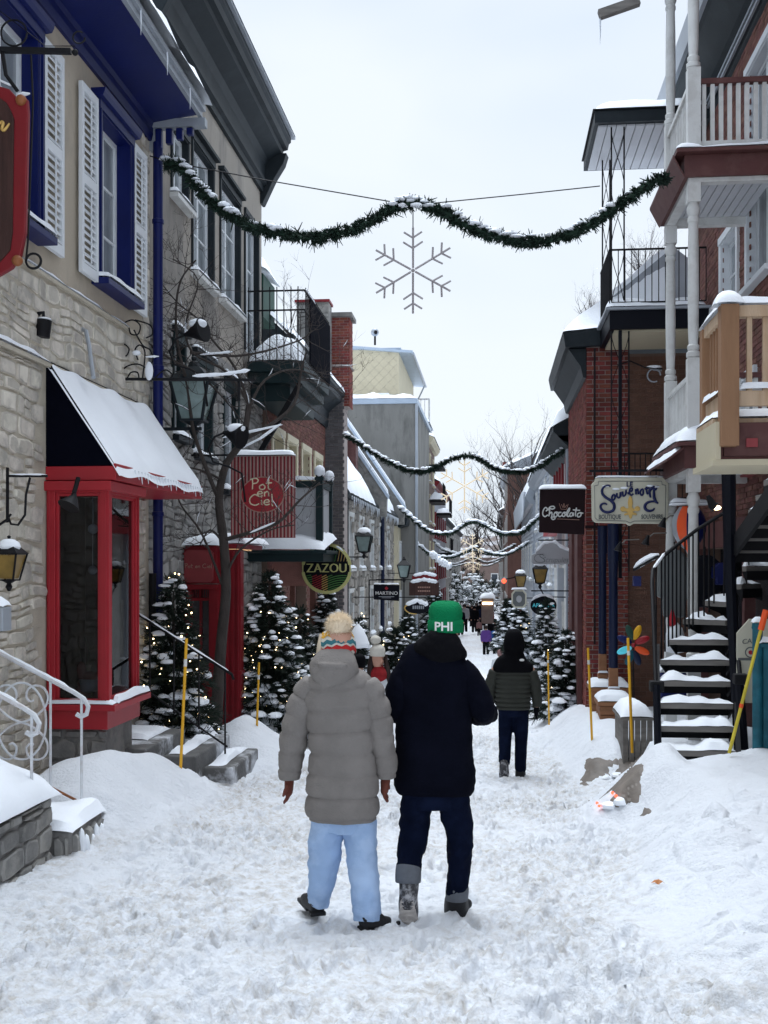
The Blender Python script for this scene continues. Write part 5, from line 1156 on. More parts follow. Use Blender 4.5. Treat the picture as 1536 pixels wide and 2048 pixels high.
# black stair
SR = thing('black_staircase', (2.0, 11, -2.2), 'black steel winding staircase with snow on every tread, right foreground', 'staircase')
xc = dxr(1463) * 11.2
rg_t = [random.Random(77 + q).random() for q in range(8)]
def tread(a, b, c, d, z, k):
    """plan corners a (front left), b (front right), c (back right), d (back left)"""
    m = M(); vs = [(p[0], p[1], zz) for zz in (z - .055, z) for p in (a, b, c, d)]
    m.add(vs, [(3, 2, 1, 0), (4, 5, 6, 7), (0, 1, 5, 4), (1, 2, 6, 5), (2, 3, 7, 6), (3, 0, 4, 7)]); t = m.build('tread', 'weathered', SR, bev=.006)
    for e0, e1 in ((a, d), (b, c)):
        m = M(); p0, p1 = V((e0[0], e0[1] + .01, z - .056)), V((e1[0], e1[1], z - .056)); m.add([p0, p1, p1 + V((0, 0, -.13)), p0 + V((.012, 0, 0)), p1 + V((.012, 0, 0)), p1 + V((.012, 0, -.13))], [(0, 1, 2), (5, 4, 3), (0, 3, 4, 1), (1, 4, 5, 2), (2, 5, 3, 0)]); m.build('bracket', 'iron', t)
    m = M(); m.bar((d[0], d[1] - .01, z - .10), (c[0], c[1] - .01, z - .10), .02, .10); m.build('riser_bar', 'iron', t)
    m = M(); ks = 14; rg = random.Random(k); vs = []; fs = []
    for i in range(ks + 1):
        for j in range(5):
            f = i / ks; g = j / 4; x = (a[0] * (1 - f) + b[0] * f) * (1 - g) + (d[0] * (1 - f) + c[0] * f) * g; y = (a[1] * (1 - f) + b[1] * f) * (1 - g) + (d[1] * (1 - f) + c[1] * f) * g
            e = min(f, 1 - f) * 8; e2 = min(g, 1 - g) * 5; h = min(1, e) * min(1, e2 + .15) * (.016 + (.05 + .05 * rg_t[k % 7]) * (max(0, (f if rg_t[k % 5] > .5 else 1 - f) - .45) * 1.8) ** 1.2 + .014 * math.sin(f * (7 + 5 * rg_t[k % 6]) + k * 2) + .012 * math.sin(f * 21 + k) + .025 * g)
            vs.append((x, y, z + max(.002, h)))
    for i in range(ks):
        for j in range(4): q = i * 5 + j; fs.append((q, q + 5, q + 6, q + 1))
    m.add(vs, fs); m.build('snow', 'snow', t, smooth=True)
for i in range(6):
    d = 10.45 + .25 * i; z = -1.76 + .193 * i
    xl = dxr(1320 + (18 if i == 5 else 0)) * d; xr_ = dxr(1468 - i * 2) * d; yy = d * 1.02
    tread((xl, yy), (xr_, yy), (xr_, yy + .27), (xl + (.02 if i < 4 else .12), yy + .27), z, i)
cc = (dxr(1468) * 11.95, 11.9 * 1.02)
for i, (a0, a1) in enumerate(((150, 118), (115, 85), (84, 52), (50, 22), (20, -8))):
    z = -.60 + .195 * i; r = .60
    pt = lambda an, q: (cc[0] + q * math.cos(rad(an)), cc[1] + q * math.sin(rad(an)))
    tread(pt(a0, .12), pt(a0, r), pt(a1, r), pt(a1, .12), z, i + 10)
for i in range(6):
    d = 11.5 - .30 * i; z = .38 + .12 * i; x0_ = dxr(1476) * 11.; yy = d * 1.02
    tread((x0_ + .05, yy), (x0_ + .85, yy), (x0_ + .85, yy + .27), (x0_ + .05, yy + .27), z - .2, i + 20)
def stringer(p, q, w=.04, h=.2, mtl='iron'):
    m = M(); m.bar(p, q, w, h); m.build('stringer', mtl, SR)
A = W(1318, 1500, 10.4); 
for px, s in ((1314, 0), (1473, 1)):
    stringer((dxr(px) * 10.4, 10.55, -1.95), (dxr(px + (2 if s == 0 else -10)) * 11.75, 12.0, -.92))
stringer((dxr(1478) * 11.0 + .02, 11.9, .1), (dxr(1478) * 11. + .02, 9.3, .85)); 
m = M(); m.tube([W(1477, 1500, 10.9), W(1468, 1330, 11.), W(1460, 1130, 11.3), W(1457, 925, 11.3)], [.045, .045, .06, .075], 8); m.build('centre_post', 'sign_black', SR, smooth=True)
for a_, b_, r_ in ((W(1316, 1505, 10.3), W(1313, 1370, 10.4), .035), (W(1488, 1500, 10.7), W(1478, 1360, 10.8), .045)): m = M(); m.tube([a_, b_], r_, 8); m.build('newel', 'sign_black', SR, smooth=True)
for px, pyy in ((1312, 1372), (1480, 1358)):
    m = M(); p = W(px, pyy, 10.45); m.box((p.x - .06, p.y - .06, p.z - .05), (p.x + .07, p.y + .06, p.z + .05)); m.build('newel_cap', 'iron', SR, bev=.012)
RL = [(1312, 1370, 10.45), (1308, 1260, 10.9), (1304, 1165, 11.3), (1306, 1140, 11.5), (1318, 1120, 11.7), (1350, 1093, 11.9), (1393, 1060, 12.1), (1457, 1020, 12.1), (1468, 1010, 12.0)]
m = M(); m.tube([W(*q) for q in RL], .020, 8); m.build('handrail', 'iron', SR, smooth=True)
m = M(); m.tube([W(1480, 1350, 10.8), W(1470, 1250, 11.2), W(1461, 1185, 11.6)], .022, 8); m.build('handrail', 'iron', SR, smooth=True)
m = M(); snowline(m, [W(1306, 1140, 11.5), W(1330, 1108, 11.8)], .02, .03, 4); m.build('snow', 'snow', SR, smooth=True)
def ipt(px):
    for a, b in zip(RL[3:], RL[4:]):
        if a[0] <= px <= b[0]: f = (px - a[0]) / (b[0] - a[0]); return W(px, a[1] + (b[1] - a[1]) * f, a[2] + (b[2] - a[2]) * f)
for px, yb in ((1312, 1330), (1323, 1320), (1337, 1290), (1353, 1275), (1370, 1262), (1386, 1250), (1408, 1238), (1428, 1205), (1448, 1190), (1330, 1300), (1345, 1282), (1361, 1268), (1378, 1256), (1397, 1244), (1418, 1222)):
    p = ipt(px); q = V((p.x, p.y, p.z - (yb - (HY - p.z / p.y * F)) / F * p.y)); m = M(); m.tube([p, q], .010, 6); m.build('baluster', 'iron', SR)
# things in and around the shop
SBX = thing('striped_windsock', W(1378, 1010, 13.3), 'grey, orange and blue fabric windsock hanging by the white porch post', 'windsock')
for k, (c, a0, a1) in enumerate((('metal_grey', 0, 48), ('orange', 48, 84), ('blue', 84, 360))):
    m = M(); P = SBX.location; vs = []; fs = []; n = 8; mm = 10
    for i in range(mm + 1):
        t = i / mm; r = .19 * math.sin(PI * min(1, .12 + t * .95)) ** .7 + .015; z = -.02 - t * .58
        for j in range(n + 1):
            an = rad(168 + (a0 + (a1 - a0) * j / n)); vs.append((P.x + r * math.cos(an), P.y + r * math.sin(an), P.z + z))
    for i in range(mm):
        for j in range(n): q = i * (n + 1) + j; fs.append((q, q + 1, q + n + 2, q + n + 1))
    m.add(vs, fs); m.build('panel', c, SBX, smooth=True)
m = M(); p = SBX.location; m.box((p.x - .22, p.y - .12, p.z), (p.x + .22, p.y + .12, p.z + .02)); snowcap(m, p.x - .22, p.x + .22, p.y - .12, p.y + .12, p.z + .02, .06, 3, res=.04); m.build('snow', 'snow', SBX, smooth=True)
PB = thing('porch_lamp', W(1425, 1010, 11.6), 'lit porch spotlight under the white soffit beside the staircase', 'lamp')
p = PB.location; m = M(); m.tube([p + V((-.05, 0, .10)), p, p + V((.03, 0, -.02))], [.02, .05, .06], 10); m.build('can', 'iron', PB, smooth=True)
m = M(); m.ball(p + V((.035, -.02, -.03)), (.05, .03, .025)); m.build('bulb', 'warm_light', PB, smooth=True)
TH_ = [('hooded_sweater', 'dark hooded sweater hanging in the shop opening behind the stair rail', 1350, 1100, 1235, 13.4, .26, 'ink_grey'), ('black_jacket', 'black jacket with white print hanging in the souvenir shop', 1412, 1110, 1215, 13.2, .26, 'sign_black'), ('blue_jacket', 'blue jacket sleeve hanging beside the stair column', 1445, 1125, 1170, 13.0, .14, 'blue')]
for nm, lb, px, pa, pb, d, wd, mt in TH_:
    a, b = W(px, pa, d), W(px, pb, d); t = thing(nm, a, lb, 'clothing')
    m = M(); h = a.z - b.z; m.prism([(a.x - wd * .28, a.z), (a.x + wd * .28, a.z), (a.x + wd * .75, a.z - h * .18), (a.x + wd * .8, a.z - h * .7), (a.x + wd * .55, a.z - h * .72), (a.x + wd * .5, a.z - h), (a.x - wd * .5, a.z - h), (a.x - wd * .55, a.z - h * .72), (a.x - wd * .8, a.z - h * .7), (a.x - wd * .75, a.z - h * .18)], a.y, a.y + .12); m.build('garment', mt, t, bev=.03)
    m = M(); m.tube([(a.x, a.y + .05, a.z), (a.x, a.y + .05, a.z + .1)], .008, 5); m.build('hanger', 'iron', t)
t = thing('penguin_figure', W(1350, 1265, 13.2), 'small red and white figure standing at the shop opening', 'ornament'); p = t.location
m = M(); m.lathe(p + V((0, 0, -.25)), [(.02, 0), (.12, .02), (.13, .15), (.09, .3), (.02, .38)], 12); m.build('body', 'white', t, smooth=True); m = M(); m.lathe(p + V((-.03, 0, .08)), [(.06, 0), (.05, .06), (.01, .2)], 12); m.build('hat', 'red', t, smooth=True)
t = thing('blue_waste_bin', W(1350, 1420, 12.3), 'blue waste bin standing behind the black staircase', 'bin'); p = t.location
m = M(); m.box((p.x - .16, p.y, p.z), (p.x + .13, p.y + .3, p.z + .42)); m.build('body', 'blue', t, bev=.02); m = M(); m.prism([(p.x - .18, p.z + .42), (p.x + .15, p.z + .42), (p.x + .02, p.z + .56), (p.x - .05, p.z + .56)], p.y - .02, p.y + .3); m.build('lid', 'white', t)
CF = thing('cafe_board', W(1493, 1290, 10.9), 'white cafe board with a red-centred cup drawing behind the teal booth', 'sign')
a = W(1474, 1250, 10.9); b = W(1520, 1345, 10.9)
m = M(); m.prism([(a.x, b.z - .3), (b.x + .1, b.z - .3), (b.x + .1, a.z + .06), (a.x + .12, a.z + .06), (a.x, a.z - .08)], a.y, a.y + .03); m.build('board', 'cream_sign', CF)
text('CAFE', .07, 'ink_grey', CF, TT((a.x + .13, a.y - .004, a.z - .16)), arc=-1.6)
m = M(TF(a.y)); 
for rr, n1, mt in ((.055, .004, 'ink_grey'), (.043, .008, 'cream_sign'), (.022, .012, 'red')):
    m = M(TF(a.y)); m.prism([(a.x + .13 + rr * math.cos(k * PI / 10), a.z - .27 + rr * math.sin(k * PI / 10)) for k in range(20)], 0, n1); m.build('cup_emblem', mt, CF)
m = M(TF(a.y)); m.box((a.x + .01, 0, a.z - .35), (a.x + .14, .006, a.z - .325)); m.build('cup_handle', 'ink_grey', CF)
TB = thing('teal_booth', W(1525, 1480, 9.6), 'teal painted wooden booth with a round post and snow on its rim, right edge', 'booth')
a = W(1508, 1246, 9.6); b = W(1508, 1500, 9.6)
m = M(); m.lathe((a.x + .03, a.y, b.z - .1), [(.045, 0), (.045, a.z - b.z + .04), (.052, a.z - b.z + .06), (.045, a.z - b.z + .10)], 14); m.build('post', 'teal', TB, smooth=True)
m = M(); snowcap(m, a.x - .02, a.x + .08, a.y - .05, a.y + .05, a.z, .05, 3, res=.02, edge=.05); m.build('snow', 'snow', TB, smooth=True)
zt_ = a.z - .16
for k in range(7):
    m = M(); x0_ = a.x + .075 + k * .11; m.box((x0_, a.y - .02, b.z - .2), (x0_ + .104, a.y + .02, zt_ - .05 * min(1, k * .5))); m.build('board', 'teal', TB, bev=.004)
m = M(); m.box((a.x + .05, a.y - .04, zt_ - .05), (a.x + .9, a.y + .04, zt_ - .02)); m.build('rim', 'teal', TB)
m = M(); snowcap(m, a.x + .03, a.x + .9, a.y - .05, a.y + .05, zt_ - .02, .05, 9, res=.03, edge=.04, lump=.9); m.build('rim_snow', 'snow', TB, smooth=True)
# pinwheel, crate, small board
PW = thing('rainbow_pinwheel', W(1272, 1400, 15.2), 'rainbow petalled pinwheel on a stick in the snowy planter', 'pinwheel')
p = W(1266, 1290, 15.2); m = M(); m.tube([p, p + V((.02, .02, -.95))], .008, 5); m.build('stick', 'iron', PW)
for k, c in enumerate(('green_siding', 'yellow', 'red', 'orange', 'navy', 'teal', 'aqua', 'blue')):
    an = PI * .62 - k * 2 * PI / 8; m = M(); q = p + V((.13 * math.cos(an), -.03, .19 * math.sin(an)))
    m.ball((0, 0, 0), (.05, .02, .11), 10, 6); R_ = Matrix.Rotation(PI / 2 - an, 4, 'Y'); m.v = [tuple((R_ @ V(v)) + q) for v in m.v]; m.build('petal', c, PW, smooth=True)
m = M(); m.ball(p + V((0, -.05, 0)), .03); m.build('hub', 'red', PW, smooth=True)
CR = thing('weathered_crate', W(1262, 1490, 12.2), 'weathered grey wooden bin heaped with snow beside the staircase', 'crate')
a, b = W(1246, 1440, 12.2), W(1306, 1515, 12.2)
for k in range(5):
    m = M(); w_ = (b.x - a.x) / 5; m.box((a.x + k * w_, a.y, b.z - .2), (a.x + (k + 1) * w_ - .008, a.y + .03, a.z)); m.build('slat', 'weathered', CR, bev=.003)
m = M(); m.box((a.x, a.y + .031, b.z - .2), (a.x + .03, a.y + .8, a.z)); m.build('side', 'weathered', CR)
m = M(); m.box((a.x - .03, a.y - .02, a.z), (b.x + .02, a.y + .8, a.z + .03)); m.build('lid', 'weathered', CR)
m = M(); snowcap(m, a.x - .03, b.x + .0, a.y - .02, a.y + .8, a.z + .03, .17, 3, res=.05, edge=.22); m.build('snow', 'snow', CR, smooth=True)
m = M(); snowcap(m, a.x + .18, b.x + .1, a.y - .35, a.y - .03, b.z - .05, .3, 3, res=.05, edge=.2); m.build('base_snow', 'snow', CR, smooth=True)
SBB = thing('small_blue_box', W(1274, 1165, 12.0), 'small blue hanging box under a snowy ledge left of the stair rail', 'box')
p = SBB.location; m = M(); m.box((p.x - .035, p.y, p.z - .04), (p.x + .045, p.y + .1, p.z + .07)); m.build('box', 'blue', SBB)
a, b = W(1268, 1140, 12.0), W(1318, 1112, 11.9)
m = M(); m.bar(a, b, .14, .02); m.build('ledge', 'iron', SBB); m = M(); snowline(m, [a, a.lerp(b, .5) + V((0, 0, .02)), b], .045, .05, 3); m.build('snow', 'snow', SBB, smooth=True)
# spotlights under the souvenir sign
for k, (px, py, d) in enumerate(((1297, 1075, 13.9), (1242, 1088, 14.1), (1330, 1040, 13.8))):
    p = W(px, py, d); t = thing('sign_spotlight', p, ('black spotlight on a bent arm under the right end of the Souvenott sign', 'black spotlight on a bent arm under the left end of the Souvenott sign', 'black spotlight tucked behind the lower right corner of the Souvenott sign')[k], 'spotlight', 'spotlights under the Souvenott sign')
    m = M(); m.tube([p + V((.0, 0, .03)), p + V((-.02, 0, -.02)), p + V((-.04, 0, -.09))], [.015, .03, .055], 10); m.build('shade', 'iron', t, smooth=True)
    m = M(); m.tube([p, p + V((.06, 0, .05)), p + V((.24, .1, .06))], .008, 5); m.build('arm', 'weathered', t)

# ============================================================ SIGNS
def disc(cx, cz, rx, rz, n=32): return [(cx + rx * math.cos(2 * PI * k / n), cz + rz * math.sin(2 * PI * k / n)) for k in range(n)]
# hanging board at the left edge
LS = thing('hanging_wood_sign', W(10, 100, 8.6), 'dark wooden hanging sign with red frame, gilt letters and ball finials', 'sign')
d = 8.6
def LP(px, py): p = W(px, py, d); return (p.x, p.z)
yl = W(0, 300, d).y
R_out = [(62, 205), (64, 235), (58, 470), (48, 515), (30, 540), (0, 556), (-60, 575), (-130, 556), (-170, 520), (-190, 480), (-190, 235), (-170, 205), (-120, 185), (-60, 165), (0, 176), (25, 184), (40, 200)]
R_in = [(30, 230), (36, 245), (33, 470), (28, 505), (0, 535), (-60, 550), (-120, 535), (-160, 500), (-165, 245), (-150, 222), (-60, 190), (0, 198), (20, 212)]
m = M(TF(yl)); m.prism([LP(*q) for q in R_out], 0, .05); m.build('frame', 'dark_red', LS, bev=.01)
m = M(TF(yl)); m.prism([LP(*q) for q in R_in], .0505, .06); m.build('board', 'sign_wood', LS)
for px, py in ((50, 208), (42, 526)):
    m = M(); p = W(px, py, d); m.ball((p.x, yl - .05, p.z), .043, 14, 8); m.build('ball_finial', 'orange_ball', LS, smooth=True)
p = W(2, 265, d); T = TT((p.x, yl - .068, p.z)); m = M()
stroke(m, T, [[(-.10, -.03), (-.05, .03), (-.02, .04), (-.015, -.02), (-.03, -.03)], [(-.02, -.01), (.03, .05), (.05, .045), (.04, .0), (.055, -.012), (.08, .012), (.10, .04)]], .013, 6, taper=True)
stroke(m, TT((p.x - .01, yl - .068, p.z - .40)), [[(-.06, .0), (-.03, .02), (.0, .0), (.01, -.02)], [(-.3, .1), (-.1, .0)]], .011, 6, taper=True); m.build('gilt_letter', 'gold', LS, smooth=True)
m = M(); a, b = W(-90, 98, d), W(142, 103, d); m.bar(a, b, .05, .035); m.build('bracket_arm', 'iron', LS)
m = M(); m.ball(W(150, 105, d), .025); m.tube([W(28 + 26 * math.cos(k / 3), 66 + 26 * math.sin(k / 3), d) for k in range(19)], .008, 5); m.tube([W(158 + 12 * math.cos(k / 3), 75 + 12 * math.sin(k / 3), d) for k in range(17)], .007, 5); m.tube([W(0, 22, d), W(50, 60, d), W(90, 92, d), W(150, 92, d)], .004, 4); m.build('bracket_scroll', 'iron', LS)
m = M(); m.tube([W(5, 105, d), W(12, 150, d), W(35, 182, d)], .016, 6); m.tube([W(62, 110, d), W(66, 200, d), W(56, 480, d), W(52, 520, d)], .008, 6); m.tube([W(67 + 15 * math.cos(k / 3), 522 + 15 * math.sin(k / 3), d) for k in range(20)], .010, 6); m.build('hanger_chain', 'iron', LS, smooth=True)
m = M(); snowline(m, [W(0, 166, d), W(22, 176, d)], .035, .05, 2); snowline(m, [W(33, 193, d), W(60, 190, d)], .022, .03, 3); m.build('snow', 'snow', LS, smooth=True)

def bracket(parent, p, q, extra=None):
    m = M(); m.bar(p, q, .03, .025); 
    m.build('bracket', 'iron', parent)
# striped pot sign
PS = thing('striped_sign', W(527, 910, 15.6), 'red and tan striped square sign with oval lettered Pot en Ciel', 'sign')
ds = 15.6; a, b = W(462, 913, ds), W(592, 1076, ds); ys_ = a.y
m = M(TF(ys_)); m.box((a.x, -.05, b.z), (b.x, .0, a.z)); m.build('board', 'dark_red', PS)
n = 18; wd = (b.x - a.x) / n
for k in range(n):
    m = M(TF(ys_)); x = a.x + (k + .35) * wd; m.box((x, .0005, b.z + .004), (x + wd * .27, .006, a.z - .004)); m.build('stripe', 'pink_stripe', PS)
    m = M(TF(ys_)); m.box((x + wd * .27, .0005, b.z + .004), (x + wd * .48, .004, a.z - .004)); m.build('stripe', 'stripe_grey', PS)
c = W(527, 990, ds); rx_, rz_ = 43 / F * ds, 35 / F * ds
m = M(TF(ys_)); m.prism(disc(c.x, c.z, rx_ + .01, rz_ + .01), .0065, .02); m.build('oval_rim', 'stripe_tan', PS)
m = M(TF(ys_)); m.prism(disc(c.x, c.z, rx_ - .006, rz_ - .006), .0205, .025); m.build('oval', 'red', PS)
m = M()
for s_, dx_, dz_, sz in (('Pot', -.01, .075, .155), ('en', .015, -.025, .15), ('Ciel', -.01, -.145, .155)):
    handwrite(m, TT((c.x, ys_ - .027, c.z), right=(1, 0, 0)), s_, sz, dx_, dz_, .0095)
m.build('lettering', 'letter_cream', PS)
m = M(); snowcap(m, a.x - .01, b.x + .01, ys_ - .07, ys_ + .09, a.z, .09, 3, res=.04, edge=.1, lump=.2); m.build('snow', 'snow', PS, smooth=True)
bracket(PS, (-4.3, ys_, a.z + .02), (b.x, ys_, a.z + .02))
# ZAZOU
ZS = thing('round_sign', W(653, 1086, 20.5), 'round sign with green, gold and red curved stripes lettered ZAZOU', 'sign')
dz = 20.6; c = W(653, 1137, dz); r = 48 / F * dz; yz = c.y
m = M(TF(yz)); m.prism(disc(c.x, c.z, r, r), -.04, 0); m.build('board', 'sign_black', ZS)
m = M(TF(yz)); 
for k in range(40):
    a0, a1 = 2 * PI * k / 40, 2 * PI * (k + 1) / 40; m.bar((c.x + r * math.cos(a0), .0, c.z + r * math.sin(a0)), (c.x + r * math.cos(a1), .0, c.z + r * math.sin(a1)), .018, .06)
m.build('rim', 'zaz', ZS)
def zcurve(z0, kind):
    pts = []
    for i in range(41):
        x = -1 + i / 20
        if kind == 0: z = z0 - .28 * x * x * 0 + .16 * math.sin(2.2 * x + .4) + .12 * x
        pts.append((x, z))
    return pts
cols = {'zaz': [], 'red': [], 'gold': []}
for j in range(12):
    z0 = -1.0 + j * .095
    pts = [p for p in zcurve(z0, 0) if p[0] ** 2 + p[1] ** 2 < .90 and p[1] < -.26]
    for p, q in zip(pts, pts[1:]):
        if q[0] - p[0] > .06: continue
        k = 'red' if (p[0] < -.22 and j < 11 and p[0] > -.62) else ('gold' if p[0] < .02 and p[0] > -.65 else 'grn')
        cols.setdefault(k, []).append((p, q))
for j in range(16):
    x0 = -.9 + j * .125
    pts = [(x0 + .10 * math.sin((z - .3) * 2), z) for z in [(.30 + i * .05) for i in range(14)]]
    pts = [p for p in pts if p[0] ** 2 + p[1] ** 2 < .90]
    for p, q in zip(pts, pts[1:]): cols.setdefault('gold' if x0 > .35 or x0 < -.6 else 'grn', []).append((p, q))
MAT['grn'] = mat('sign_green', (.07, .22, .05), .5, .03, 3)
for k, sg in cols.items():
    m = M(TF(yz))
    for p, q in sg: m.bar((c.x + p[0] * r, .004, c.z + p[1] * r), (c.x + q[0] * r, .004, c.z + q[1] * r), .008, .016 if abs(p[0] - q[0]) > .01 else .02)
    if sg: m.build('stripe', k, ZS)
m = M(TF(yz)); w2, h2 = r * .96, r * .26
m.prism([(c.x - w2 + h2 + h2 * math.cos(a), c.z + h2 * math.sin(a)) for a in [PI / 2 + k * PI / 8 for k in range(9)]] + [(c.x + w2 - h2 + h2 * math.cos(a), c.z + h2 * math.sin(a)) for a in [-PI / 2 + k * PI / 8 for k in range(9)]], .006, .02); m.build('name_band', 'sign_black', ZS)
text('ZAZOU', .24, 'zaz', ZS, TT((c.x, yz - .024, c.z)), sx=.92, off=-.002)
text('ZAZOU', .24, 'zaz', ZS, TT((c.x + .018, yz - .022, c.z)), sx=.92, off=-.006, name='letter_outline')
m = M(); snowline(m, [(c.x + r * math.cos(a), yz, c.z + r * math.sin(a)) for a in (1.2, .95, .7)], .018, .02, 2); m.build('snow', 'snow', ZS, smooth=True)
bracket(ZS, (-4.2, yz, c.z + r + .02), (c.x + .1, yz, c.z + r + .02))
# Souvenott
SV = thing('cream_sign', W(1259, 955, 14.2), 'cream hanging sign lettered Le Souvenott Boutique Souvenirs with gold fleur-de-lis', 'sign')
dv = 14.2; yv = W(1259, 1000, dv).y; k_ = dv / F
def SP(px, py): return (W(1259, 1000, dv).x + (px - 1259) * k_ * 1.0, W(1259, 1000, dv).z - (py - 1000) * k_)
o1 = [(1184, 968), (1190, 962), (1192, 955), (1327, 955), (1329, 962), (1336, 967), (1335, 1040), (1328, 1048), (1268, 1047), (1260, 1052), (1252, 1047), (1192, 1045), (1185, 1038)]
o2 = [(1190, 971), (1197, 970), (1198, 962), (1322, 963), (1323, 970), (1330, 971), (1329, 1037), (1323, 1042), (1268, 1042), (1260, 1046), (1252, 1042), (1196, 1040), (1191, 1035)]
m = M(TF(yv)); m.prism([SP(*q) for q in o1], -.06, .0); m.build('board', 'cream_sign', SV, bev=.012)
m = M(TF(yv)); 
for a, b in zip(o2, o2[1:] + o2[:1]): pa, pb = SP(*a), SP(*b); m.bar((pa[0], .003, pa[1]), (pb[0], .003, pb[1]), .006, .007)
m.build('border_line', 'ink_grey', SV)
def PXS(lst): return [[(SP(*q)[0], SP(*q)[1]) for q in st] for st in lst]
T = TT((0, yv - .012, 0)); m = M()
zz = lambda x, y: (1170 + x / 8.533, 930 + y / 8.533)
big = [[(440, 370), (400, 345), (330, 370), (295, 430), (310, 500), (370, 560), (450, 610), (500, 680), (490, 760), (430, 800), (350, 800), (290, 760), (270, 700), (300, 660), (350, 655), (380, 680)],
       [(1110, 560), (1090, 480), (1100, 430), (1160, 380), (1170, 360)], [(1130, 400), (1180, 420), (1215, 400)], [(1165, 390), (1165, 480), (1170, 560), (1200, 630), (1240, 660)], [(1200, 630), (1120, 625), (1050, 650), (1015, 700), (1030, 760), (1090, 785), (1150, 770), (1175, 740)]]
stroke(m, T, [[SP(*zz(*q)) for q in st] for st in big], .021, 6, taper=True)
m.build('swash', 'ink_blue', SV, smooth=True)
sml = [[(480, 500), (460, 540), (480, 570), (510, 550), (510, 510), (480, 500)], [(545, 480), (545, 520), (575, 545), (600, 520), (605, 465), (610, 530)], [(640, 460), (650, 520), (690, 500), (700, 440)],
       [(765, 460), (800, 450), (800, 420), (770, 420), (755, 470), (780, 510), (820, 490)], [(860, 430), (865, 500)], [(865, 450), (895, 430), (905, 500)], [(960, 430), (935, 470), (955, 510), (985, 490), (985, 440), (960, 430)],
       [(1040, 400), (1045, 470), (1065, 500)], [(1010, 430), (1090, 415)], [(730, 470), (745, 500)]]
m = M(); stroke(m, T, [[SP(*zz(*q)) for q in st] for st in [[(x_, 478 + (y_ - 480) * 1.3) for x_, y_ in q_] for q_ in sml]], .0135, 6); m.build('lettering', 'ink_blue', SV, smooth=True)
cS = SP(1259, 969); text('LE', .085, 'ink_blue', SV, TT((cS[0], yv - .006, cS[1])), off=.002)
cS = SP(1220, 1034); text('BOUTIQUE', .082, 'ink_grey', SV, TT((cS[0], yv - .006, cS[1])), sx=.70, off=.0015)
cS = SP(1303, 1034); text('SOUVENIRS', .082, 'ink_grey', SV, TT((cS[0], yv - .006, cS[1])), sx=.64, off=.0015)
m = M(); fl = [(770, 520), (800, 560), (815, 650), (800, 720), (840, 760), (850, 720), (890, 700), (930, 720), (935, 770), (900, 790), (860, 780), (810, 800), (880, 830), (880, 860), (810, 850), (795, 900), (775, 930), (755, 900), (740, 850), (670, 860), (665, 835), (730, 810), (680, 790), (640, 800), (600, 770), (610, 720), (660, 705), (700, 740), (740, 740), (730, 650), (740, 570)]
m = M(TF(yv)); m.prism([SP(*zz(*q)) for q in fl], .001, .02); m.build('fleur_de_lis', 'gold', SV, bev=.006)
m = M(); pa = SP(1192, 955); pb = SP(1327, 955); snowcap(m, pa[0], pb[0], yv - .01, yv + .07, pa[1], .03, 3, res=.04)
for px, py in ((1212, 972), (1232, 978), (1248, 976), (1300, 972), (1310, 974)): q = SP(px, py); m.ball((q[0], yv - .01, q[1]), (.05, .012, .016), 8, 5)
m.build('snow', 'snow', SV, smooth=True)
pa, pb = SP(1180, 941), SP(1348, 941); m = M(); m.bar((pa[0], yv + .02, pa[1]), (pb[0] + .2, yv + .02, pb[1]), .035, .03); m.build('bracket_bar', 'black', SV)
for px in (1205, 1312): q = SP(px, 941); m = M(); m.tube([(q[0], yv + .02, q[1]), (q[0], yv + .02, q[1] - .09)], .006, 5); m.build('hook', 'black', SV)
pa = SP(1345, 941); m = M(); m.tube([(pa[0], yv, pa[1]), (pa[0] - .03, yv, pa[1] - .14)], .014, 5); m.tube([(pa[0] - .08, yv, pa[1] + .09), (pa[0] + .02, yv, pa[1])], .014, 5); m.build('bracket_hook', 'black', SV)
# Chocolato
CH = thing('chocolate_sign', W(1126, 972, 17.9), 'dark brown square sign lettered Chocolato with a small crown and snow cap', 'sign')
dc = 17.9; a, b = W(1080, 979, dc), W(1170, 1067, dc); yc = a.y; kc = dc / F
m = M(TF(yc)); m.prism([(a.x, a.z), (b.x, a.z), (b.x - .015, b.z - .02), (a.x - .015, b.z + .02)], -.10, 0); m.build('board', 'choc', CH, bev=.006)
T = TT((W(1126, 1027, dc).x, yc - .008, W(1126, 1027, dc).z)); s_ = kc / 7.06
cs = [[(215, 510), (235, 480), (210, 455), (180, 490), (170, 550), (200, 585), (240, 560)], [(240, 500), (270, 450), (320, 440), (335, 465), (300, 480), (270, 470), (265, 520), (255, 580)], [(258, 560), (290, 520), (300, 560), (290, 600), (310, 625), (340, 615), (330, 590), (295, 595)],
      [(345, 520), (325, 560), (345, 590), (375, 560), (350, 520), (390, 530)], [(430, 530), (405, 525), (385, 560), (405, 585), (435, 570)], [(460, 525), (440, 560), (460, 585), (485, 560), (465, 525), (500, 530)],
      [(510, 580), (500, 540), (530, 480), (545, 465), (540, 500), (515, 550), (520, 585), (545, 570)], [(585, 530), (555, 540), (550, 580), (580, 575), (595, 530), (598, 580)], [(640, 460), (625, 550), (635, 585)], [(590, 490), (690, 500)], [(690, 530), (655, 550), (660, 590), (695, 580), (705, 545), (690, 530), (735, 540)]]
m = M(); stroke(m, T, [[((x - 455) * s_, -(y - 540) * s_) for x, y in st] for st in cs], .0115, 6); m.build('lettering', 'letter', CH, smooth=True)
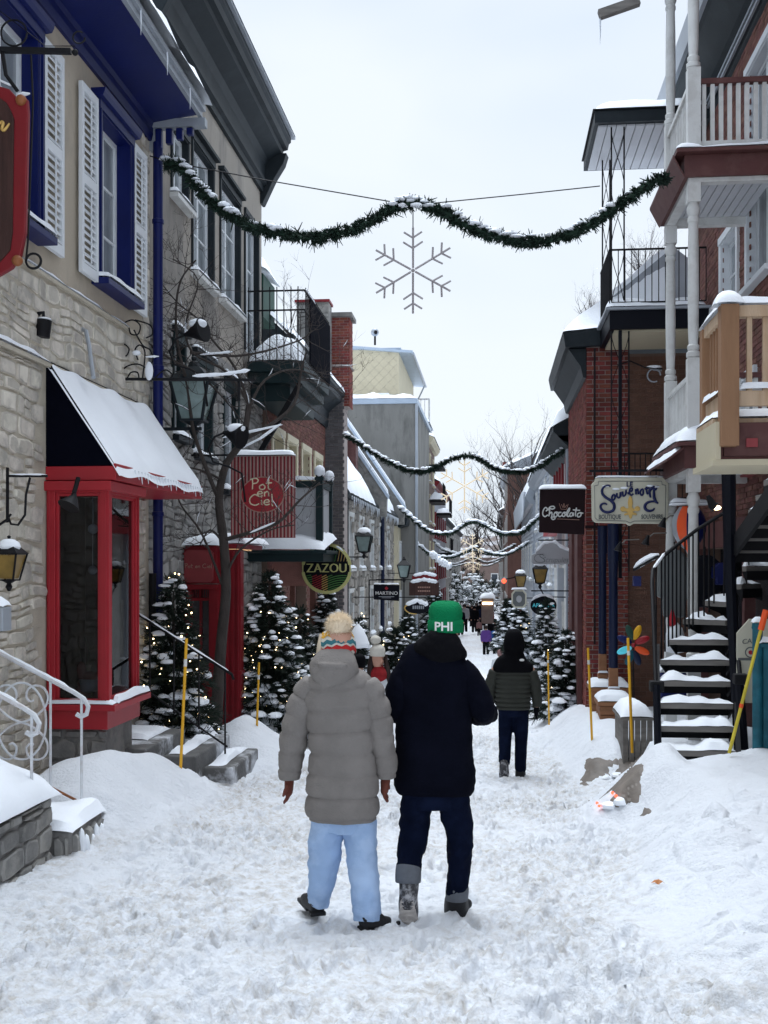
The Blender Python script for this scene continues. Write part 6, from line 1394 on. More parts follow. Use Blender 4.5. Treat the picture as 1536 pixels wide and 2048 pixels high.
m = M(); stroke(m, T, [[((x - 455) * s_, -(y - 540) * s_) for x, y in st] for st in [[(400, 400), (425, 480)], [(425, 480), (500, 485)], [(500, 485), (525, 410)], [(430, 410), (455, 460), (460, 400)], [(470, 400), (475, 460), (505, 420)], [(370, 618), (680, 632)]]], .004, 5); m.build('crown', 'stripe_tan', CH)
m = M(); snowcap(m, a.x - .02, b.x + .02, yc - .05, yc + .16, a.z, .085, 3, res=.04, edge=.1, lump=.1); m.build('snow', 'snow', CH, smooth=True)
m = M(); q = W(1174, 1054, dc); m.bar((q.x - .03, yc + .05, q.z), (1.95, yc + .05, q.z), .05, .05); m.build('bracket_bar', 'choc', CH)
# Scrupules
SC = thing('scrupules_sign', W(1107, 1117, 21.6), 'pale grey shaped hanging sign lettered Scrupules below the Chocolato sign', 'sign')
dd = 21.6; kk = dd / F; q = W(1107, 1117, dd); yq = q.y
m = M(TF(yq)); m.prism([(q.x + (x - 1107) * kk, q.z - (y - 1117) * kk) for x, y in [(1064, 1110), (1072, 1106), (1074, 1098), (1085, 1090), (1092, 1082), (1110, 1086), (1118, 1095), (1140, 1104), (1149, 1108), (1150, 1122), (1146, 1128), (1068, 1129), (1063, 1124)]], -.04, 0); m.build('board', 'sign_grey', SC, bev=.008)
m = M(); T = TT((q.x, yq - .006, q.z)); 
stroke(m, T, [[((x - 330) * kk / 7.06, -(y - 1190) * kk / 7.06) for x, y in st] for st in [[(200, 1150), (160, 1130), (90, 1140), (60, 1190), (100, 1240), (190, 1240), (200, 1200), (150, 1170), (140, 1140), (190, 1125)]]], .005, 5)
m.build('swash', 'ink_grey', SC)
text('Scrupules', .155, 'ink_grey', SC, TT((q.x + .03, yq - .004, q.z - .03)), shear=.3, sx=.85, off=-.003)
m = M(); snowline(m, [(q.x + (x - 1107) * kk, yq, q.z - (y - 1117) * kk) for x, y in ((1072, 1104), (1088, 1086), (1110, 1084), (1122, 1094), (1146, 1104))], .035, .02, 3); m.build('snow', 'snow', SC, smooth=True)
bracket(SC, (q.x - .3, yq, q.z + .36), (1.8, yq, q.z + .36))
# oval Apunika
AP = thing('oval_sign', W(1087, 1212, 22.5), 'black oval sign with turquoise lettering on the right side of the street', 'sign')
dd = 22.5; q = W(1087, 1211, dd); kk = dd / F
m = M(TF(q.y)); m.prism(disc(q.x, q.z, 26 * kk, 20 * kk), -.05, 0); m.build('board', 'sign_black', AP)
text('APUNIKA', .115, 'aqua', AP, TT((q.x, q.y - .004, q.z)), sx=.92)
m = M(); snowline(m, [(q.x + 26 * kk * math.cos(t), q.y, q.z + 20 * kk * math.sin(t)) for t in (.6, 1., 1.4, 1.8, 2.3, 2.7)], .03, .03, 2); m.build('snow', 'snow', AP, smooth=True)
bracket(AP, (q.x - .25, q.y, q.z + .30), (1.6, q.y, q.z + .30))
# octagonal sign
OC = thing('octagonal_sign', W(1038, 1198, 29), 'cream-framed octagonal sign with a pale face emblem beyond the oval sign', 'sign')
dd = 29; q = W(1038, 1198, dd); kk = dd / F
m = M(TF(q.y)); m.prism([(q.x + a * 15 * kk, q.z + b * 18 * kk) for a, b in ((-1, -.6), (-.6, -1), (.6, -1), (1, -.6), (1, .6), (.6, 1), (-.6, 1), (-1, .6))], -.05, 0); m.build('frame', 'cream_sign', OC)
m = M(TF(q.y)); m.prism([(q.x + a * 12 * kk, q.z + b * 15 * kk) for a, b in ((-1, -.6), (-.6, -1), (.6, -1), (1, -.6), (1, .6), (.6, 1), (-.6, 1), (-1, .6))], .001, .01); m.build('board', 'ink_grey', OC)
m = M(TF(q.y)); m.prism(disc(q.x, q.z, 5.5 * kk, 7 * kk), .011, .03); m.build('emblem', 'sign_grey', OC)
m = M(); snowcap(m, q.x - .2, q.x + .2, q.y - .05, q.y + .05, q.z + 18 * kk, .08, 2); m.build('snow', 'snow', OC, smooth=True)
# Martino
MT = thing('martino_sign', W(773, 1168, 28.5), 'black rectangular hanging sign lettered MARTINO with a small red diamond', 'sign')
dd = 28.5; q = W(773, 1185, dd); kk = dd / F
m = M(TF(q.y)); m.prism([(q.x - 26 * kk, q.z + 16 * kk), (q.x + 26 * kk, q.z + 15 * kk), (q.x + 25 * kk, q.z - 17 * kk), (q.x - 26 * kk, q.z - 14 * kk)], -.05, 0); m.build('board', 'sign_black', MT)
text('MARTINO', .125, 'letter', MT, TT((q.x, q.y - .004, q.z - .02)), sx=1.05, off=.001)
m = M(TF(q.y)); m.prism([(q.x, q.z + .16), (q.x + .05, q.z + .11), (q.x, q.z + .06), (q.x - .05, q.z + .11)], .001, .01); m.build('diamond', 'red', MT)
m = M(TF(q.y)); m.box((q.x - .2, .001, q.z - .115), (q.x + .2, .006, q.z - .10)); m.box((q.x - .12, .001, q.z - .145), (q.x + .12, .006, q.z - .133)); m.build('small_print', 'metal_grey', MT)
m = M(); snowcap(m, q.x - .33, q.x + .33, q.y - .05, q.y + .05, q.z + 16 * kk, .05, 2); m.build('snow', 'snow', MT, smooth=True)
m = M(); e = W(738, 1160, dd); m.bar((e.x, q.y, e.z), (q.x + .5, q.y, e.z), .03); m.bar((e.x, q.y, e.z), (e.x, q.y, e.z - 1.3), .03); m.bar((e.x, q.y, e.z - 1.0), (e.x - .3, q.y, e.z - 1.0), .03); m.build('bracket', 'iron', MT)
# brown boards farther left
for nm, lb, px, py, w_, h_, dd, mt, tx in (('brown_shop_sign', 'brown board shop sign with two lines of pale script under snow, beyond MARTINO', 848, 1178, 30, 13, 36, 'sign_wood', 1), ('red_gable_sign', 'dark red pointed signboard under heavy snow above the brown board', 850, 1160, 26, 8, 40, 'dark_red', 0), ('dark_oval_sign', 'dark oval sign with gilt flourish below the brown board', 834, 1215, 25, 13, 30, 'sign_black', 2)):
    q = W(px, py, dd); kk = dd / F; t = thing(nm, q, lb, 'sign')
    m = M(TF(q.y)); m.prism(disc(q.x, q.z, w_ * kk, h_ * kk) if tx == 2 else [(q.x - w_ * kk, q.z - h_ * kk), (q.x + w_ * kk, q.z - h_ * kk), (q.x + w_ * kk, q.z + h_ * kk), (q.x, q.z + (h_ + 5) * kk), (q.x - w_ * kk, q.z + h_ * kk)], -.08, 0); m.build('board', mt, t)
    m = M(); zt = q.z + h_ * kk
    snowline(m, [(q.x - w_ * kk * .9, q.y, zt - (.12 if tx == 2 else 0)), (q.x, q.y, zt + (5 * kk if tx != 2 else 0)), (q.x + w_ * kk * .9, q.y, zt - (.12 if tx == 2 else 0))], .07, .05, 3); m.build('snow', 'snow', t, smooth=True)
    if tx == 2:
        m = M(); stroke(m, TT((q.x, q.y - .01, q.z)), [[(-.05, .2), (-.1, .12), (-.3, .05), (-.33, -.05), (-.2, -.15), (.0, -.18)]], .02, 5, taper=True); m.build('gilt_flourish', 'gold', t)
        text('Bienvenue' if False else '', .1, 'metal_grey', t, TT((q.x, q.y - .004, q.z))) if False else None
        m = M(TF(q.y)); 
        for i in range(6): m.box((q.x - .12 + i * .055, .001, q.z - .04), (q.x - .085 + i * .055, .008, q.z + .05))
        m.build('lettering', 'metal_grey', t)
    if tx == 1:
        m = M(TF(q.y))
        for j in range(2):
            for i in range(7): m.box((q.x - .2 + i * .06, .001, q.z + .03 - j * .12), (q.x - .16 + i * .06, .008, q.z + .08 - j * .12))
        m.build('lettering', 'stripe_tan', t)
    bracket(t, (-3.8, q.y, zt + .1), (q.x + w_ * kk, q.y, zt + .1))

# ============================================================ LAMPS
def lantern(name, p, s, label, group, gl='lantern_glass', arm=None, snow=True, mt='iron'):
    t = thing(name, p, label, 'lantern', group)
    f = M(); r0, r1, h = .11 * s, .19 * s, .38 * s; T4_ = [(1, 1), (1, -1), (-1, -1), (-1, 1)]
    for a, b in T4_: f.bar(p + V((a * r0, b * r0, 0)), p + V((a * r1, b * r1, h)), .022 * s)
    for (a, b), (c, e) in zip(T4_, T4_[1:] + T4_[:1]):
        f.bar(p + V((a * r0, b * r0, 0)), p + V((c * r0, e * r0, 0)), .022 * s); f.bar(p + V((a * r1, b * r1, h)), p + V((c * r1, e * r1, h)), .026 * s)
    f.lathe(p + V((0, 0, -.10 * s)), [(.02 * s, -.06 * s), (.05 * s, 0), (.03 * s, .05 * s), (.12 * s, .10 * s)], 10)
    f.build('frame', mt, t)
    g = M(); e = .012 * s
    g.add([p + V((a * (r0 - e), b * (r0 - e), .01)) for a, b in T4_] + [p + V((a * (r1 - e), b * (r1 - e), h - .01)) for a, b in T4_], [(0, 1, 5, 4), (1, 2, 6, 5), (2, 3, 7, 6), (3, 0, 4, 7), (0, 3, 2, 1), (4, 5, 6, 7)]); g.build('glass', gl, t)
    c = M(); c.add([p + V((a * r1 * 1.12, b * r1 * 1.12, h)) for a, b in T4_] + [p + V((a * .07 * s, b * .07 * s, h + .15 * s)) for a, b in T4_], [(3, 2, 1, 0), (0, 1, 5, 4), (1, 2, 6, 5), (2, 3, 7, 6), (3, 0, 4, 7), (4, 5, 6, 7)]); c.lathe(p + V((0, 0, h + .15 * s)), [(.07 * s, 0), (.05 * s, .05 * s), (.02 * s, .07 * s), (.03 * s, .10 * s), (.0, .12 * s)], 8)
    cap = c.build('cap', mt, t)
    if snow: m = M(); m.ball(p + V((0, 0, h + .10 * s)), (.17 * s, .17 * s, .12 * s), 10, 6); m.build('snow', 'snow', cap, smooth=True)
    if arm is not None: m = M(); [m.bar(a, b, .03 * s) for a, b in zip(arm, arm[1:])]; m.build('arm', mt, t)
    return t
P = W(388, 842, 14.2)
lantern('street_lantern', P, 1.3, 'large glass wall lantern on a bracket beside the bare tree', 'wall lanterns on the left', snow=False, mt='slate', arm=[V((-4.28, P.y, P.z - .10)), V((P.x + .1, P.y, P.z - .10))])
P = W(18, 1160, 8.9); lantern('amber_wall_lantern', P, .56, 'snow-topped wall lantern with amber glass at the left edge', 'wall lanterns on the left', 'amber_glass', arm=[V((-4.2, P.y, P.z + .3)), V((P.x, P.y, P.z + .5))], mt='black')
P = W(-6, 1262, 8.2); t = thing('letter_box', P, 'small grey relief letter box capped with snow at the left edge', 'letter box'); m = M(); m.box((P.x - .12, P.y - .05, P.z), (P.x + .07, P.y + .1, P.z + .18)); m.build('box', 'metal_grey', t, bev=.01); m = M(); snowcap(m, P.x - .12, P.x + .07, P.y - .05, P.y + .1, P.z + .18, .09, 3, res=.03); m.build('snow', 'snow', t, smooth=True)
P = W(728, 1104, 26.5); lantern('street_lantern', P, 1.0, 'grey glass wall lantern right of the ZAZOU sign', 'wall lanterns on the left', snow=True, arm=[V((-3.9, P.y, P.z - .12)), V((P.x + .1, P.y, P.z - .12))])
P = W(808, 1155, 34); lantern('street_lantern', P, 1.0, 'grey glass lantern above the MARTINO sign bracket', 'wall lanterns on the left', snow=False, arm=[V((P.x, P.y, P.z - .1)), V((P.x, P.y, P.z - 2.6))])
for px, py, dd, s in ((1080, 1166, 23.5, 1.0), (1041, 1174, 30, 1.0)):
    P = W(px, py, dd); lantern('amber_lantern', P, s * .8, 'snow-topped amber wall lantern %s' % ('below the Scrupules sign' if px > 1060 else 'above the octagonal sign'), 'amber lanterns on the right', 'amber_glass', arm=[V((P.x, P.y, P.z - .1)), V((P.x + .1, P.y, P.z - .3)), V((1.7, P.y, P.z - .3))], mt='black')
P = W(1008, 1162, 60); t = thing('red_lamp', P, 'glowing red lamp on the far right side of the street', 'lamp'); m = M(); m.ball(P, .13); m.build('globe', 'red_light', t, smooth=True); m = M(); m.bar(P + V((.1, .1, .1)), P + V((.6, .1, .2)), .06); m.build('arm', 'iron', t)
P = W(975, 1208, 62); t = thing('lit_kiosk', P, 'small lit kiosk with snowy roof at the far end of the crowd', 'kiosk'); m = M(); m.box((P.x - .34, P.y, P.z - 1.1), (P.x + .34, P.y + .6, P.z + .3)); m.build('body', 'brown_brick', t); m = M(); m.box((P.x - .28, P.y - .04, P.z - .02), (P.x + .28, P.y - .001, P.z + .1)); m.build('light_strip', 'warm_light', t); m = M(); snowcap(m, P.x - .45, P.x + .45, P.y - .2, P.y + .8, P.z + .3, .3, 3, res=.1, edge=.3); m.build('snow', 'snow', t, smooth=True)
# can light, conduit, gooseneck lamps
P = W(87, 655, 10.2); t = thing('wall_can_light', P, 'black cylindrical wall light with a snowy lid on the rubble wall', 'lamp'); m = M(); m.tube([P + V((-.01, 0, -.09)), P + V((.01, 0, .07))], .068, 14); m.build('shade', 'iron', t, smooth=True); m = M(); m.tube([P + V((.0, 0, .08)), P + V((0, 0, .14)), P + V((-.06, 0, .13)), V((-4.18, P.y, P.z + .12))], .017, 6); m.build('arm', 'iron', t); m = M(); m.ball(P + V((.01, 0, .075)), (.065, .065, .02)); m.build('snow', 'snow', t, smooth=True)
t = thing('conduit_pipe', W(175, 665, 10.9), 'short grey bent conduit on the stone wall above the red awning', 'pipe'); m = M(); m.tube([W(163, 658, 11.3), W(172, 662, 11.2), W(178, 690, 11.1), W(184, 735, 11), W(187, 755, 10.9)], .022, 8); m.build('pipe', 'metal_grey', t, smooth=True)
for px, py, dd, lb, sg in ((390, 664, 13.4, 'black cone spotlight with snow on top, upper of the pair in the bare tree', 1), (467, 870, 13.6, 'black cone spotlight with snow on its face, lower of the pair by the striped sign', 1)):
    P = W(px, py, dd); t = thing('gooseneck_lamp', P, lb, 'lamp', 'gooseneck sign lamps')
    dr = V((.9, -.3, .15 if py < 700 else -.25)).normalized(); m = M(); m.tube([P - dr * .15, P - dr * .10, P + dr * .12, P + dr * .13], [.022, .035, .155, .15], 16); m.build('shade', 'black', t, smooth=True)
    m = M(); q = P - dr * .14; m.tube([q, q + V((-.12, 0, -.05)), q + V((-.20, 0, -.20)), q + V((-.14, 0, -.36)), q + V((.05, 0, -.42)), q + V((.2, .1, -.5)), q + V((.22, .2, -.85))], .014, 6); m.build('gooseneck', 'iron', t, smooth=True)
    m = M(); m.ball(P + V((.02, -.04, .085)) + dr * .03, (.115, .10, .06), 12, 7); m.build('snow', 'snow', t, smooth=True)
P = W(148, 1000, 9.6); t = thing('window_spotlight', P, 'black cone spotlight hanging inside the awning before the red bay window', 'lamp'); m = M(); m.tube([P + V((0, 0, .06)), P + V((-.0, -.0, .03)), P + V((-.03, -.05, -.06))], [.02, .03, .10], 14); m.build('shade', 'black', t, smooth=True); m = M(); m.tube([P + V((0, 0, .06)), P + V((0.02, .05, .2))], .02, 6); m.build('stem', 'black', t)
P = W(1308, 738, 17.0); t = thing('porch_fixture', P, 'pale round porch light with a snowy arm on the tan brick wall', 'lamp'); m = M(); m.tube([P + V((.10 * math.cos(k / 2.5), 0, -.10 + .10 * math.sin(k / 2.5))) for k in range(14)], .012, 5); m.bar(P, P + V((.12, .1, 0)), .04); m.build('ring', 'metal_grey', t); m = M(); m.ball(P + V((0, 0, .03)), (.12, .05, .03)); m.build('snow', 'snow', t, smooth=True)
# iron scroll bracket with the long bar
SB = thing('scroll_bracket', W(225, 740, 12.4), 'wrought iron scroll bracket with a long snowy arm above the awning', 'bracket')
db = 12.6; m = M(); m.bar(W(226, 622, db), W(226, 762, db), .035); m.bar(W(226, 758, db), W(510, 760, db + .2), .03, .03); m.bar(W(478, 760, db + .2), W(478, 802, db + .2), .03); m.build('bar', 'iron', SB)
m = M(); 
for pts in ([(232, 735), (240, 660), (262, 640), (280, 650), (276, 668), (262, 668), (258, 656)], [(232, 740), (232, 700), (246, 688), (258, 698), (252, 712), (243, 706)], [(240, 756), (250, 735), (275, 728), (296, 740), (300, 756)], [(268, 660), (285, 690), (300, 700), (306, 720), (295, 735)], [(310, 756), (330, 740), (345, 750), (338, 758)], [(270, 640), (300, 650), (305, 668), (292, 676)], [(276, 720), (270, 700), (280, 690), (290, 706), (285, 756)], [(255, 756), (262, 745), (275, 745), (278, 756)]):
    stroke(m, TT((0, 0, 0)), [], .01); q = [W(*p, db) for p in pts]; Q = []
    for i in range(len(q) - 1):
        p0 = q[max(i - 1, 0)]; p3 = q[min(i + 2, len(q) - 1)]
        for j in range(5): t = j / 5; Q.append(.5 * ((2 * q[i]) + (q[i + 1] - p0) * t + (2 * p0 - 5 * q[i] + 4 * q[i + 1] - p3) * t * t + (3 * q[i] - p0 - 3 * q[i + 1] + p3) * t ** 3))
    m.tube(Q + [q[-1]], .009, 5)
m.build('scroll', 'iron', SB, smooth=True)
m = M(); snowline(m, [W(385, 754, db), W(450, 750, db), W(500, 742, db)], .022, .03, 3); snowline(m, [W(290, 715, db), W(318, 714, db)], .015, .02, 3); m.ball(W(273, 706, db), (.05, .05, .03)); m.ball(W(298, 742, db), (.05, .04, .11)); m.build('snow', 'snow', SB, smooth=True)
SB2 = thing('small_iron_bracket', W(15, 960, 9.2), 'small empty iron sign bracket on the stone wall left of the red bay', 'bracket')
m = M(); q = [W(15, 935, 9.2), W(15, 1045, 9.2)]; m.bar(q[0], q[1], .02); m.bar(W(15, 952, 9.2), W(95, 952, 9.2), .02); m.tube([W(60, 955, 9.2), W(52, 990, 9.2), W(50, 1030, 9.2), W(36, 1050, 9.2), W(22, 1048, 9.2), W(17, 1035, 9.2), W(22, 1028, 9.2)], .010, 6); m.build('bar', 'iron', SB2)
m = M(); snowline(m, [W(18, 951, 9.2), W(94, 951, 9.2)], .012, .014, 3); m.build('snow', 'snow', SB2, smooth=True)

# ============================================================ GREENERY
def sprig(m, p, dr, L, w, rg, n=5):
    dr = V(dr).normalized(); sd = dr.cross(V((rg.uniform(-1, 1), rg.uniform(-1, 1), rg.uniform(-1, 1)))).normalized()
    for k in range(n):
        a = (k / max(1, n - 1) - .5) * 1.9; d2 = (dr * math.cos(a) + sd * math.sin(a)); base = p + dr * (L * .35 * rg.random())
        s2 = d2.cross(V((rg.uniform(-1, 1), rg.uniform(-1, 1), rg.uniform(-1, 1)))).normalized() * w; e = base + d2 * L * rg.uniform(.6, 1.1)
        i = len(m.v); m.v.extend([tuple(base - s2), tuple(base + s2), tuple(e + s2 * .35), tuple(e - s2 * .35)]); m.f.append((i, i + 1, i + 2, i + 3))
def lump(m, p, r, rg, n=7, k=5):
    c = V(p); o = len(m.v); m.ball((0, 0, 0), (1, 1, 1), n, k); an = rg.random() * 6; rr = [r * rg.uniform(.7, 1.2), r * rg.uniform(.6, 1.1), r * rg.uniform(.35, .6)]
    for i in range(o, len(m.v)):
        x, y, z = m.v[i]; f = rg.uniform(.8, 1.2); x *= rr[0] * f; y *= rr[1] * f; z *= rr[2] * (1 if z > 0 else .4)
        m.v[i] = (c.x + x * math.cos(an) - y * math.sin(an), c.y + x * math.sin(an) + y * math.cos(an), c.z + z)
def xmas_tree(name, px, ytop, ybase, wpx, d, label, lights=90, snow=1., seed=1, n=None, group='snow-dusted Christmas trees along the street', lsz=.0085, oy=0.):
    rg = random.Random(seed); b = W(px, ybase, d); top = W(px, ytop, d); h = top.z - b.z; R_ = wpx / 2 / F * d
    t = thing(name, (b.x, b.y, b.z), label, 'Christmas tree', group)
    n = n or int(min(2400, 820 * h * (R_ / .45))); lod = 1 if d < 22 else .5
    m = M(); m.tube([b, b + V((0, 0, h * .9))], [.04, .012], 6); m.build('trunk', 'bark', t)
    m = M(); sm = M(); lt = M(); L0 = .17 if d < 22 else .26
    spots = []; near = d < 22; nb = int((n or 0) / (9 if near else 8)); ga = 2.39996
    for k in range(nb):
        f = ((k + .5) / nb) ** 1.25 * .97; a = k * ga + rg.uniform(-.4, .4); Lb = R_ * (1 - f) ** .8 * rg.uniform(.72, 1.12) + .05
        z0_ = .12 + f * h * .93; ns = max(4, int(Lb / L0 * (5 if near else 4)))
        for i in range(ns):
            g = (i + .6) / ns; side = V((-math.sin(a), math.cos(a), 0)) * rg.uniform(-1, 1) * .30 * Lb * g * .8
            p = b + V((math.cos(a) * Lb * g, math.sin(a) * Lb * g, z0_ - .22 * Lb * g * g + rg.uniform(-.03, .03))) + side
            dr = V((math.cos(a), math.sin(a), rg.uniform(-.45, .25))) + side * 2.5
            if f > .93: dr = V((math.cos(a) * .3, math.sin(a) * .3, 1))
            sprig(m, p, dr, L0 * (1 - .45 * f) * rg.uniform(.8, 1.25), .008 if near else .014, rg, 7 if near else 5); spots.append((p, g, f, dr))
            if g > .42 and rg.random() < .15 * snow:
                lump(sm, p + V((math.cos(a), math.sin(a), 0)) * L0 * .25 + V((0, 0, .03)), rg.uniform(.035, .125) * (1.25 - .6 * f) * (1 if near else 1.25), rg, 8, 6)
    m.build('branches', 'needle', t)
    if sm.v: sm.build('snow', 'snow', t, smooth=True)
    for (p, q, f, dr) in rg.sample(spots, min(lights, len(spots))):
        if dr.y < .5: lt.ball(p + dr.normalized() * L0 * .75, lsz * rg.uniform(.7, 1.3), 5, 3)
    if lt.v: lt.build('string_lights', 'warm_light', t, kind='stuff')
    return t
xmas_tree('christmas_tree', 347, 1150, 1478, 158, 13.3, 'snow-dusted lit Christmas tree under the red awning beside the black handrail', 110, 1.1, 1)
xmas_tree('christmas_tree', 538, 1135, 1462, 190, 16.2, 'tallest lit Christmas tree heavy with snow beside the red shop pillar', 170, 1.25, 2)
xmas_tree('christmas_tree', 600, 1215, 1440, 110, 17.5, 'lit Christmas tree half hidden behind the woman in the grey parka', 60, 1.1, 3)
xmas_tree('christmas_tree', 652, 1168, 1400, 110, 21, 'snow-laden Christmas tree directly below the ZAZOU sign', 20, 2.0, 4)
xmas_tree('christmas_tree', 716, 1240, 1400, 75, 19, 'Christmas tree with a white cone of snow on top behind the pom-pom hat', 15, 1.4, 5)
xmas_tree('christmas_tree', 790, 1262, 1400, 80, 24, 'lit Christmas tree between the pom-pom hat and the green beanie', 40, 1.3, 6)
xmas_tree('christmas_tree', 765, 1272, 1380, 50, 28, 'small Christmas tree behind the woman with the red scarf', 25, 1.2, 16)
xmas_tree('christmas_tree', 1132, 1262, 1440, 108, 19.6, 'snowy Christmas tree against the brick pier behind the tall driveway stake', 16, 1.7, 7)
xmas_tree('christmas_tree', 1092, 1195, 1430, 74, 21.5, 'tall narrow snowy Christmas tree below the oval sign', 14, 1.7, 8)
xmas_tree('christmas_tree', 1040, 1212, 1330, 60, 33, 'snowy Christmas tree under the octagonal sign', 10, 1.8, 9)
xmas_tree('christmas_tree', 1015, 1200, 1300, 56, 42, 'far snowy Christmas tree right of the purple-jacketed girl', 8, 1.9, 10)
xmas_tree('christmas_tree', 1022, 1198, 1290, 44, 50, 'farthest snowy Christmas tree on the right, near the lit kiosk', 8, 1.9, 11)
xmas_tree('christmas_tree', 815, 1225, 1340, 50, 34, 'far snowy Christmas tree left of the green beanie', 14, 1.7, 12)
xmas_tree('christmas_tree', 868, 1160, 1290, 60, 47, 'far tall snow-covered tree directly above the green beanie', 6, 2.3, 13)
# snow cone above tree 5
m = M(); P = W(716, 1248, 18.8); m.lathe(P + V((0, 0, -.42)), [(.02, 0), (.17, .02), (.20, .08), (.15, .22), (.07, .36), (.0, .43)], 12); o = m.build('snow_cone', 'snow', bpy.data.objects['christmas_tree.004'], smooth=True)
# pot under the tall tree
t = thing('plant_pot', W(510, 1450, 15.9), 'grey plant pot at the foot of the tallest Christmas tree', 'pot'); P = t.location; m = M(); m.lathe(P + V((0, 0, -.12)), [(.10, 0), (.12, .02), (.15, .28), (.16, .30), (.13, .31)], 14); m.build('pot', 'dark_stone', t, smooth=True)

def branchy(m, sm, p, dr, L, r, lvl, rg, snowp=.25, up=.15, twig=None):
    pts = [p]; rs = [r]; k = max(3, int(L / .10)) if L < 2 else 8; d = V(dr).normalized()
    for i in range(k):
        d = (d + V((rg.uniform(-1, 1), rg.uniform(-1, 1), rg.uniform(-1, 1))) * .22 + V((0, 0, up * .3))).normalized(); pts.append(pts[-1] + d * L / k); rs.append(r * (1 - .75 * (i + 1) / k))
    m.tube(pts, rs, 5 if lvl > 1 else 3, cap=False)
    if rg.random() < snowp and sm is not None and L > .15:
        i = rg.randrange(0, max(1, k - 2)); snowline(sm, [q + V((0, 0, rs[i])) for q in pts[i:i + 3]], max(.006, r * .7), .012, rg.randrange(99), 5)
    if lvl > 0:
        for _ in range(rg.randint(2, 4)):
            i = rg.randrange(1, k + 1); nd_ = (d * .5 + V((rg.uniform(-1, 1), rg.uniform(-.6, .6), rg.uniform(-.3, 1)))).normalized(); branchy(m, sm, pts[i], nd_, L * rg.uniform(.4, .7), rs[i] * .7 + .001, lvl - 1, rg, snowp, up)
BT = thing('bare_tree', W(432, 1455, 14.3), 'bare young street tree with snow on its branches beside the striped sign', 'tree')
rg = random.Random(12)
def Pth(lst): 
    q = [W(*p) for p in lst]; Q = []
    for i in range(len(q) - 1):
        p0 = q[max(i - 1, 0)]; p3 = q[min(i + 2, len(q) - 1)]
        for j in range(4): t = j / 4; Q.append(.5 * ((2 * q[i]) + (q[i + 1] - p0) * t + (2 * p0 - 5 * q[i] + 4 * q[i + 1] - p3) * t * t + (3 * q[i] - p0 - 3 * q[i + 1] + p3) * t ** 3))
    return Q + [q[-1]]
m = M(); tr = Pth([(430, 1480, 14.3), (436, 1380, 14.3), (443, 1280, 14.3), (452, 1180, 14.3), (447, 1080, 14.3), (438, 1000, 14.3), (452, 930, 14.3), (485, 880, 14.2), (498, 810, 14.2)])
m.tube(tr, [.085 - .05 * i / len(tr) for i in range(len(tr))], 12); m.build('trunk', 'bark', BT, smooth=True)
limbs = [[(438, 1000, 14.3), (410, 930, 14.2), (387, 860, 14.1), (374, 770, 14.0), (356, 690, 13.9), (352, 620, 13.8), (362, 560, 13.7), (392, 520, 13.6)], [(498, 810, 14.2), (470, 735, 14.1), (425, 680, 14.0), (398, 640, 13.9), (355, 605, 13.8), (318, 560, 13.7)],
         [(485, 880, 14.2), (540, 850, 14.0), (588, 808, 13.9), (602, 745, 13.8), (612, 705, 13.8)], [(498, 810, 14.2), (455, 745, 14.1), (385, 705, 14.0), (372, 645, 13.9), (396, 560, 13.8), (345, 518, 13.7)],
         [(447, 1080, 14.3), (500, 1065, 14.1), (555, 1046, 13.9), (600, 1000, 13.8), (640, 965, 13.8)], [(380, 705, 14.0), (465, 712, 14.0), (530, 702, 13.9), (600, 680, 13.8), (625, 660, 13.8)], [(452, 1190, 14.3), (405, 1070, 14.2), (362, 1010, 14.1), (350, 965, 14.1)],
         [(498, 820, 14.2), (530, 760, 14.3), (600, 740, 14.4), (690, 790, 14.5)], [(300, 690, 13.8), (345, 720, 13.9), (400, 750, 14.0), (450, 800, 14.1), (490, 850, 14.2)], [(452, 1150, 14.3), (480, 1100, 14.2), (540, 1060, 14.1), (590, 1050, 14.0)], [(445, 960, 14.3), (400, 940, 14.2), (350, 930, 14.1)], [(447, 1085, 14.3), (420, 1060, 14.2), (400, 1090, 14.1)]]
sm = M(); tw = M()
for i, l in enumerate(limbs):
    q = Pth(l); m = M(); r0 = .030 if i in (0, 2, 4) else .020
    m.tube(q, [r0 * (1 - .72 * j / len(q)) for j in range(len(q))], 7); m.build('limb', 'bark', BT, smooth=True)
    for j in range(3, len(q) - 1):
        if rg.random() < .85: branchy(tw, sm, q[j], V((rg.uniform(-1, 1), rg.uniform(-.4, .4), rg.uniform(-.5, 1.))), rg.uniform(.25, .7), .006, 3 if j > len(q) * .5 else 2, rg, .03)
for l in ([(445, 878, 13.9), (500, 866, 13.9), (565, 852, 13.9)], [(500, 1068, 13.9), (550, 1047, 13.9)], [(480, 900, 13.9), (520, 880, 13.8), (562, 850, 13.8)], [(400, 712, 13.9), (465, 706, 13.9)], [(370, 672, 13.9), (372, 640, 13.9)]): snowline(sm, [W(*p) + V((0, 0, .012)) for p in l], .016, .014, 4)
tw.build('twigs', 'twig', BT, kind='stuff'); sm.build('snow', 'snow', BT, smooth=True)
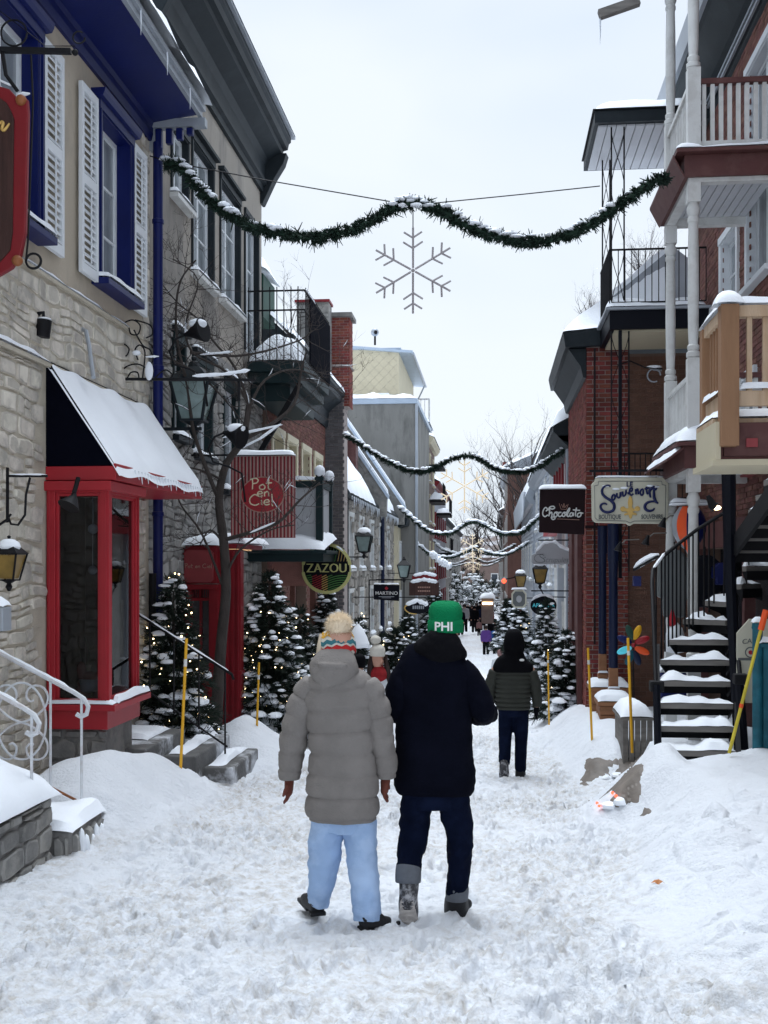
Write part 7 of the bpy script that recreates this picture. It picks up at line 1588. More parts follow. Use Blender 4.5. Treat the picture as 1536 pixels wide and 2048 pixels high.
# far bare trees on the right
for i, (px, yb, yt, d, lb) in enumerate(((1062, 1190, 800, 60, 'large bare snow-dusted tree rising behind the right-hand roofs'), (1010, 1200, 880, 80, 'bare tree overhanging the far end of the street'), (955, 1170, 980, 120, 'far bare tree in front of the end building'), (1290, 700, 450, 40, 'bare tree behind the black iron balcony'), (905, 1160, 1020, 125, 'small far bare tree left of the far snowflakes'), (1180, 760, 560, 70, 'pale bare tree above the brick shop eaves'))):
    rg = random.Random(40 + i); b = W(px, yb, d); t = thing('bare_tree', b, lb, 'tree', 'far bare trees'); hh = (yb - yt) / F * d
    m = M(); sm = M(); m.tube([b, b + V((.1, 0, hh * .35)), b + V((0, 0, hh * .6))], [hh * .022, hh * .016, hh * .01], 6)
    m.build('trunk', 'bark', t); m = M()
    for k in range(26):
        z = hh * rg.uniform(.2, .62); branchy(m, sm, b + V((.02, 0, z)), V((rg.uniform(-1, 1), rg.uniform(-1, 1), rg.uniform(.2, 1.2))), hh * rg.uniform(.2, .38), hh * .005, 3, rg, .12, .4)
    m.build('crown', 'twig', t)
    if sm.v: sm.build('snow', 'snow', t, smooth=True)
# low far evergreen mass in front of the end building
for i, (px, py, d, r) in enumerate(((900, 1185, 100, 2.2), (930, 1180, 105, 2.4), (958, 1183, 108, 2.2), (985, 1190, 100, 2.0), (880, 1195, 95, 2.0))):
    rg = random.Random(60 + i); P = W(px, py, d); t = thing('snowy_bush', P, ('leftmost snowy shrub mass at the far end of the street', 'second snowy shrub mass from the left at the far street end', 'middle snowy shrub mass at the far street end', 'rightmost snowy shrub mass at the far street end', 'snowy shrub mass behind the green beanie at the far end')[i], 'shrub', 'far snowy shrubs')
    sm = M(); m = M()
    for k in range(90):
        v = V((rg.gauss(0, .45), rg.gauss(0, .3), rg.gauss(0, .3))) * r; lump(sm, P + v, r * rg.uniform(.08, .17), rg); sprig(m, P + v, v + V((0, 0, .2)), r * .3, .05, rg, 4)
    m.build('branches', 'needle', t); sm.build('snow', 'snow', t, smooth=True)

# ---------- garlands with snowflakes
def garland(pts, r, label, seed, dens=420, snowr=1., flake=None, fl_lit=False, scol='metal_grey', core=True, sn=.3):
    rg = random.Random(seed); Q = Pth(pts); t = thing('garland', Q[len(Q) // 2], label, 'garland', 'garlands strung across the street')
    L = [0.]; 
    for a, b in zip(Q, Q[1:]): L.append(L[-1] + (b - a).length)
    m = M(); m.tube(Q, r * .38, 7); m.build('core', 'garland_needle', t)
    m = M(); N = int(L[-1] * dens)
    def at(s):
        for i in range(len(L) - 1):
            if s <= L[i + 1]: f = (s - L[i]) / max(1e-6, L[i + 1] - L[i]); return Q[i].lerp(Q[i + 1], f), (Q[i + 1] - Q[i]).normalized()
        return Q[-1], (Q[-1] - Q[-2]).normalized()
    for k in range(N):
        p, tg = at(rg.random() * L[-1]); a = rg.random() * 6.283; sd = tg.cross(V((0, 0, 1))).normalized(); u = sd.cross(tg)
        dr = sd * math.cos(a) + u * (math.sin(a) - .25) + tg * rg.uniform(-.8, .8); sprig(m, p + (sd * math.cos(a) + u * math.sin(a)) * r * .3, dr, r * rg.uniform(.45, .85) * (1 + .8 * (rg.random() < .12)), r * .12, rg, 5)
    m.build('fir_tips', 'garland_needle', t)
    m = M(); s = 0
    while s < L[-1]:
        p, tg = at(s); s += r * .7
        if rg.random() < .62 * snowr + sn * math.sin(s * 1.7): lump(m, p + V((0, rg.uniform(-.4, .4) * r, r * rg.uniform(.5, .9))), r * rg.uniform(.45, 1.15) * min(1.4, snowr), rg, 9, 6)
    if m.v: m.build('snow', 'snow', t, smooth=True)
    if flake:
        px, py, rad_, dd, ptop = flake; c = W(px, py, dd); R2 = rad_ / F * dd
        s_ = thing('snowflake_light', c, 'snowflake light frame hanging from ' + label.split(' garland')[0] + ' garland', 'snowflake light', 'hanging snowflake lights')
        m = M(); tp = W(px, ptop, dd); m.tube([c + V((0, 0, R2 * .95)), V((c.x, c.y, tp.z))], R2 * .012, 4); m.build('hanger', 'iron', s_)
        for k in range(6):
            an = PI / 2 + k * PI / 3; u = V((math.cos(an), 0, math.sin(an))); arm = M(); arm.tube([c + u * R2 * .06, c + u * R2], R2 * .026, 5)
            for f, l in ((.52, .27), (.76, .25)):
                for sg in (-1, 1):
                    v = V((math.cos(an + sg * 1.0), 0, math.sin(an + sg * 1.0))); arm.tube([c + u * R2 * f, c + u * R2 * f + v * R2 * l], R2 * .024, 5)
            arm.build('arm', scol, s_)
            nb = M()
            for f in (.52, .76): nb.ball(c + u * R2 * f, R2 * .020, 6, 4)
            nb.build('bulb', 'warm_light' if fl_lit else 'bulb', s_)
        m = M(); m.ball(c, R2 * .045); m.build('hub', scol, s_, smooth=True)
    return t
mat('flake_grey', (.42, .39, .40), .5, .05, 3); mat('flake_warm', (.70, .60, .44), .5, .05, 3, em=.25)
G1 = garland([(330, 328, 13.4), (365, 335, 13.35), (400, 378, 13.3), (455, 428, 13.2), (520, 458, 13.1), (590, 472, 13.0), (640, 474, 12.95), (700, 460, 12.9), (745, 440, 12.9), (790, 414, 12.85), (830, 406, 12.8), (880, 420, 12.8), (930, 450, 12.7), (985, 472, 12.65), (1050, 484, 12.6), (1105, 480, 12.6), (1165, 458, 12.5), (1215, 425, 12.5), (1260, 394, 12.45), (1300, 366, 12.4), (1338, 353, 12.35)], .082,
        'nearest evergreen garland with patchy snow hung across the street', 3, dens=330, snowr=.95, flake=(826, 541, 86, 12.85, 412), scol='flake_grey')
m = M(); P = W(812, 408, 12.8)
rg = random.Random(4); [lump(m, W(px, py, 12.78), .075, rg) for px, py in ((785, 408), (800, 400), (806, 412), (822, 402), (834, 412), (848, 404), (858, 412), (830, 398))]; m.build('snow_clump', 'snow', G1, smooth=True)
cab = thing('garland_cable', W(600, 370, 13.1), 'thin steel cable holding the nearest garland between the houses', 'cable'); m = M(); m.tube([W(265, 300, 13.6), W(300, 312, 13.5), W(345, 325, 13.4), W(530, 360, 13.1), (W(780, 403, 12.9))], .007, 4); m.tube([W(870, 406, 12.8), W(1050, 388, 12.7), W(1200, 372, 12.6)], .007, 4); m.build('wire', 'iron', cab)
garland([(692, 872, 25), (720, 888, 24.9), (750, 908, 24.8), (790, 930, 24.6), (830, 944, 24.5), (865, 938, 24.4), (895, 922, 24.3), (930, 912, 24.2), (960, 918, 24.1), (985, 935, 24), (1010, 943, 24), (1050, 944, 24), (1080, 932, 23.8), (1110, 912, 23.6), (1135, 896, 23.4), (1158, 884, 23.2)], .075, 'second snow-crusted garland ending at the brick pier across the street', 5, dens=240, snowr=1.1, flake=(929, 972, 54, 24.3, 915), scol='flake_warm')
garland([(800, 1016, 36), (830, 1042, 36), (860, 1064, 36), (900, 1068, 36), (925, 1052, 36), (945, 1044, 36), (970, 1052, 36), (1000, 1068, 36), (1040, 1066, 36), (1062, 1050, 35.5), (1082, 1030, 35)], .085, 'third snow-heaped garland crossing below the big far snowflake', 6, dens=150, snowr=1.9, flake=(945, 1092, 26, 44, 1070), fl_lit=True, scol='flake_warm')
garland([(832, 1086, 46), (860, 1108, 46), (900, 1116, 46), (935, 1102, 46), (952, 1096, 46), (975, 1106, 46), (1010, 1110, 46), (1040, 1096, 46), (1058, 1084, 46)], .085, 'fourth dark garland with crisp snow crossing the far street', 7, dens=90, snowr=1.7, flake=(946, 1122, 20, 54, 1105), fl_lit=True, scol='flake_warm')
garland([(866, 1080, 58), (885, 1100, 58), (920, 1108, 58), (950, 1102, 58), (985, 1110, 58), (1030, 1090, 58)], .08, 'fifth thin snowy garland crossing the far street', 8, dens=50, snowr=1.8, flake=(947, 1132, 14, 68, 1115), fl_lit=True, scol='flake_warm')
garland([(862, 1108, 72), (885, 1124, 72), (915, 1128, 72), (945, 1116, 72), (975, 1126, 72), (1015, 1112, 72)], .08, 'sixth thin snowy garland crossing the far street', 9, dens=30, snowr=1.8)
garland([(870, 1118, 92), (900, 1134, 92), (940, 1126, 92), (975, 1132, 92), (1010, 1116, 92)], .08, 'farthest thin snowy garland above the crowd', 10, dens=30, snowr=1.8)
t = thing('icicle_garland', W(690, 1, 30), 'x', 'garland') if False else None
t = thing('snowy_branch', W(880, 1130, 42), 'snow-covered pole jutting into the street above the brown board sign', 'pole'); m = M(); m.tube([W(858, 1108, 42), W(880, 1128, 42), W(902, 1140, 42)], .05, 6); m.build('pole', 'bark', t); m = M(); snowline(m, [W(860, 1106, 42), W(880, 1124, 42), W(903, 1137, 42)], .14, .1, 3, 8); m.build('snow', 'snow', t, smooth=True)

# ---------- driveway stakes
def stake(px0, y0, px1, y1, d, label, top=None, mt='yellow'):
    a, b = W(px0, y0, d), W(px1, y1, d * (1 + 0)); t = thing('snow_stake', b, label, 'snow stake', 'yellow snow stakes')
    r = .0145; b = b - (a - b).normalized() * .08
    m = M(); m.tube([b, a], r, 8); m.build('rod', mt, t, smooth=True)
    m = M(); m.tube([a.lerp(b, .11 if top is None else 0), a.lerp(b, .15 if top is None else .14)], r * (1.15 if top is None else 1.8), 8); m.build('reflective_band', 'letter' if top is None else top, t, smooth=True)
    return t
stake(373, 1277, 357, 1632, 10.4, 'tall yellow snow stake standing in the left snow bank before the lit tree')
stake(518, 1325, 511, 1538, 14.2, 'thin yellow snow stake in front of the tallest Christmas tree')
stake(1176, 1296, 1185, 1502, 13.6, 'thin yellow snow stake in front of the brick pier')
stake(1256, 1276, 1264, 1490, 11.2, 'thick yellow snow stake beside the rainbow pinwheel')
stake(1096, 1304, 1098, 1440, 18.2, 'farthest yellow snow stake between the two right-hand Christmas trees')
s_ = stake(1532, 1220, 1463, 1488, 9.3, 'leaning yellow snow stake with an orange tip beside the teal booth', top='orange', mt='yellow_worn')
m = M(); a, b = W(1532, 1220, 9.3), W(1463, 1488, 9.3); m.tube([a.lerp(b, .70), a.lerp(b, .73)], .017, 8); m.build('orange_band', 'orange', s_)

# ---------- kerb ramp, tarp, leaf
t = thing('low_stone_kerb', W(540, 1520, 13.8), 'low grey stone ramp edge emerging from the snow left of the woman', 'kerb')
a, b, c_ = W(508, 1530, 13.2), W(568, 1480, 15.0), W(480, 1450, 15.4)
m = M(); m.add([a + V((0, 0, -.25)), b + V((0, 0, -.35)), b, a, a + V((-.8, .1, -.25)), b + V((-.8, .1, -.35)), b + V((-.8, .1, 0)), a + V((-.8, .1, 0))], [(0, 1, 2, 3), (3, 2, 6, 7), (0, 3, 7, 4), (1, 5, 6, 2), (4, 7, 6, 5)]); m.build('kerb', 'weathered', t)
m = M(); m.box((-3.9, 15.4, -2.5), (-3.15, 15.9, -2.32)); m.build('slab', 'dark_stone', t); m = M(); snowcap(m, -3.9, -3.12, 15.38, 15.95, -2.32, .14, 4, res=.06); m.build('snow', 'snow', t, smooth=True)
TA = thing('covered_sandbags', W(1215, 1575, 8.0), 'tan tarpaulin bags half buried in the right snow bank with red lights', 'sandbags')
def crumple(cx, cy, cz, sx, sy, sz, seed, nm='tarpaulin', mt='tarp'):
    rg2 = random.Random(seed); m = M(); m.ball((0, 0, 0), 1, 14, 9)
    ax = [V((rg2.uniform(-1, 1), rg2.uniform(-1, 1), rg2.uniform(-1, 1))) for _ in range(7)]
    vs = []
    for v in m.v:
        v = V(v); f = .62 + .55 * sum(abs((v.dot(a) * 1.3) % .6 - .3) for a in ax[:5]); vs.append((cx + v.x * sx * f, cy + v.y * sy * f, cz + v.z * sz * f))
    m.v = vs; m.build(nm, mt, TA, smooth=True, ang=18)
def tarp(px0, px1, py0, py1, amp, thr, seed, nx=22, ny=14):
    rg2 = random.Random(seed); m = M(); ax = [(rg2.uniform(-1, 1), rg2.uniform(-1, 1), rg2.random() * 6) for _ in range(6)]; vs = []
    for i in range(nx + 1):
        for j in range(ny + 1):
            fu, fv = i / nx, j / ny; p = hit(px0 + (px1 - px0) * fu, py0 + (py1 - py0) * fv); n = sum(abs(((a * fu * 1.8 + b * fv * 1.2 + c) % 1) - .5) for a, b, c in ax) / 6 - .25
            e = min(1, 5 * min(fu, 1 - fu), 5 * min(fv, 1 - fv)); off = amp * (2.4 * n + thr) * e - .035 * (1 - e)
            vs.append(p + V((0, -.8, .6)) * off)
    m.add(vs, [(i * (ny + 1) + j, (i + 1) * (ny + 1) + j, (i + 1) * (ny + 1) + j + 1, i * (ny + 1) + j + 1) for i in range(nx) for j in range(ny)]); m.build('tarpaulin', 'tarp', TA, smooth=True, ang=22)
tarp(1160, 1306, 1506, 1628, .17, .09, 4, 36, 26)
m = M(); rg = random.Random(3)
for px, py, r in ((1212, 1556, .06), (1236, 1552, .08), (1204, 1580, .05), (1222, 1614, .09), (1245, 1606, .10)): lump(m, hit(px, py), r, rg, 10, 6)
m.build('snow', 'snow', TA, smooth=True)
m = M(); 
for px, py in ((1222, 1592), (1229, 1598), (1192, 1612), (1196, 1618)): m.ball(hit(px, py) + V((0, -.11, .05)), .013, 6, 4)
m.build('red_light', 'red_light', TA, smooth=True)
t = thing('dry_leaf', W(1315, 1716, 6.4), 'single curled brown leaf lying on the right snow bank', 'leaf')
x_, y_ = W(1315, 1716, 6.4).x, W(1315, 1716, 6.4).y; z_ = gz(x_, y_) + .03
t.location = (x_, y_, z_); ORG[t.name] = V((x_, y_, z_)); m = M(); m.add([(x_ - .04, y_, z_), (x_ - .02, y_ - .02, z_ + .012), (x_ + .0, y_ - .025, z_ + .0), (x_ + .03, y_ - .01, z_ + .015), (x_ + .045, y_, z_ - .0), (x_ + .01, y_ + .02, z_ + .02), (x_ - .015, y_ + .02, z_ + .015)], [(0, 1, 6), (1, 2, 5, 6), (2, 3, 5), (3, 4, 5)]); m.build('blade', 'leaf', t)

# ============================================================ PEOPLE
mat('parka', (.21, .192, .180), .8, .10, 6, .35, 130, spec=.2, stain=(.17, .155, .145), sscale=7, samt=.5)
mat('jeans_light', (.34, .48, .72), .85, .12, 6, .3, 170, spec=.1, stain=(.46, .60, .82), sscale=5, samt=.6)
mat('coat_navy', (.0028, .0034, .008), .9, .3, 6, .25, 120, spec=.05)
mat('coat_black', (.0035, .0035, .005), .85, .2, 6, .2, 100, spec=.08)
mat('jeans_navy', (.0035, .006, .018), .9, .3, 7, .3, 150, spec=.05, stain=(.007, .012, .034), sscale=5, samt=.6)
mat('denim_cuff', (.12, .13, .15), .9, .15, 20, .3, 150)
mat('knit_green', (.003, .165, .062), .9, .10, 12, .5, 110, spec=.1)
mat('knit_white', (.66, .63, .56), .9, .08, 20, .6, 90, spec=.1)
mat('knit_gold', (.62, .34, .05), .9, .15, 25, .6, 90, spec=.1)
mat('knit_teal', (.05, .17, .20), .9, .15, 25, .6, 90, spec=.1)
mat('knit_red', (.45, .03, .03), .9, .12, 25, .6, 90, spec=.1)
mat('pom', (.84, .72, .56), .95, .12, 20, spec=.1)
mat('glove_brown', (.13, .035, .022), .75, .15, 12, .3, 80)
mat('boot', (.010, .010, .012), .65, .2, 12, .2, 60)
mat('boot_grey', (.05, .05, .055), .75, .5, 14, .3, 60, stain=(.5, .5, .52), sscale=16, samt=.8)
mat('sole', (.50, .46, .43), .9, .2, 25, .6, 60)
mat('hair_blond', (.50, .42, .32), .7, .15, 30, st=(6, 6, 1)); mat('hair_dark', (.020, .010, .008), .6, .2, 20)
mat('olive', (.032, .034, .028), .7, .12, 8, .3, 100, spec=.25)
mat('scarf', (.26, .012, .015), .9, .15, 20, .4, 80); mat('white_coat', (.62, .64, .67), .8, .06, 6, .2, 80)
mat('purple', (.14, .06, .30), .8, .1, 8); mat('bright_blue', (.015, .12, .42), .8, .1, 8); mat('pink_coat', (.24, .13, .125), .8, .1, 8); mat('grey_coat', (.32, .32, .34), .8, .1, 8)

def crom(P, k):
    Q = []
    for i in range(len(P) - 1):
        p0 = P[max(i - 1, 0)]; p1 = P[i]; p2 = P[i + 1]; p3 = P[min(i + 2, len(P) - 1)]
        for j in range(k):
            t = j / k; Q.append([.5 * ((2 * b) + (c - a) * t + (2 * a - 5 * b + 4 * c - e) * t * t + (3 * b - a - 3 * c + e) * t ** 3) for a, b, c, e in zip(p0, p1, p2, p3)])
    Q.append(list(P[-1])); return Q
def loft(m, P, n=20, k=6, ex=2.2, quilt=None, ripple=0., ref=(1, 0, 0), seed=0):
    """P: rows of (x, y, z, half width, half depth); smooth body of elliptical sections"""
    Q = crom([list(p) for p in P], k); C = [V(q[:3]) for q in Q]; vs = []; fs = []; s = 0; rg2 = random.Random(seed); ph = [rg2.random() * 6 for _ in range(4)]
    for i, q in enumerate(Q):
        t = (C[min(i + 1, len(C) - 1)] - C[max(i - 1, 0)]); t = t.normalized() if t.length > 1e-7 else V((0, 0, 1))
        sd = V(ref) - t * V(ref).dot(t); sd = sd.normalized() if sd.length > 1e-3 else V((0, 1, 0)); fr = t.cross(sd)
        if i: s += (C[i] - C[i - 1]).length
        f = 1.
        if quilt:
            sq = s + (quilt[2] if len(quilt) > 2 else 0); dq = abs((sq + quilt[0] / 2) % quilt[0] - quilt[0] / 2); f -= .85 * quilt[1] * math.exp(-(dq / .010) ** 2)
            f *= 1 + quilt[1] * (abs(math.sin(PI * (s + quilt[2] if len(quilt) > 2 else s) / quilt[0])) ** .45 - .7)
        for j in range(n):
            a = 2 * PI * j / n; ca, sa = math.cos(a), math.sin(a); e = 2 / ex; cx = math.copysign(abs(ca) ** e, ca); sx = math.copysign(abs(sa) ** e, sa)
            g = f + ripple * (math.sin(s * 42 + ph[0] + 2.2 * math.sin(a + ph[1])) * .6 + math.sin(s * 71 + ph[2] + 1.5 * math.cos(a * 2)) * .4)
            vs.append(C[i] + sd * (cx * max(.002, q[3]) * g) + fr * (sx * max(.002, q[4]) * g))
    for i in range(len(Q) - 1):
        for j in range(n): a = i * n + j; b = i * n + (j + 1) % n; fs.append((a, b, b + n, a + n))
    fs.append(tuple(range(n - 1, -1, -1))); fs.append(tuple((len(Q) - 1) * n + j for j in range(n)))
    m.add(vs, fs); return m
TEX = bpy.data.textures.new('wrinkle', 'CLOUDS'); TEX.noise_scale = .10; TEX.noise_depth = 2
TEX2 = bpy.data.textures.new('wrinkle_fine', 'CLOUDS'); TEX2.noise_scale = .035; TEX2.noise_depth = 2
def skinned(m, name, mt, parent, vox=.011, sm=4, dis=.0, dis2=0., label=None, raw=False):
    o = m.build(name, mt, parent, label=label, smooth=raw, ang=60)
    if not raw: r = o.modifiers.new('r', 'REMESH'); r.mode = 'VOXEL'; r.voxel_size = vox; r.use_smooth_shade = True
    if sm and not raw: s = o.modifiers.new('s', 'SMOOTH'); s.factor = .5; s.iterations = sm
    for q, tx in ((dis, TEX), (dis2, TEX2)):
        if q: d = o.modifiers.new('d', 'DISPLACE'); d.texture = tx; d.strength = q; d.mid_level = .5; d.texture_coords = 'GLOBAL'
    return o
def hand(m, p, dr, side=1, s=1., curl=.5):
    """palm with five bent, unequal fingers hanging along dr; side = thumb side in x"""
    p = V(p); dr = V(dr).normalized(); sd = V((0, 1, 0)); fr = sd.cross(dr).normalized() * side; sd = dr.cross(fr).normalized()
    loft(m, [(*(p - dr * .03 * s), .022 * s, .022 * s), (*(p + dr * .01 * s), .026 * s, .020 * s), (*(p + dr * .05 * s), .024 * s, .038 * s), (*(p + dr * .085 * s), .020 * s, .038 * s), (*(p + dr * .098 * s), .012 * s, .030 * s)], n=12, k=3, ref=fr)
    for i, (o, L) in enumerate(((-.030, .058), (-.010, .070), (.011, .066), (.030, .050))):
        b = p + dr * .075 * s + sd * o * s; c = b + dr * L * .5 * s + fr * .006 * s * curl; e = c + (dr * .7 + fr * .75 * curl).normalized() * L * .55 * s
        loft(m, [(*b, .0095 * s, .0095 * s), (*c, .0092 * s, .0092 * s), (*((c + e) / 2), .0086 * s, .0086 * s), (*e, .0055 * s, .0055 * s)], n=8, k=3, ref=sd)
    b = p + dr * .03 * s - sd * .034 * s; c = b + (dr * .8 - sd * .5 + fr * .3).normalized() * .035 * s; e = c + (dr * .95 + fr * .3).normalized() * .032 * s
    loft(m, [(*b, .012 * s, .012 * s), (*c, .011 * s, .011 * s), (*e, .007 * s, .007 * s)], n=8, k=3, ref=fr)
class Pers:
    def __init__(s, px, py, d, label, group=None):
        s.px, s.py, s.d = px, py, d; s.k = F / d; P = W(px, py, d); s.o = P
        s.t = thing('person', P, label, 'person', group)
    def p(s, px, py, dy=0., *r):
        return (s.o.x + (px - s.px) / s.k, s.o.y + dy, s.o.z + (s.py - py) / s.k, *r)
    def body(s, rows_list, mt='skin', vox=.014):
        m = M()
        for r in rows_list: loft(m, r, n=14, k=4)
        return skinned(m, 'body', mt, s.t, vox, 3)

# ---- woman in the taupe parka
w_ = Pers(678, 1850, 6.1, 'woman in taupe quilted parka, pale blue jeans and striped pom-pom hat'); q = w_.p; t = w_.t
w_.body([[q(678, 1262, .0, .07, .075), q(677, 1285, .0, .078, .09), q(676, 1310, .01, .06, .07), q(676, 1340, 0, .055, .055), q(677, 1360, 0, .12, .08), q(680, 1420, 0, .15, .10), q(684, 1520, 0, .13, .09), q(684, 1600, 0, .15, .10), q(684, 1640, 0, .13, .1)],
         [q(655, 1620, 0, .07, .07), q(645, 1720, .02, .055, .055), q(634, 1815, .06, .04, .04)], [q(716, 1620, 0, .07, .07), q(727, 1730, -.02, .055, .055), q(740, 1835, -.08, .04, .04)],
         [q(625, 1375, 0, .05, .05), q(588, 1465, 0, .04, .04), q(577, 1565, .03, .028, .028)], [q(735, 1375, 0, .05, .05), q(762, 1465, 0, .04, .04), q(770, 1560, .03, .028, .028)]])
m = M(); G = (.108, .045, .0)
loft(m, [q(676, 1337, .0, .10, .09), q(677, 1352, .0, .165, .115), q(678, 1374, 0, .195, .13), q(680, 1405, 0, .198, .14), q(682, 1440, 0, .192, .138), q(684, 1480, 0, .185, .132), q(685, 1520, 0, .186, .132), q(685, 1560, 0, .196, .140), q(685, 1600, 0, .202, .145), q(685, 1628, 0, .200, .143), q(685, 1638, 0, .185, .13)], n=72, k=10, ex=2.5, quilt=(.120, .050, .02), ripple=.010)
loft(m, [q(628, 1362, 0, .062, .085), q(612, 1392, 0, .080, .088), q(598, 1430, 0, .082, .082), q(588, 1470, .0, .078, .078), q(581, 1510, .02, .073, .072), q(576, 1545, .03, .066, .066), q(576, 1560, .035, .058, .058)], n=40, k=10, quilt=(.105, .085), ripple=.035, seed=2)
loft(m, [q(732, 1362, 0, .062, .085), q(745, 1392, 0, .078, .088), q(755, 1430, 0, .076, .080), q(762, 1470, .0, .072, .075), q(769, 1510, .02, .066, .070), q(772, 1540, .03, .060, .062), q(772, 1553, .035, .053, .055)], n=40, k=10, quilt=(.105, .085), ripple=.035, seed=3)
skinned(m, 'parka', 'parka', t, .0095, 2, .016, .007, raw=True)
m = M()
loft(m, [q(674, 1316, .02, .085, .07), q(673, 1320, -.015, .112, .098), q(672, 1332, -.045, .136, .112), q(671, 1345, -.060, .132, .105), q(672, 1362, -.070, .10, .078), q(674, 1374, -.070, .055, .04)], n=28, k=6, ex=2.3, ripple=.010, seed=5)
loft(m, [q(640, 1322, -.155, .003, .003), q(655, 1324, -.166, .014, .007), q(690, 1326, -.166, .014, .007), q(708, 1322, -.152, .003, .003)], n=8, k=4, ref=(0, 0, 1))
skinned(m, 'hood', 'parka', t, .008, 2, .016, .006)
m = M(); loft(m, [q(642, 1270, .01, .012, .03), q(644, 1300, -.01, .03, .05), q(638, 1325, .0, .022, .03), q(634, 1335, .0, .008, .01)], n=12, k=4, ripple=.03); m.build('hair', 'hair_blond', t, smooth=True)
# knitted hat, tilted back
hc = V(q(675, 1304, .01)); tilt = Matrix.Rotation(rad(-7), 4, 'Y') @ Matrix.Rotation(rad(-14), 4, 'X')
def hatband(z0, z1, r0, r1, mt, sc_=0., nm='knit_band'):
    m = M(); n = 48; rows = 4; vs = []; fs = []
    for i in range(rows + 1):
        f = i / rows; z = z0 + (z1 - z0) * f; r = r0 + (r1 - r0) * f
        for j in range(n):
            a = 2 * PI * j / n; zz_ = z + (sc_ * math.sin(a * 12) * (1 if i in (0, rows) else 0)); b = 1 + .018 * math.cos(a * 24) * math.sin(PI * f)
            v = tilt @ V((r * b * math.cos(a), r * 1.08 * b * math.sin(a), zz_)); vs.append(hc + v)
    for i in range(rows):
        for j in range(n): a = i * n + j; b = i * n + (j + 1) % n; fs.append((a, b, b + n, a + n))
    m.add(vs, fs); return m.build(nm, mt, t, smooth=True)
m = M(); vs_ = []; prof_ = [(.088, -.02), (.100, .0), (.102, .03), (.099, .06), (.090, .09), (.072, .115), (.045, .132), (.0, .14)]
m.lathe((0, 0, 0), prof_, 40); m.v = [tuple(hc + tilt @ V((v[0], v[1] * 1.08, v[2]))) for v in m.v]; hat = m.build('hat', 'knit_white', t, smooth=True)
hatband(-.012, .014, .1000, .1042, 'knit_red', .006); hatband(.026, .050, .1045, .1025, 'knit_teal', .006); hatband(.072, .104, .0985, .084, 'knit_gold', .007)
m = M(); pc = V(q(679, 1251, -.02)); m.ball(pc, (.066, .066, .060), 16, 10); rg = random.Random(8)
for k in range(5200):
    v = V((rg.gauss(0, 1), rg.gauss(0, 1), rg.gauss(0, 1))).normalized(); a = pc + v * .058; e = pc + v * rg.uniform(.074, .092) + V((rg.uniform(-1, 1), rg.uniform(-1, 1), rg.uniform(-1, 1))) * .008; s2 = v.cross(V((rg.random(), rg.random(), 1))).normalized() * .0011
    i = len(m.v); m.v.extend([tuple(a - s2), tuple(a + s2), tuple(e)]); m.f.append((i, i + 1, i + 2))
m.build('pompom', 'pom', t)
m = M(); loft(m, [q(684, 1600, 0, .16, .11), q(684, 1632, 0, .168, .115), q(684, 1660, 0, .15, .11)], n=24, k=3)
loft(m, [q(655, 1625, 0, .09, .10), q(652, 1660, 0, .092, .10), q(649, 1700, .01, .088, .092), q(645, 1740, .015, .080, .085), q(639, 1780, .04, .070, .078), q(634, 1806, .06, .060, .070), q(632, 1816, .065, .057, .068)], n=40, k=7, ripple=.045, seed=7)
loft(m, [q(716, 1625, 0, .09, .10), q(720, 1660, 0, .090, .10), q(724, 1700, -.01, .086, .092), q(728, 1740, -.02, .082, .088), q(733, 1775, -.05, .080, .088), q(737, 1808, -.075, .076, .085), q(738, 1828, -.085, .074, .083)], n=24, k=7, ripple=.045, seed=8)
skinned(m, 'jeans', 'jeans_light', t, .0095, 2, .030, .016, raw=True)
def shoe(px, py, dy, dx, L, w, h, mt='boot', nm='shoe', heel=True, up=.0):
    m = M(); a = V(q(px, py, dy)); d_ = V((dx, 1, 0)).normalized()
    loft(m, [(*(a - d_ * .035 + V((0, 0, h * .5 + up))), w * .5, h * .45), (*(a - d_ * .02 + V((0, 0, h * .52 + up))), w * .85, h * .52), (*(a + d_ * .05 + V((0, 0, h * .5 + up * .6))), w, h * .5), (*(a + d_ * L * .6 + V((0, 0, h * .36))), w * 1.1, h * .36), (*(a + d_ * L * .9 + V((0, 0, h * .28))), w * .9, h * .26), (*(a + d_ * L + V((0, 0, h * .22))), w * .4, h * .14)], n=18, k=4, ex=2.6)
    o = skinned(m, nm, mt, t, .008, 2)
    m = M(); 
    for f, l in ((-.03, .055), (.08, L * .85)):
        c = a + d_ * (f + l / 2); u = d_.cross(V((0, 0, 1))); m.bar(a + d_ * f + V((0, 0, .008 + up * (1 if f < 0 else .2))), a + d_ * (f + l) + V((0, 0, .008)), w * 1.9, .022)
    m.build('sole', 'boot', o, bev=.005)
q = w_.p; shoe(631, 1836, .05, -.45, .24, .047, .11, up=.0); shoe(738, 1847, -.12, .85, .165, .047, .095, up=.012)
m = M(); hand(m, q(575, 1560, .035), (-.06, .12, -1), 1, 1.05, .6); skinned(m, 'glove', 'glove_brown', t, .005, 1)
m = M(); hand(m, q(771, 1553, .035), (-.10, .12, -1), -1, 1.05, .6); skinned(m, 'glove', 'glove_brown', t, .005, 1)

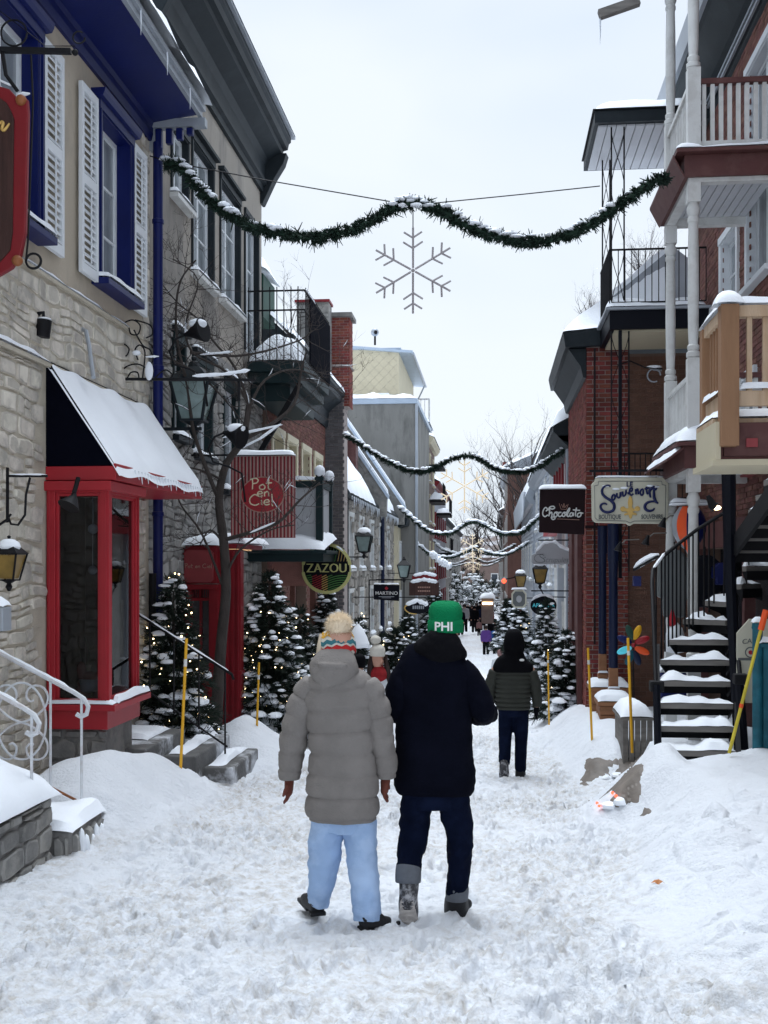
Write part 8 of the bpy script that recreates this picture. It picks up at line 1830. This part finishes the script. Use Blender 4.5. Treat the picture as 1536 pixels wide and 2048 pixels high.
# ---- man in the dark navy coat
w_ = Pers(868, 1834, 6.25, 'tall man in a black-navy coat, cuffed dark jeans and green PHI beanie walking away'); q = w_.p; t = w_.t
w_.body([[q(890, 1232, .0, .07, .085), q(890, 1258, .0, .078, .092), q(887, 1280, .0, .058, .065), q(882, 1300, 0, .06, .06), q(875, 1322, 0, .16, .09), q(870, 1380, 0, .18, .12), q(869, 1480, 0, .15, .10), q(869, 1570, 0, .17, .11), q(870, 1600, 0, .14, .1)],
         [q(838, 1585, 0, .07, .075), q(826, 1680, .0, .055, .06), q(820, 1745, -.10, .045, .045)], [q(908, 1585, 0, .07, .075), q(918, 1680, .02, .055, .06), q(913, 1790, .03, .042, .045)],
         [q(812, 1345, 0, .05, .05), q(798, 1415, .0, .045, .045), q(815, 1432, .2, .035, .035)], [q(935, 1345, 0, .05, .05), q(965, 1412, .0, .045, .045), q(950, 1435, .2, .035, .035)]])
m = M()
loft(m, [q(882, 1296, .02, .09, .085), q(880, 1306, .01, .15, .105), q(875, 1322, 0, .205, .125), q(871, 1350, 0, .222, .14), q(870, 1400, 0, .220, .145), q(869, 1450, 0, .216, .145), q(869, 1500, 0, .220, .15), q(869, 1550, 0, .226, .152), q(869, 1575, 0, .226, .152), q(869, 1584, 0, .215, .145)], n=40, k=8, ex=2.5, ripple=.010)
loft(m, [q(820, 1330, 0, .050, .085), q(809, 1352, -.005, .070, .092), q(800, 1385, -.02, .080, .086), q(798, 1412, -.02, .080, .082), q(805, 1428, .07, .072, .072), q(818, 1432, .18, .062, .062), q(832, 1432, .24, .05, .05)], n=36, k=7, ripple=.022, seed=2)
loft(m, [q(921, 1328, 0, .050, .085), q(936, 1352, -.005, .072, .092), q(953, 1388, -.02, .078, .086), q(964, 1414, -.02, .078, .080), q(964, 1430, .07, .066, .068), q(950, 1436, .18, .060, .060), q(936, 1436, .24, .05, .05)], n=24, k=7, ripple=.012, seed=3)
loft(m, [q(972, 1410, .0, .025, .05), q(980, 1425, .06, .040, .05), q(984, 1436, .14, .030, .04)], n=12, k=4)
skinned(m, 'coat', 'coat_navy', t, .0105, 3, .030, .010, raw=True)
m = M()
loft(m, [q(886, 1273, .01, .070, .07), q(885, 1279, -.01, .098, .09), q(883, 1291, -.045, .135, .105), q(881, 1304, -.075, .148, .090), q(880, 1314, -.085, .105, .06), q(879, 1321, -.085, .05, .03)], n=28, k=6, ripple=.022, seed=11)
skinned(m, 'hood', 'coat_black', t, .008, 2, .022, .008)
m = M(); m.lathe(q(888, 1272, 0), [(.072, -.01), (.079, .0), (.081, .022), (.076, .034), (.070, .036)], 28); m.build('collar', 'stripe_tan', t, smooth=True)
m = M(); hb = V(q(891, 1272, .0)); n = 56; vs = []; fs = []
PRH = [(.093, .02), (.101, .022), (.104, .045), (.1035, .085), (.098, .093), (.094, .098), (.0975, .115), (.097, .14), (.090, .165), (.075, .186), (.05, .195), (.02, .198), (.0, .199)]
for i, (r, z) in enumerate(PRH):
    for j in range(n):
        a = 2 * PI * j / n; rr = r * (1 + (.014 if j % 2 else -.006) * (1 if i > 4 else .5)); vs.append(hb + V((rr * math.cos(a) * .98, rr * 1.1 * math.sin(a), z + .004 * math.sin(a * 2 + 1) * (z > .15))))
for i in range(len(PRH) - 1):
    for j in range(n): a = i * n + j; b = i * n + (j + 1) % n; fs.append((a, b, b + n, a + n))
m.add(vs, fs); m.build('beanie', 'knit_green', t, smooth=True, ang=60); 
o_ = text('PHI', .068, 'letter', t, TT((hb.x - .006, hb.y - .1155, hb.z + .058)), depth=.006, sx=1.05, off=.0015)
for v in o_.data.vertices:   # wrap the lettering round the knit
    x = v.co.x + t.location.x - hb.x; v.co.y += .11 * (1 - math.sqrt(max(0, 1 - (x / .104) ** 2)))
m = M()
loft(m, [q(870, 1550, 0, .17, .12), q(870, 1590, 0, .175, .12), q(870, 1615, 0, .15, .11)], n=24, k=3)
loft(m, [q(836, 1580, 0, .090, .10), q(831, 1620, .01, .090, .10), q(827, 1665, .02, .084, .090), q(824, 1690, .0, .080, .084), q(821, 1715, -.04, .072, .078), q(819, 1738, -.09, .066, .070)], n=24, k=7, ripple=.035, seed=17)
loft(m, [q(906, 1580, 0, .090, .10), q(912, 1620, .01, .086, .10), q(918, 1670, .02, .076, .086), q(919, 1700, .02, .072, .08), q(917, 1740, .03, .066, .074), q(914, 1786, .04, .060, .068)], n=24, k=7, ripple=.035, seed=18)
skinned(m, 'jeans', 'jeans_navy', t, .0095, 2, .030, .016, raw=True)
m = M(); loft(m, [q(819.5, 1728, -.085, .070, .074), q(819, 1735, -.095, .073, .077), q(819, 1752, -.115, .072, .076), q(819, 1755, -.118, .066, .07)], n=24, k=3); m.build('jeans_cuff', 'denim_cuff', t, smooth=True)
m = M(); loft(m, [q(914, 1776, .04, .063, .07), q(914, 1780, .04, .066, .074), q(913, 1799, .042, .064, .072), q(913, 1802, .042, .058, .066)], n=24, k=3); m.build('jeans_cuff', 'denim_cuff', t, smooth=True)
# trailing boot: heel lifted, sole towards the camera
m = M(); loft(m, [q(820, 1746, -.10, .058, .062), q(821, 1762, -.115, .055, .062), q(820, 1780, -.125, .052, .072), q(819, 1797, -.10, .055, .062), q(819, 1815, -.07, .056, .045), q(819, 1830, -.04, .050, .032), q(819, 1836, -.02, .035, .02)], n=20, k=4); bo = skinned(m, 'boot', 'boot_grey', t, .007, 2)
m = M(); T = TT(q(819, 1800, -.172), up=(0, .28, -1)); T = TT(q(819, 1806, -.145), right=(1, 0, 0), up=(0, -.35, 1))
pl = [(.030 * math.cos(a) * 1.15, .052 + .04 * math.sin(a)) for a in [k * PI / 7 for k in range(8)]] + [(-.040, -.02), (-.052, -.07)] + [(.055 * math.cos(a), -.09 + .045 * math.sin(a)) for a in [PI + k * PI / 7 for k in range(8)]] + [(.052, -.07), (.040, -.02)]
vs = [T @ V((x, z * 1.0, y)) for y in (-.012, .014) for x, z in pl]; k = len(pl); m.add(vs, [tuple(range(k)), tuple(range(2 * k - 1, k - 1, -1))] + [(i, (i + 1) % k, k + (i + 1) % k, k + i) for i in range(k)]); m.build('sole', 'sole', bo, bev=.006)
for z in (-.11, -.085, -.06, -.02, .01, .04, .065):
    m = M(); a = T @ V((-.034, z, .017)); b = T @ V((.034, z, .017)); m.bar(a, b, .009, .007); m.build('tread_lug', 'sole', bo)
m = M(); loft(m, [q(913, 1794, .04, .055, .062), q(912, 1806, .05, .062, .072), q(911, 1820, .09, .070, .11), q(912, 1830, .10, .070, .12), q(912, 1833, .10, .06, .11)], n=20, k=4, ex=2.5)
loft(m, [q(895, 1826, .05, .02, .02), q(905, 1823, .1, .04, .04), q(928, 1823, .16, .045, .035), q(932, 1828, .2, .02, .02)], n=12, k=4); bo = skinned(m, 'boot', 'boot', t, .008, 2)

# ---- man in the olive puffer
w_ = Pers(1028, 1553, 13.1, 'man in olive quilted jacket with black yoke and dark jeans walking ahead'); q = w_.p; t = w_.t
w_.body([[q(1027, 1272, .0, .08, .09), q(1027, 1295, .0, .07, .08), q(1027, 1312, 0, .06, .06), q(1026, 1330, 0, .18, .1), q(1026, 1400, 0, .17, .11), q(1026, 1425, 0, .15, .1)], [q(1012, 1420, 0, .07, .07), q(1010, 1485, .0, .04, .04), q(1009, 1520, -.05, .03, .03)], [q(1042, 1420, 0, .07, .07), q(1042, 1490, .02, .04, .04), q(1041, 1535, .03, .03, .03)], [q(1060, 1335, 0, .05, .05), q(1072, 1380, 0, .045, .045), q(1073, 1415, .04, .035, .035)], [q(992, 1335, 0, .05, .05), q(981, 1380, 0, .045, .045), q(986, 1405, .1, .035, .035)]], vox=.018)
m = M(); loft(m, [q(1026, 1338, 0, .222, .13), q(1026, 1350, 0, .228, .14), q(1026, 1372, 0, .222, .14), q(1026, 1395, 0, .213, .14), q(1026, 1412, 0, .210, .14), q(1026, 1418, 0, .20, .13)], n=40, k=10, ex=2.5, quilt=(.055, .06))
loft(m, [q(1061, 1342, 0, .075, .09), q(1068, 1365, 0, .075, .08), q(1073, 1390, .02, .066, .07), q(1074, 1412, .04, .055, .06)], n=18, k=8, quilt=(.055, .07)); loft(m, [q(991, 1342, 0, .075, .09), q(983, 1365, 0, .075, .08), q(980, 1388, .04, .066, .07), q(987, 1402, .12, .055, .06)], n=18, k=8, quilt=(.055, .07))
skinned(m, 'jacket', 'olive', t, .012, 1, .01, raw=True)
m = M(); loft(m, [q(1027, 1300, 0, .11, .11), q(1027, 1312, 0, .14, .12), q(1026, 1322, 0, .205, .13), q(1026, 1332, 0, .240, .142), q(1026, 1342, 0, .238, .146), q(1026, 1344, 0, .22, .14)], n=32, k=5, ex=2.5); skinned(m, 'yoke', 'coat_black', t, .012, 2)
m = M(); loft(m, [q(1028, 1308, -.01, .10, .10), q(1028, 1296, 0, .125, .13), q(1028, 1278, 0, .118, .13), q(1028, 1264, 0, .09, .1), q(1028, 1258, 0, .04, .05)], n=24, k=5); m.build('hood', 'coat_black', t, smooth=True)
m = M(); loft(m, [q(1026, 1410, 0, .18, .12), q(1026, 1422, 0, .18, .12), q(1026, 1432, 0, .15, .11)], n=20, k=3); loft(m, [q(1012, 1415, 0, .09, .10), q(1011, 1450, .01, .085, .09), q(1010, 1485, .0, .075, .08), q(1009, 1518, -.05, .07, .07), q(1008, 1526, -.06, .068, .07)], n=18, k=5, ripple=.02); loft(m, [q(1042, 1415, 0, .09, .10), q(1043, 1450, .01, .084, .09), q(1042, 1490, .02, .074, .08), q(1041, 1535, .03, .068, .07), q(1041, 1540, .03, .06, .06)], n=18, k=5, ripple=.02)
skinned(m, 'jeans', 'jeans_navy', t, .014, 2, .012)
m = M(); loft(m, [q(1008, 1522, -.07, .055, .06), q(1008, 1534, -.11, .055, .06), q(1008, 1546, -.07, .06, .04), q(1007, 1556, -.03, .05, .025)], n=14, k=4); m.build('boot', 'boot_grey', t, smooth=True)
m = M(); loft(m, [q(1040, 1538, .02, .055, .06), q(1041, 1547, .05, .062, .1), q(1041, 1554, .06, .062, .12)], n=14, k=4); m.build('boot', 'boot', t, smooth=True)
m = M(); hand(m, q(1073, 1412, .04), (-.05, .1, -1), -1, 1.25, .4); skinned(m, 'glove', 'coat_black', t, .008, 1)
m = M(); m.ball(q(1043, 1318, -.135), (.03, .008, .016), 8, 5); m.build('chest_patch', 'letter', t, smooth=True)

# ---- woman in the white coat coming towards the camera
w_ = Pers(757, 1545, 13.9, 'dark-haired woman in white coat, pale beanie and red scarf facing right'); q = w_.p; t = w_.t
m = M(); loft(m, [q(754, 1303, .0, .075, .085), q(755, 1315, .0, .082, .095), q(756, 1326, -.01, .076, .088), q(757, 1337, -.02, .05, .06), q(755, 1345, 0, .045, .05), q(755, 1362, 0, .17, .09), q(757, 1400, 0, .14, .1), q(757, 1460, 0, .15, .1)], n=20, k=4)
m.ball(q(765, 1321, -.085), (.018, .022, .026), 8, 6); loft(m, [q(748, 1450, 0, .07, .07), q(748, 1540, 0, .05, .05)], n=10, k=3); loft(m, [q(766, 1450, 0, .07, .07), q(766, 1540, 0, .05, .05)], n=10, k=3); skinned(m, 'body', 'skin', t, .009, 2)
for px in (761, 768): 
    m = M(); m.ball(q(px, 1317, -.078), (.012, .01, .007), 8, 5); m.build('eye', 'black', t)
m = M(); m.ball(q(765, 1329.5, -.085), (.018, .012, .007), 8, 5); m.build('mouth', 'dark_red', t)
m = M(); loft(m, [q(755, 1312, .0, .098, .10), q(755, 1304, 0, .100, .105), q(754, 1296, 0, .090, .095), q(753, 1290, 0, .05, .055), q(753, 1288, 0, .02, .02)], n=24, k=4); m.build('beanie', 'knit_white', t, smooth=True)
m = M(); m.ball(q(751, 1280, 0), (.07, .07, .06), 10, 7); m.build('pompom', 'knit_white', t, smooth=True)
m = M(); loft(m, [q(745, 1308, .02, .035, .08), q(743, 1325, 0, .045, .08), q(742, 1345, -.05, .045, .05), q(746, 1375, -.09, .025, .03), q(748, 1388, -.1, .008, .01)], n=12, k=4); loft(m, [q(771, 1312, .04, .02, .06), q(773, 1330, .0, .03, .06), q(778, 1350, -.07, .035, .03), q(780, 1372, -.09, .012, .012)], n=12, k=4); m.build('hair', 'hair_dark', t, smooth=True)
m = M(); loft(m, [q(757, 1336, 0, .07, .08), q(758, 1344, -.02, .115, .11), q(759, 1354, -.03, .12, .12), q(760, 1362, -.03, .08, .09)], n=20, k=4, ripple=.04); m.build('scarf', 'scarf', t, smooth=True)
m = M(); loft(m, [q(757, 1350, 0, .12, .09), q(757, 1360, 0, .175, .12), q(757, 1390, 0, .18, .14), q(757, 1430, 0, .175, .14), q(757, 1475, 0, .20, .16), q(757, 1480, 0, .18, .15)], n=24, k=5, ex=2.4); loft(m, [q(736, 1368, 0, .07, .08), q(731, 1410, -.02, .06, .065), q(740, 1440, -.1, .05, .05)], n=14, k=5); loft(m, [q(778, 1368, 0, .07, .08), q(783, 1410, -.02, .06, .065), q(776, 1440, -.1, .05, .05)], n=14, k=5); skinned(m, 'coat', 'white_coat', t, .012, 2, .01)
m = M(); loft(m, [q(749, 1475, 0, .06, .07), q(749, 1545, 0, .05, .055)], n=12, k=3); loft(m, [q(765, 1475, 0, .06, .07), q(765, 1545, 0, .05, .055)], n=12, k=3); m.build('trousers', 'coat_black', t, smooth=True)

# ---- small far figures
def walker(px, yf, h_px, d, coat, legs, head, label, group='people farther down the street', stride=.12, hat=None, wide=1., coatlen=.46, arm=0.):
    w_ = Pers(px, yf, d, label, group); t = w_.t; H = h_px / w_.k; o = w_.o
    def r(x, y, z, a, b): return (o.x + x * H, o.y + y * H, o.z + z * H, a * H * wide, b * H)
    m = M(); loft(m, [r(0, 0, 1, .02, .02), r(0, 0, .97, .045, .05), r(0, 0, .92, .05, .055), r(0, 0, .87, .035, .04), r(0, 0, .84, .03, .03), r(0, 0, .81, .10, .05), r(0, 0, .6, .09, .06), r(0, 0, .46, .09, .06)], n=12, k=3)
    for s in (-1, 1):
        loft(m, [r(s * .05, 0, .48, .045, .05), r(s * .055, s * stride * .5, .27, .035, .038), r(s * .06, s * stride, .03, .025, .03)], n=10, k=3); loft(m, [r(s * .11, 0, .80, .03, .03), r(s * .14, -.02 * s, .62, .026, .026), r(s * (.13 + arm), .03 * s, .46, .02, .02), r(s * (.13 + arm), .04 * s, .41, .015, .02)], n=8, k=3)
    skinned(m, 'body', 'skin', t, .02 if d < 70 else .03, 1)
    m = M(); loft(m, [r(0, 0, .845, .06, .05), r(0, 0, .82, .115, .07), r(0, 0, .70, .12, .08), r(0, 0, .58, .105, .075), r(0, 0, coatlen, .115, .08)], n=16, k=4, ex=2.4)
    for s in (-1, 1): loft(m, [r(s * .11, 0, .81, .045, .045), r(s * .145, -.02 * s, .62, .038, .038), r(s * (.135 + arm), .03 * s, .46, .03, .03)], n=10, k=3)
    skinned(m, 'coat', coat, t, .018 if d < 70 else .03, 1)
    m = M()
    for s in (-1, 1): loft(m, [r(s * .05, 0, coatlen + .03, .055, .06), r(s * .055, s * stride * .5, .27, .045, .048), r(s * .06, s * stride, .05, .038, .04), r(s * .06, s * stride + .02, .01, .04, .07)], n=10, k=3)
    m.build('trousers', legs, t, smooth=True)
    m = M(); loft(m, [r(0, .0, 1.01, .02, .02), r(0, 0, .985, .05, .055), r(0, -.01, .93, .057, .06), r(0, -.015, .885, .045, .04)], n=14, k=3); m.build('hat' if hat else 'hair', head, t, smooth=True)
    return t
walker(972, 1311, 60, 56, 'purple', 'coat_black', 'hair_dark', 'long-haired girl in a purple jacket and black trousers in mid-stride', wide=1.15)
walker(992, 1309, 56, 57, 'bright_blue', 'coat_black', 'hair_dark', 'child in a bright blue jacket beside the purple-jacketed girl', wide=1.4)
walker(1008, 1318, 66, 50, 'pink_coat', 'coat_black', 'pink_coat', 'person in a dusty pink coat behind the olive-jacketed man', wide=1.3, coatlen=.3)
walker(990, 1300, 62, 64, 'coat_black', 'coat_black', 'coat_black', 'person in black close behind the blue-jacketed child', wide=1.2)
walker(929, 1262, 54, 72, 'grey_coat', 'coat_black', 'hair_dark', 'person in a light grey jacket at the left of the far crowd', wide=1.3)
walker(944, 1252, 42, 82, 'coat_black', 'coat_black', 'hair_dark', 'first dark-clothed person right of the light grey jacket', wide=1.2)
walker(953, 1252, 46, 80, 'coat_navy', 'coat_navy', 'hair_dark', 'second dark-clothed person right of the light grey jacket', wide=1.3)
walker(961, 1250, 47, 78, 'coat_black', 'jeans_navy', 'coat_black', 'third dark-clothed person, broadest of the far crowd', wide=1.5)
walker(970, 1247, 42, 84, 'coat_navy', 'coat_black', 'hair_dark', 'rightmost dark-clothed person of the far crowd', wide=1.3)
walker(913, 1246, 40, 86, 'coat_black', 'coat_black', 'hair_dark', 'dark-clothed person just right of the green beanie', wide=1.2)
walker(936, 1246, 40, 88, 'coat_black', 'coat_black', 'grey_coat', 'dark-clothed person half hidden behind the light grey jacket', wide=1.2)
walker(718, 1535, 225, 14.6, 'coat_black', 'coat_black', 'coat_black', 'person in black mostly hidden behind the woman in the taupe parka', wide=1.1)
walker(1000, 1400, 100, 40, 'white_coat', 'coat_black', 'pink_coat', 'child with a pale pink hat peeking beside the olive jacket', wide=1.0)

for i_, (px, yf, hp, dd, ct, lb) in enumerate(((921, 1268, 52, 70, 'coat_navy', 'dark-clothed person in front of the light grey jacket, lowest of the far crowd'), (905, 1252, 44, 80, 'grey_coat', 'grey-clothed person at the far left of the crowd beside the beanie'), (949, 1262, 50, 73, 'coat_black', 'black-clothed person near the middle of the far crowd'), (966, 1258, 48, 75, 'jeans_navy', 'navy-clothed person right of the middle of the far crowd'), (980, 1262, 46, 74, 'dull_red', 'person in a dull red coat at the right of the far crowd'), (958, 1270, 30, 68, 'pink_coat', 'small child in a pinkish coat in front of the far crowd'), (1018, 1330, 62, 46, 'coat_black', 'person in black half hidden by the olive-jacketed man'))):
    walker(px, yf, hp, dd, ct, 'coat_black', 'hair_dark' if i_ % 2 else 'coat_black', lb, wide=1.3)
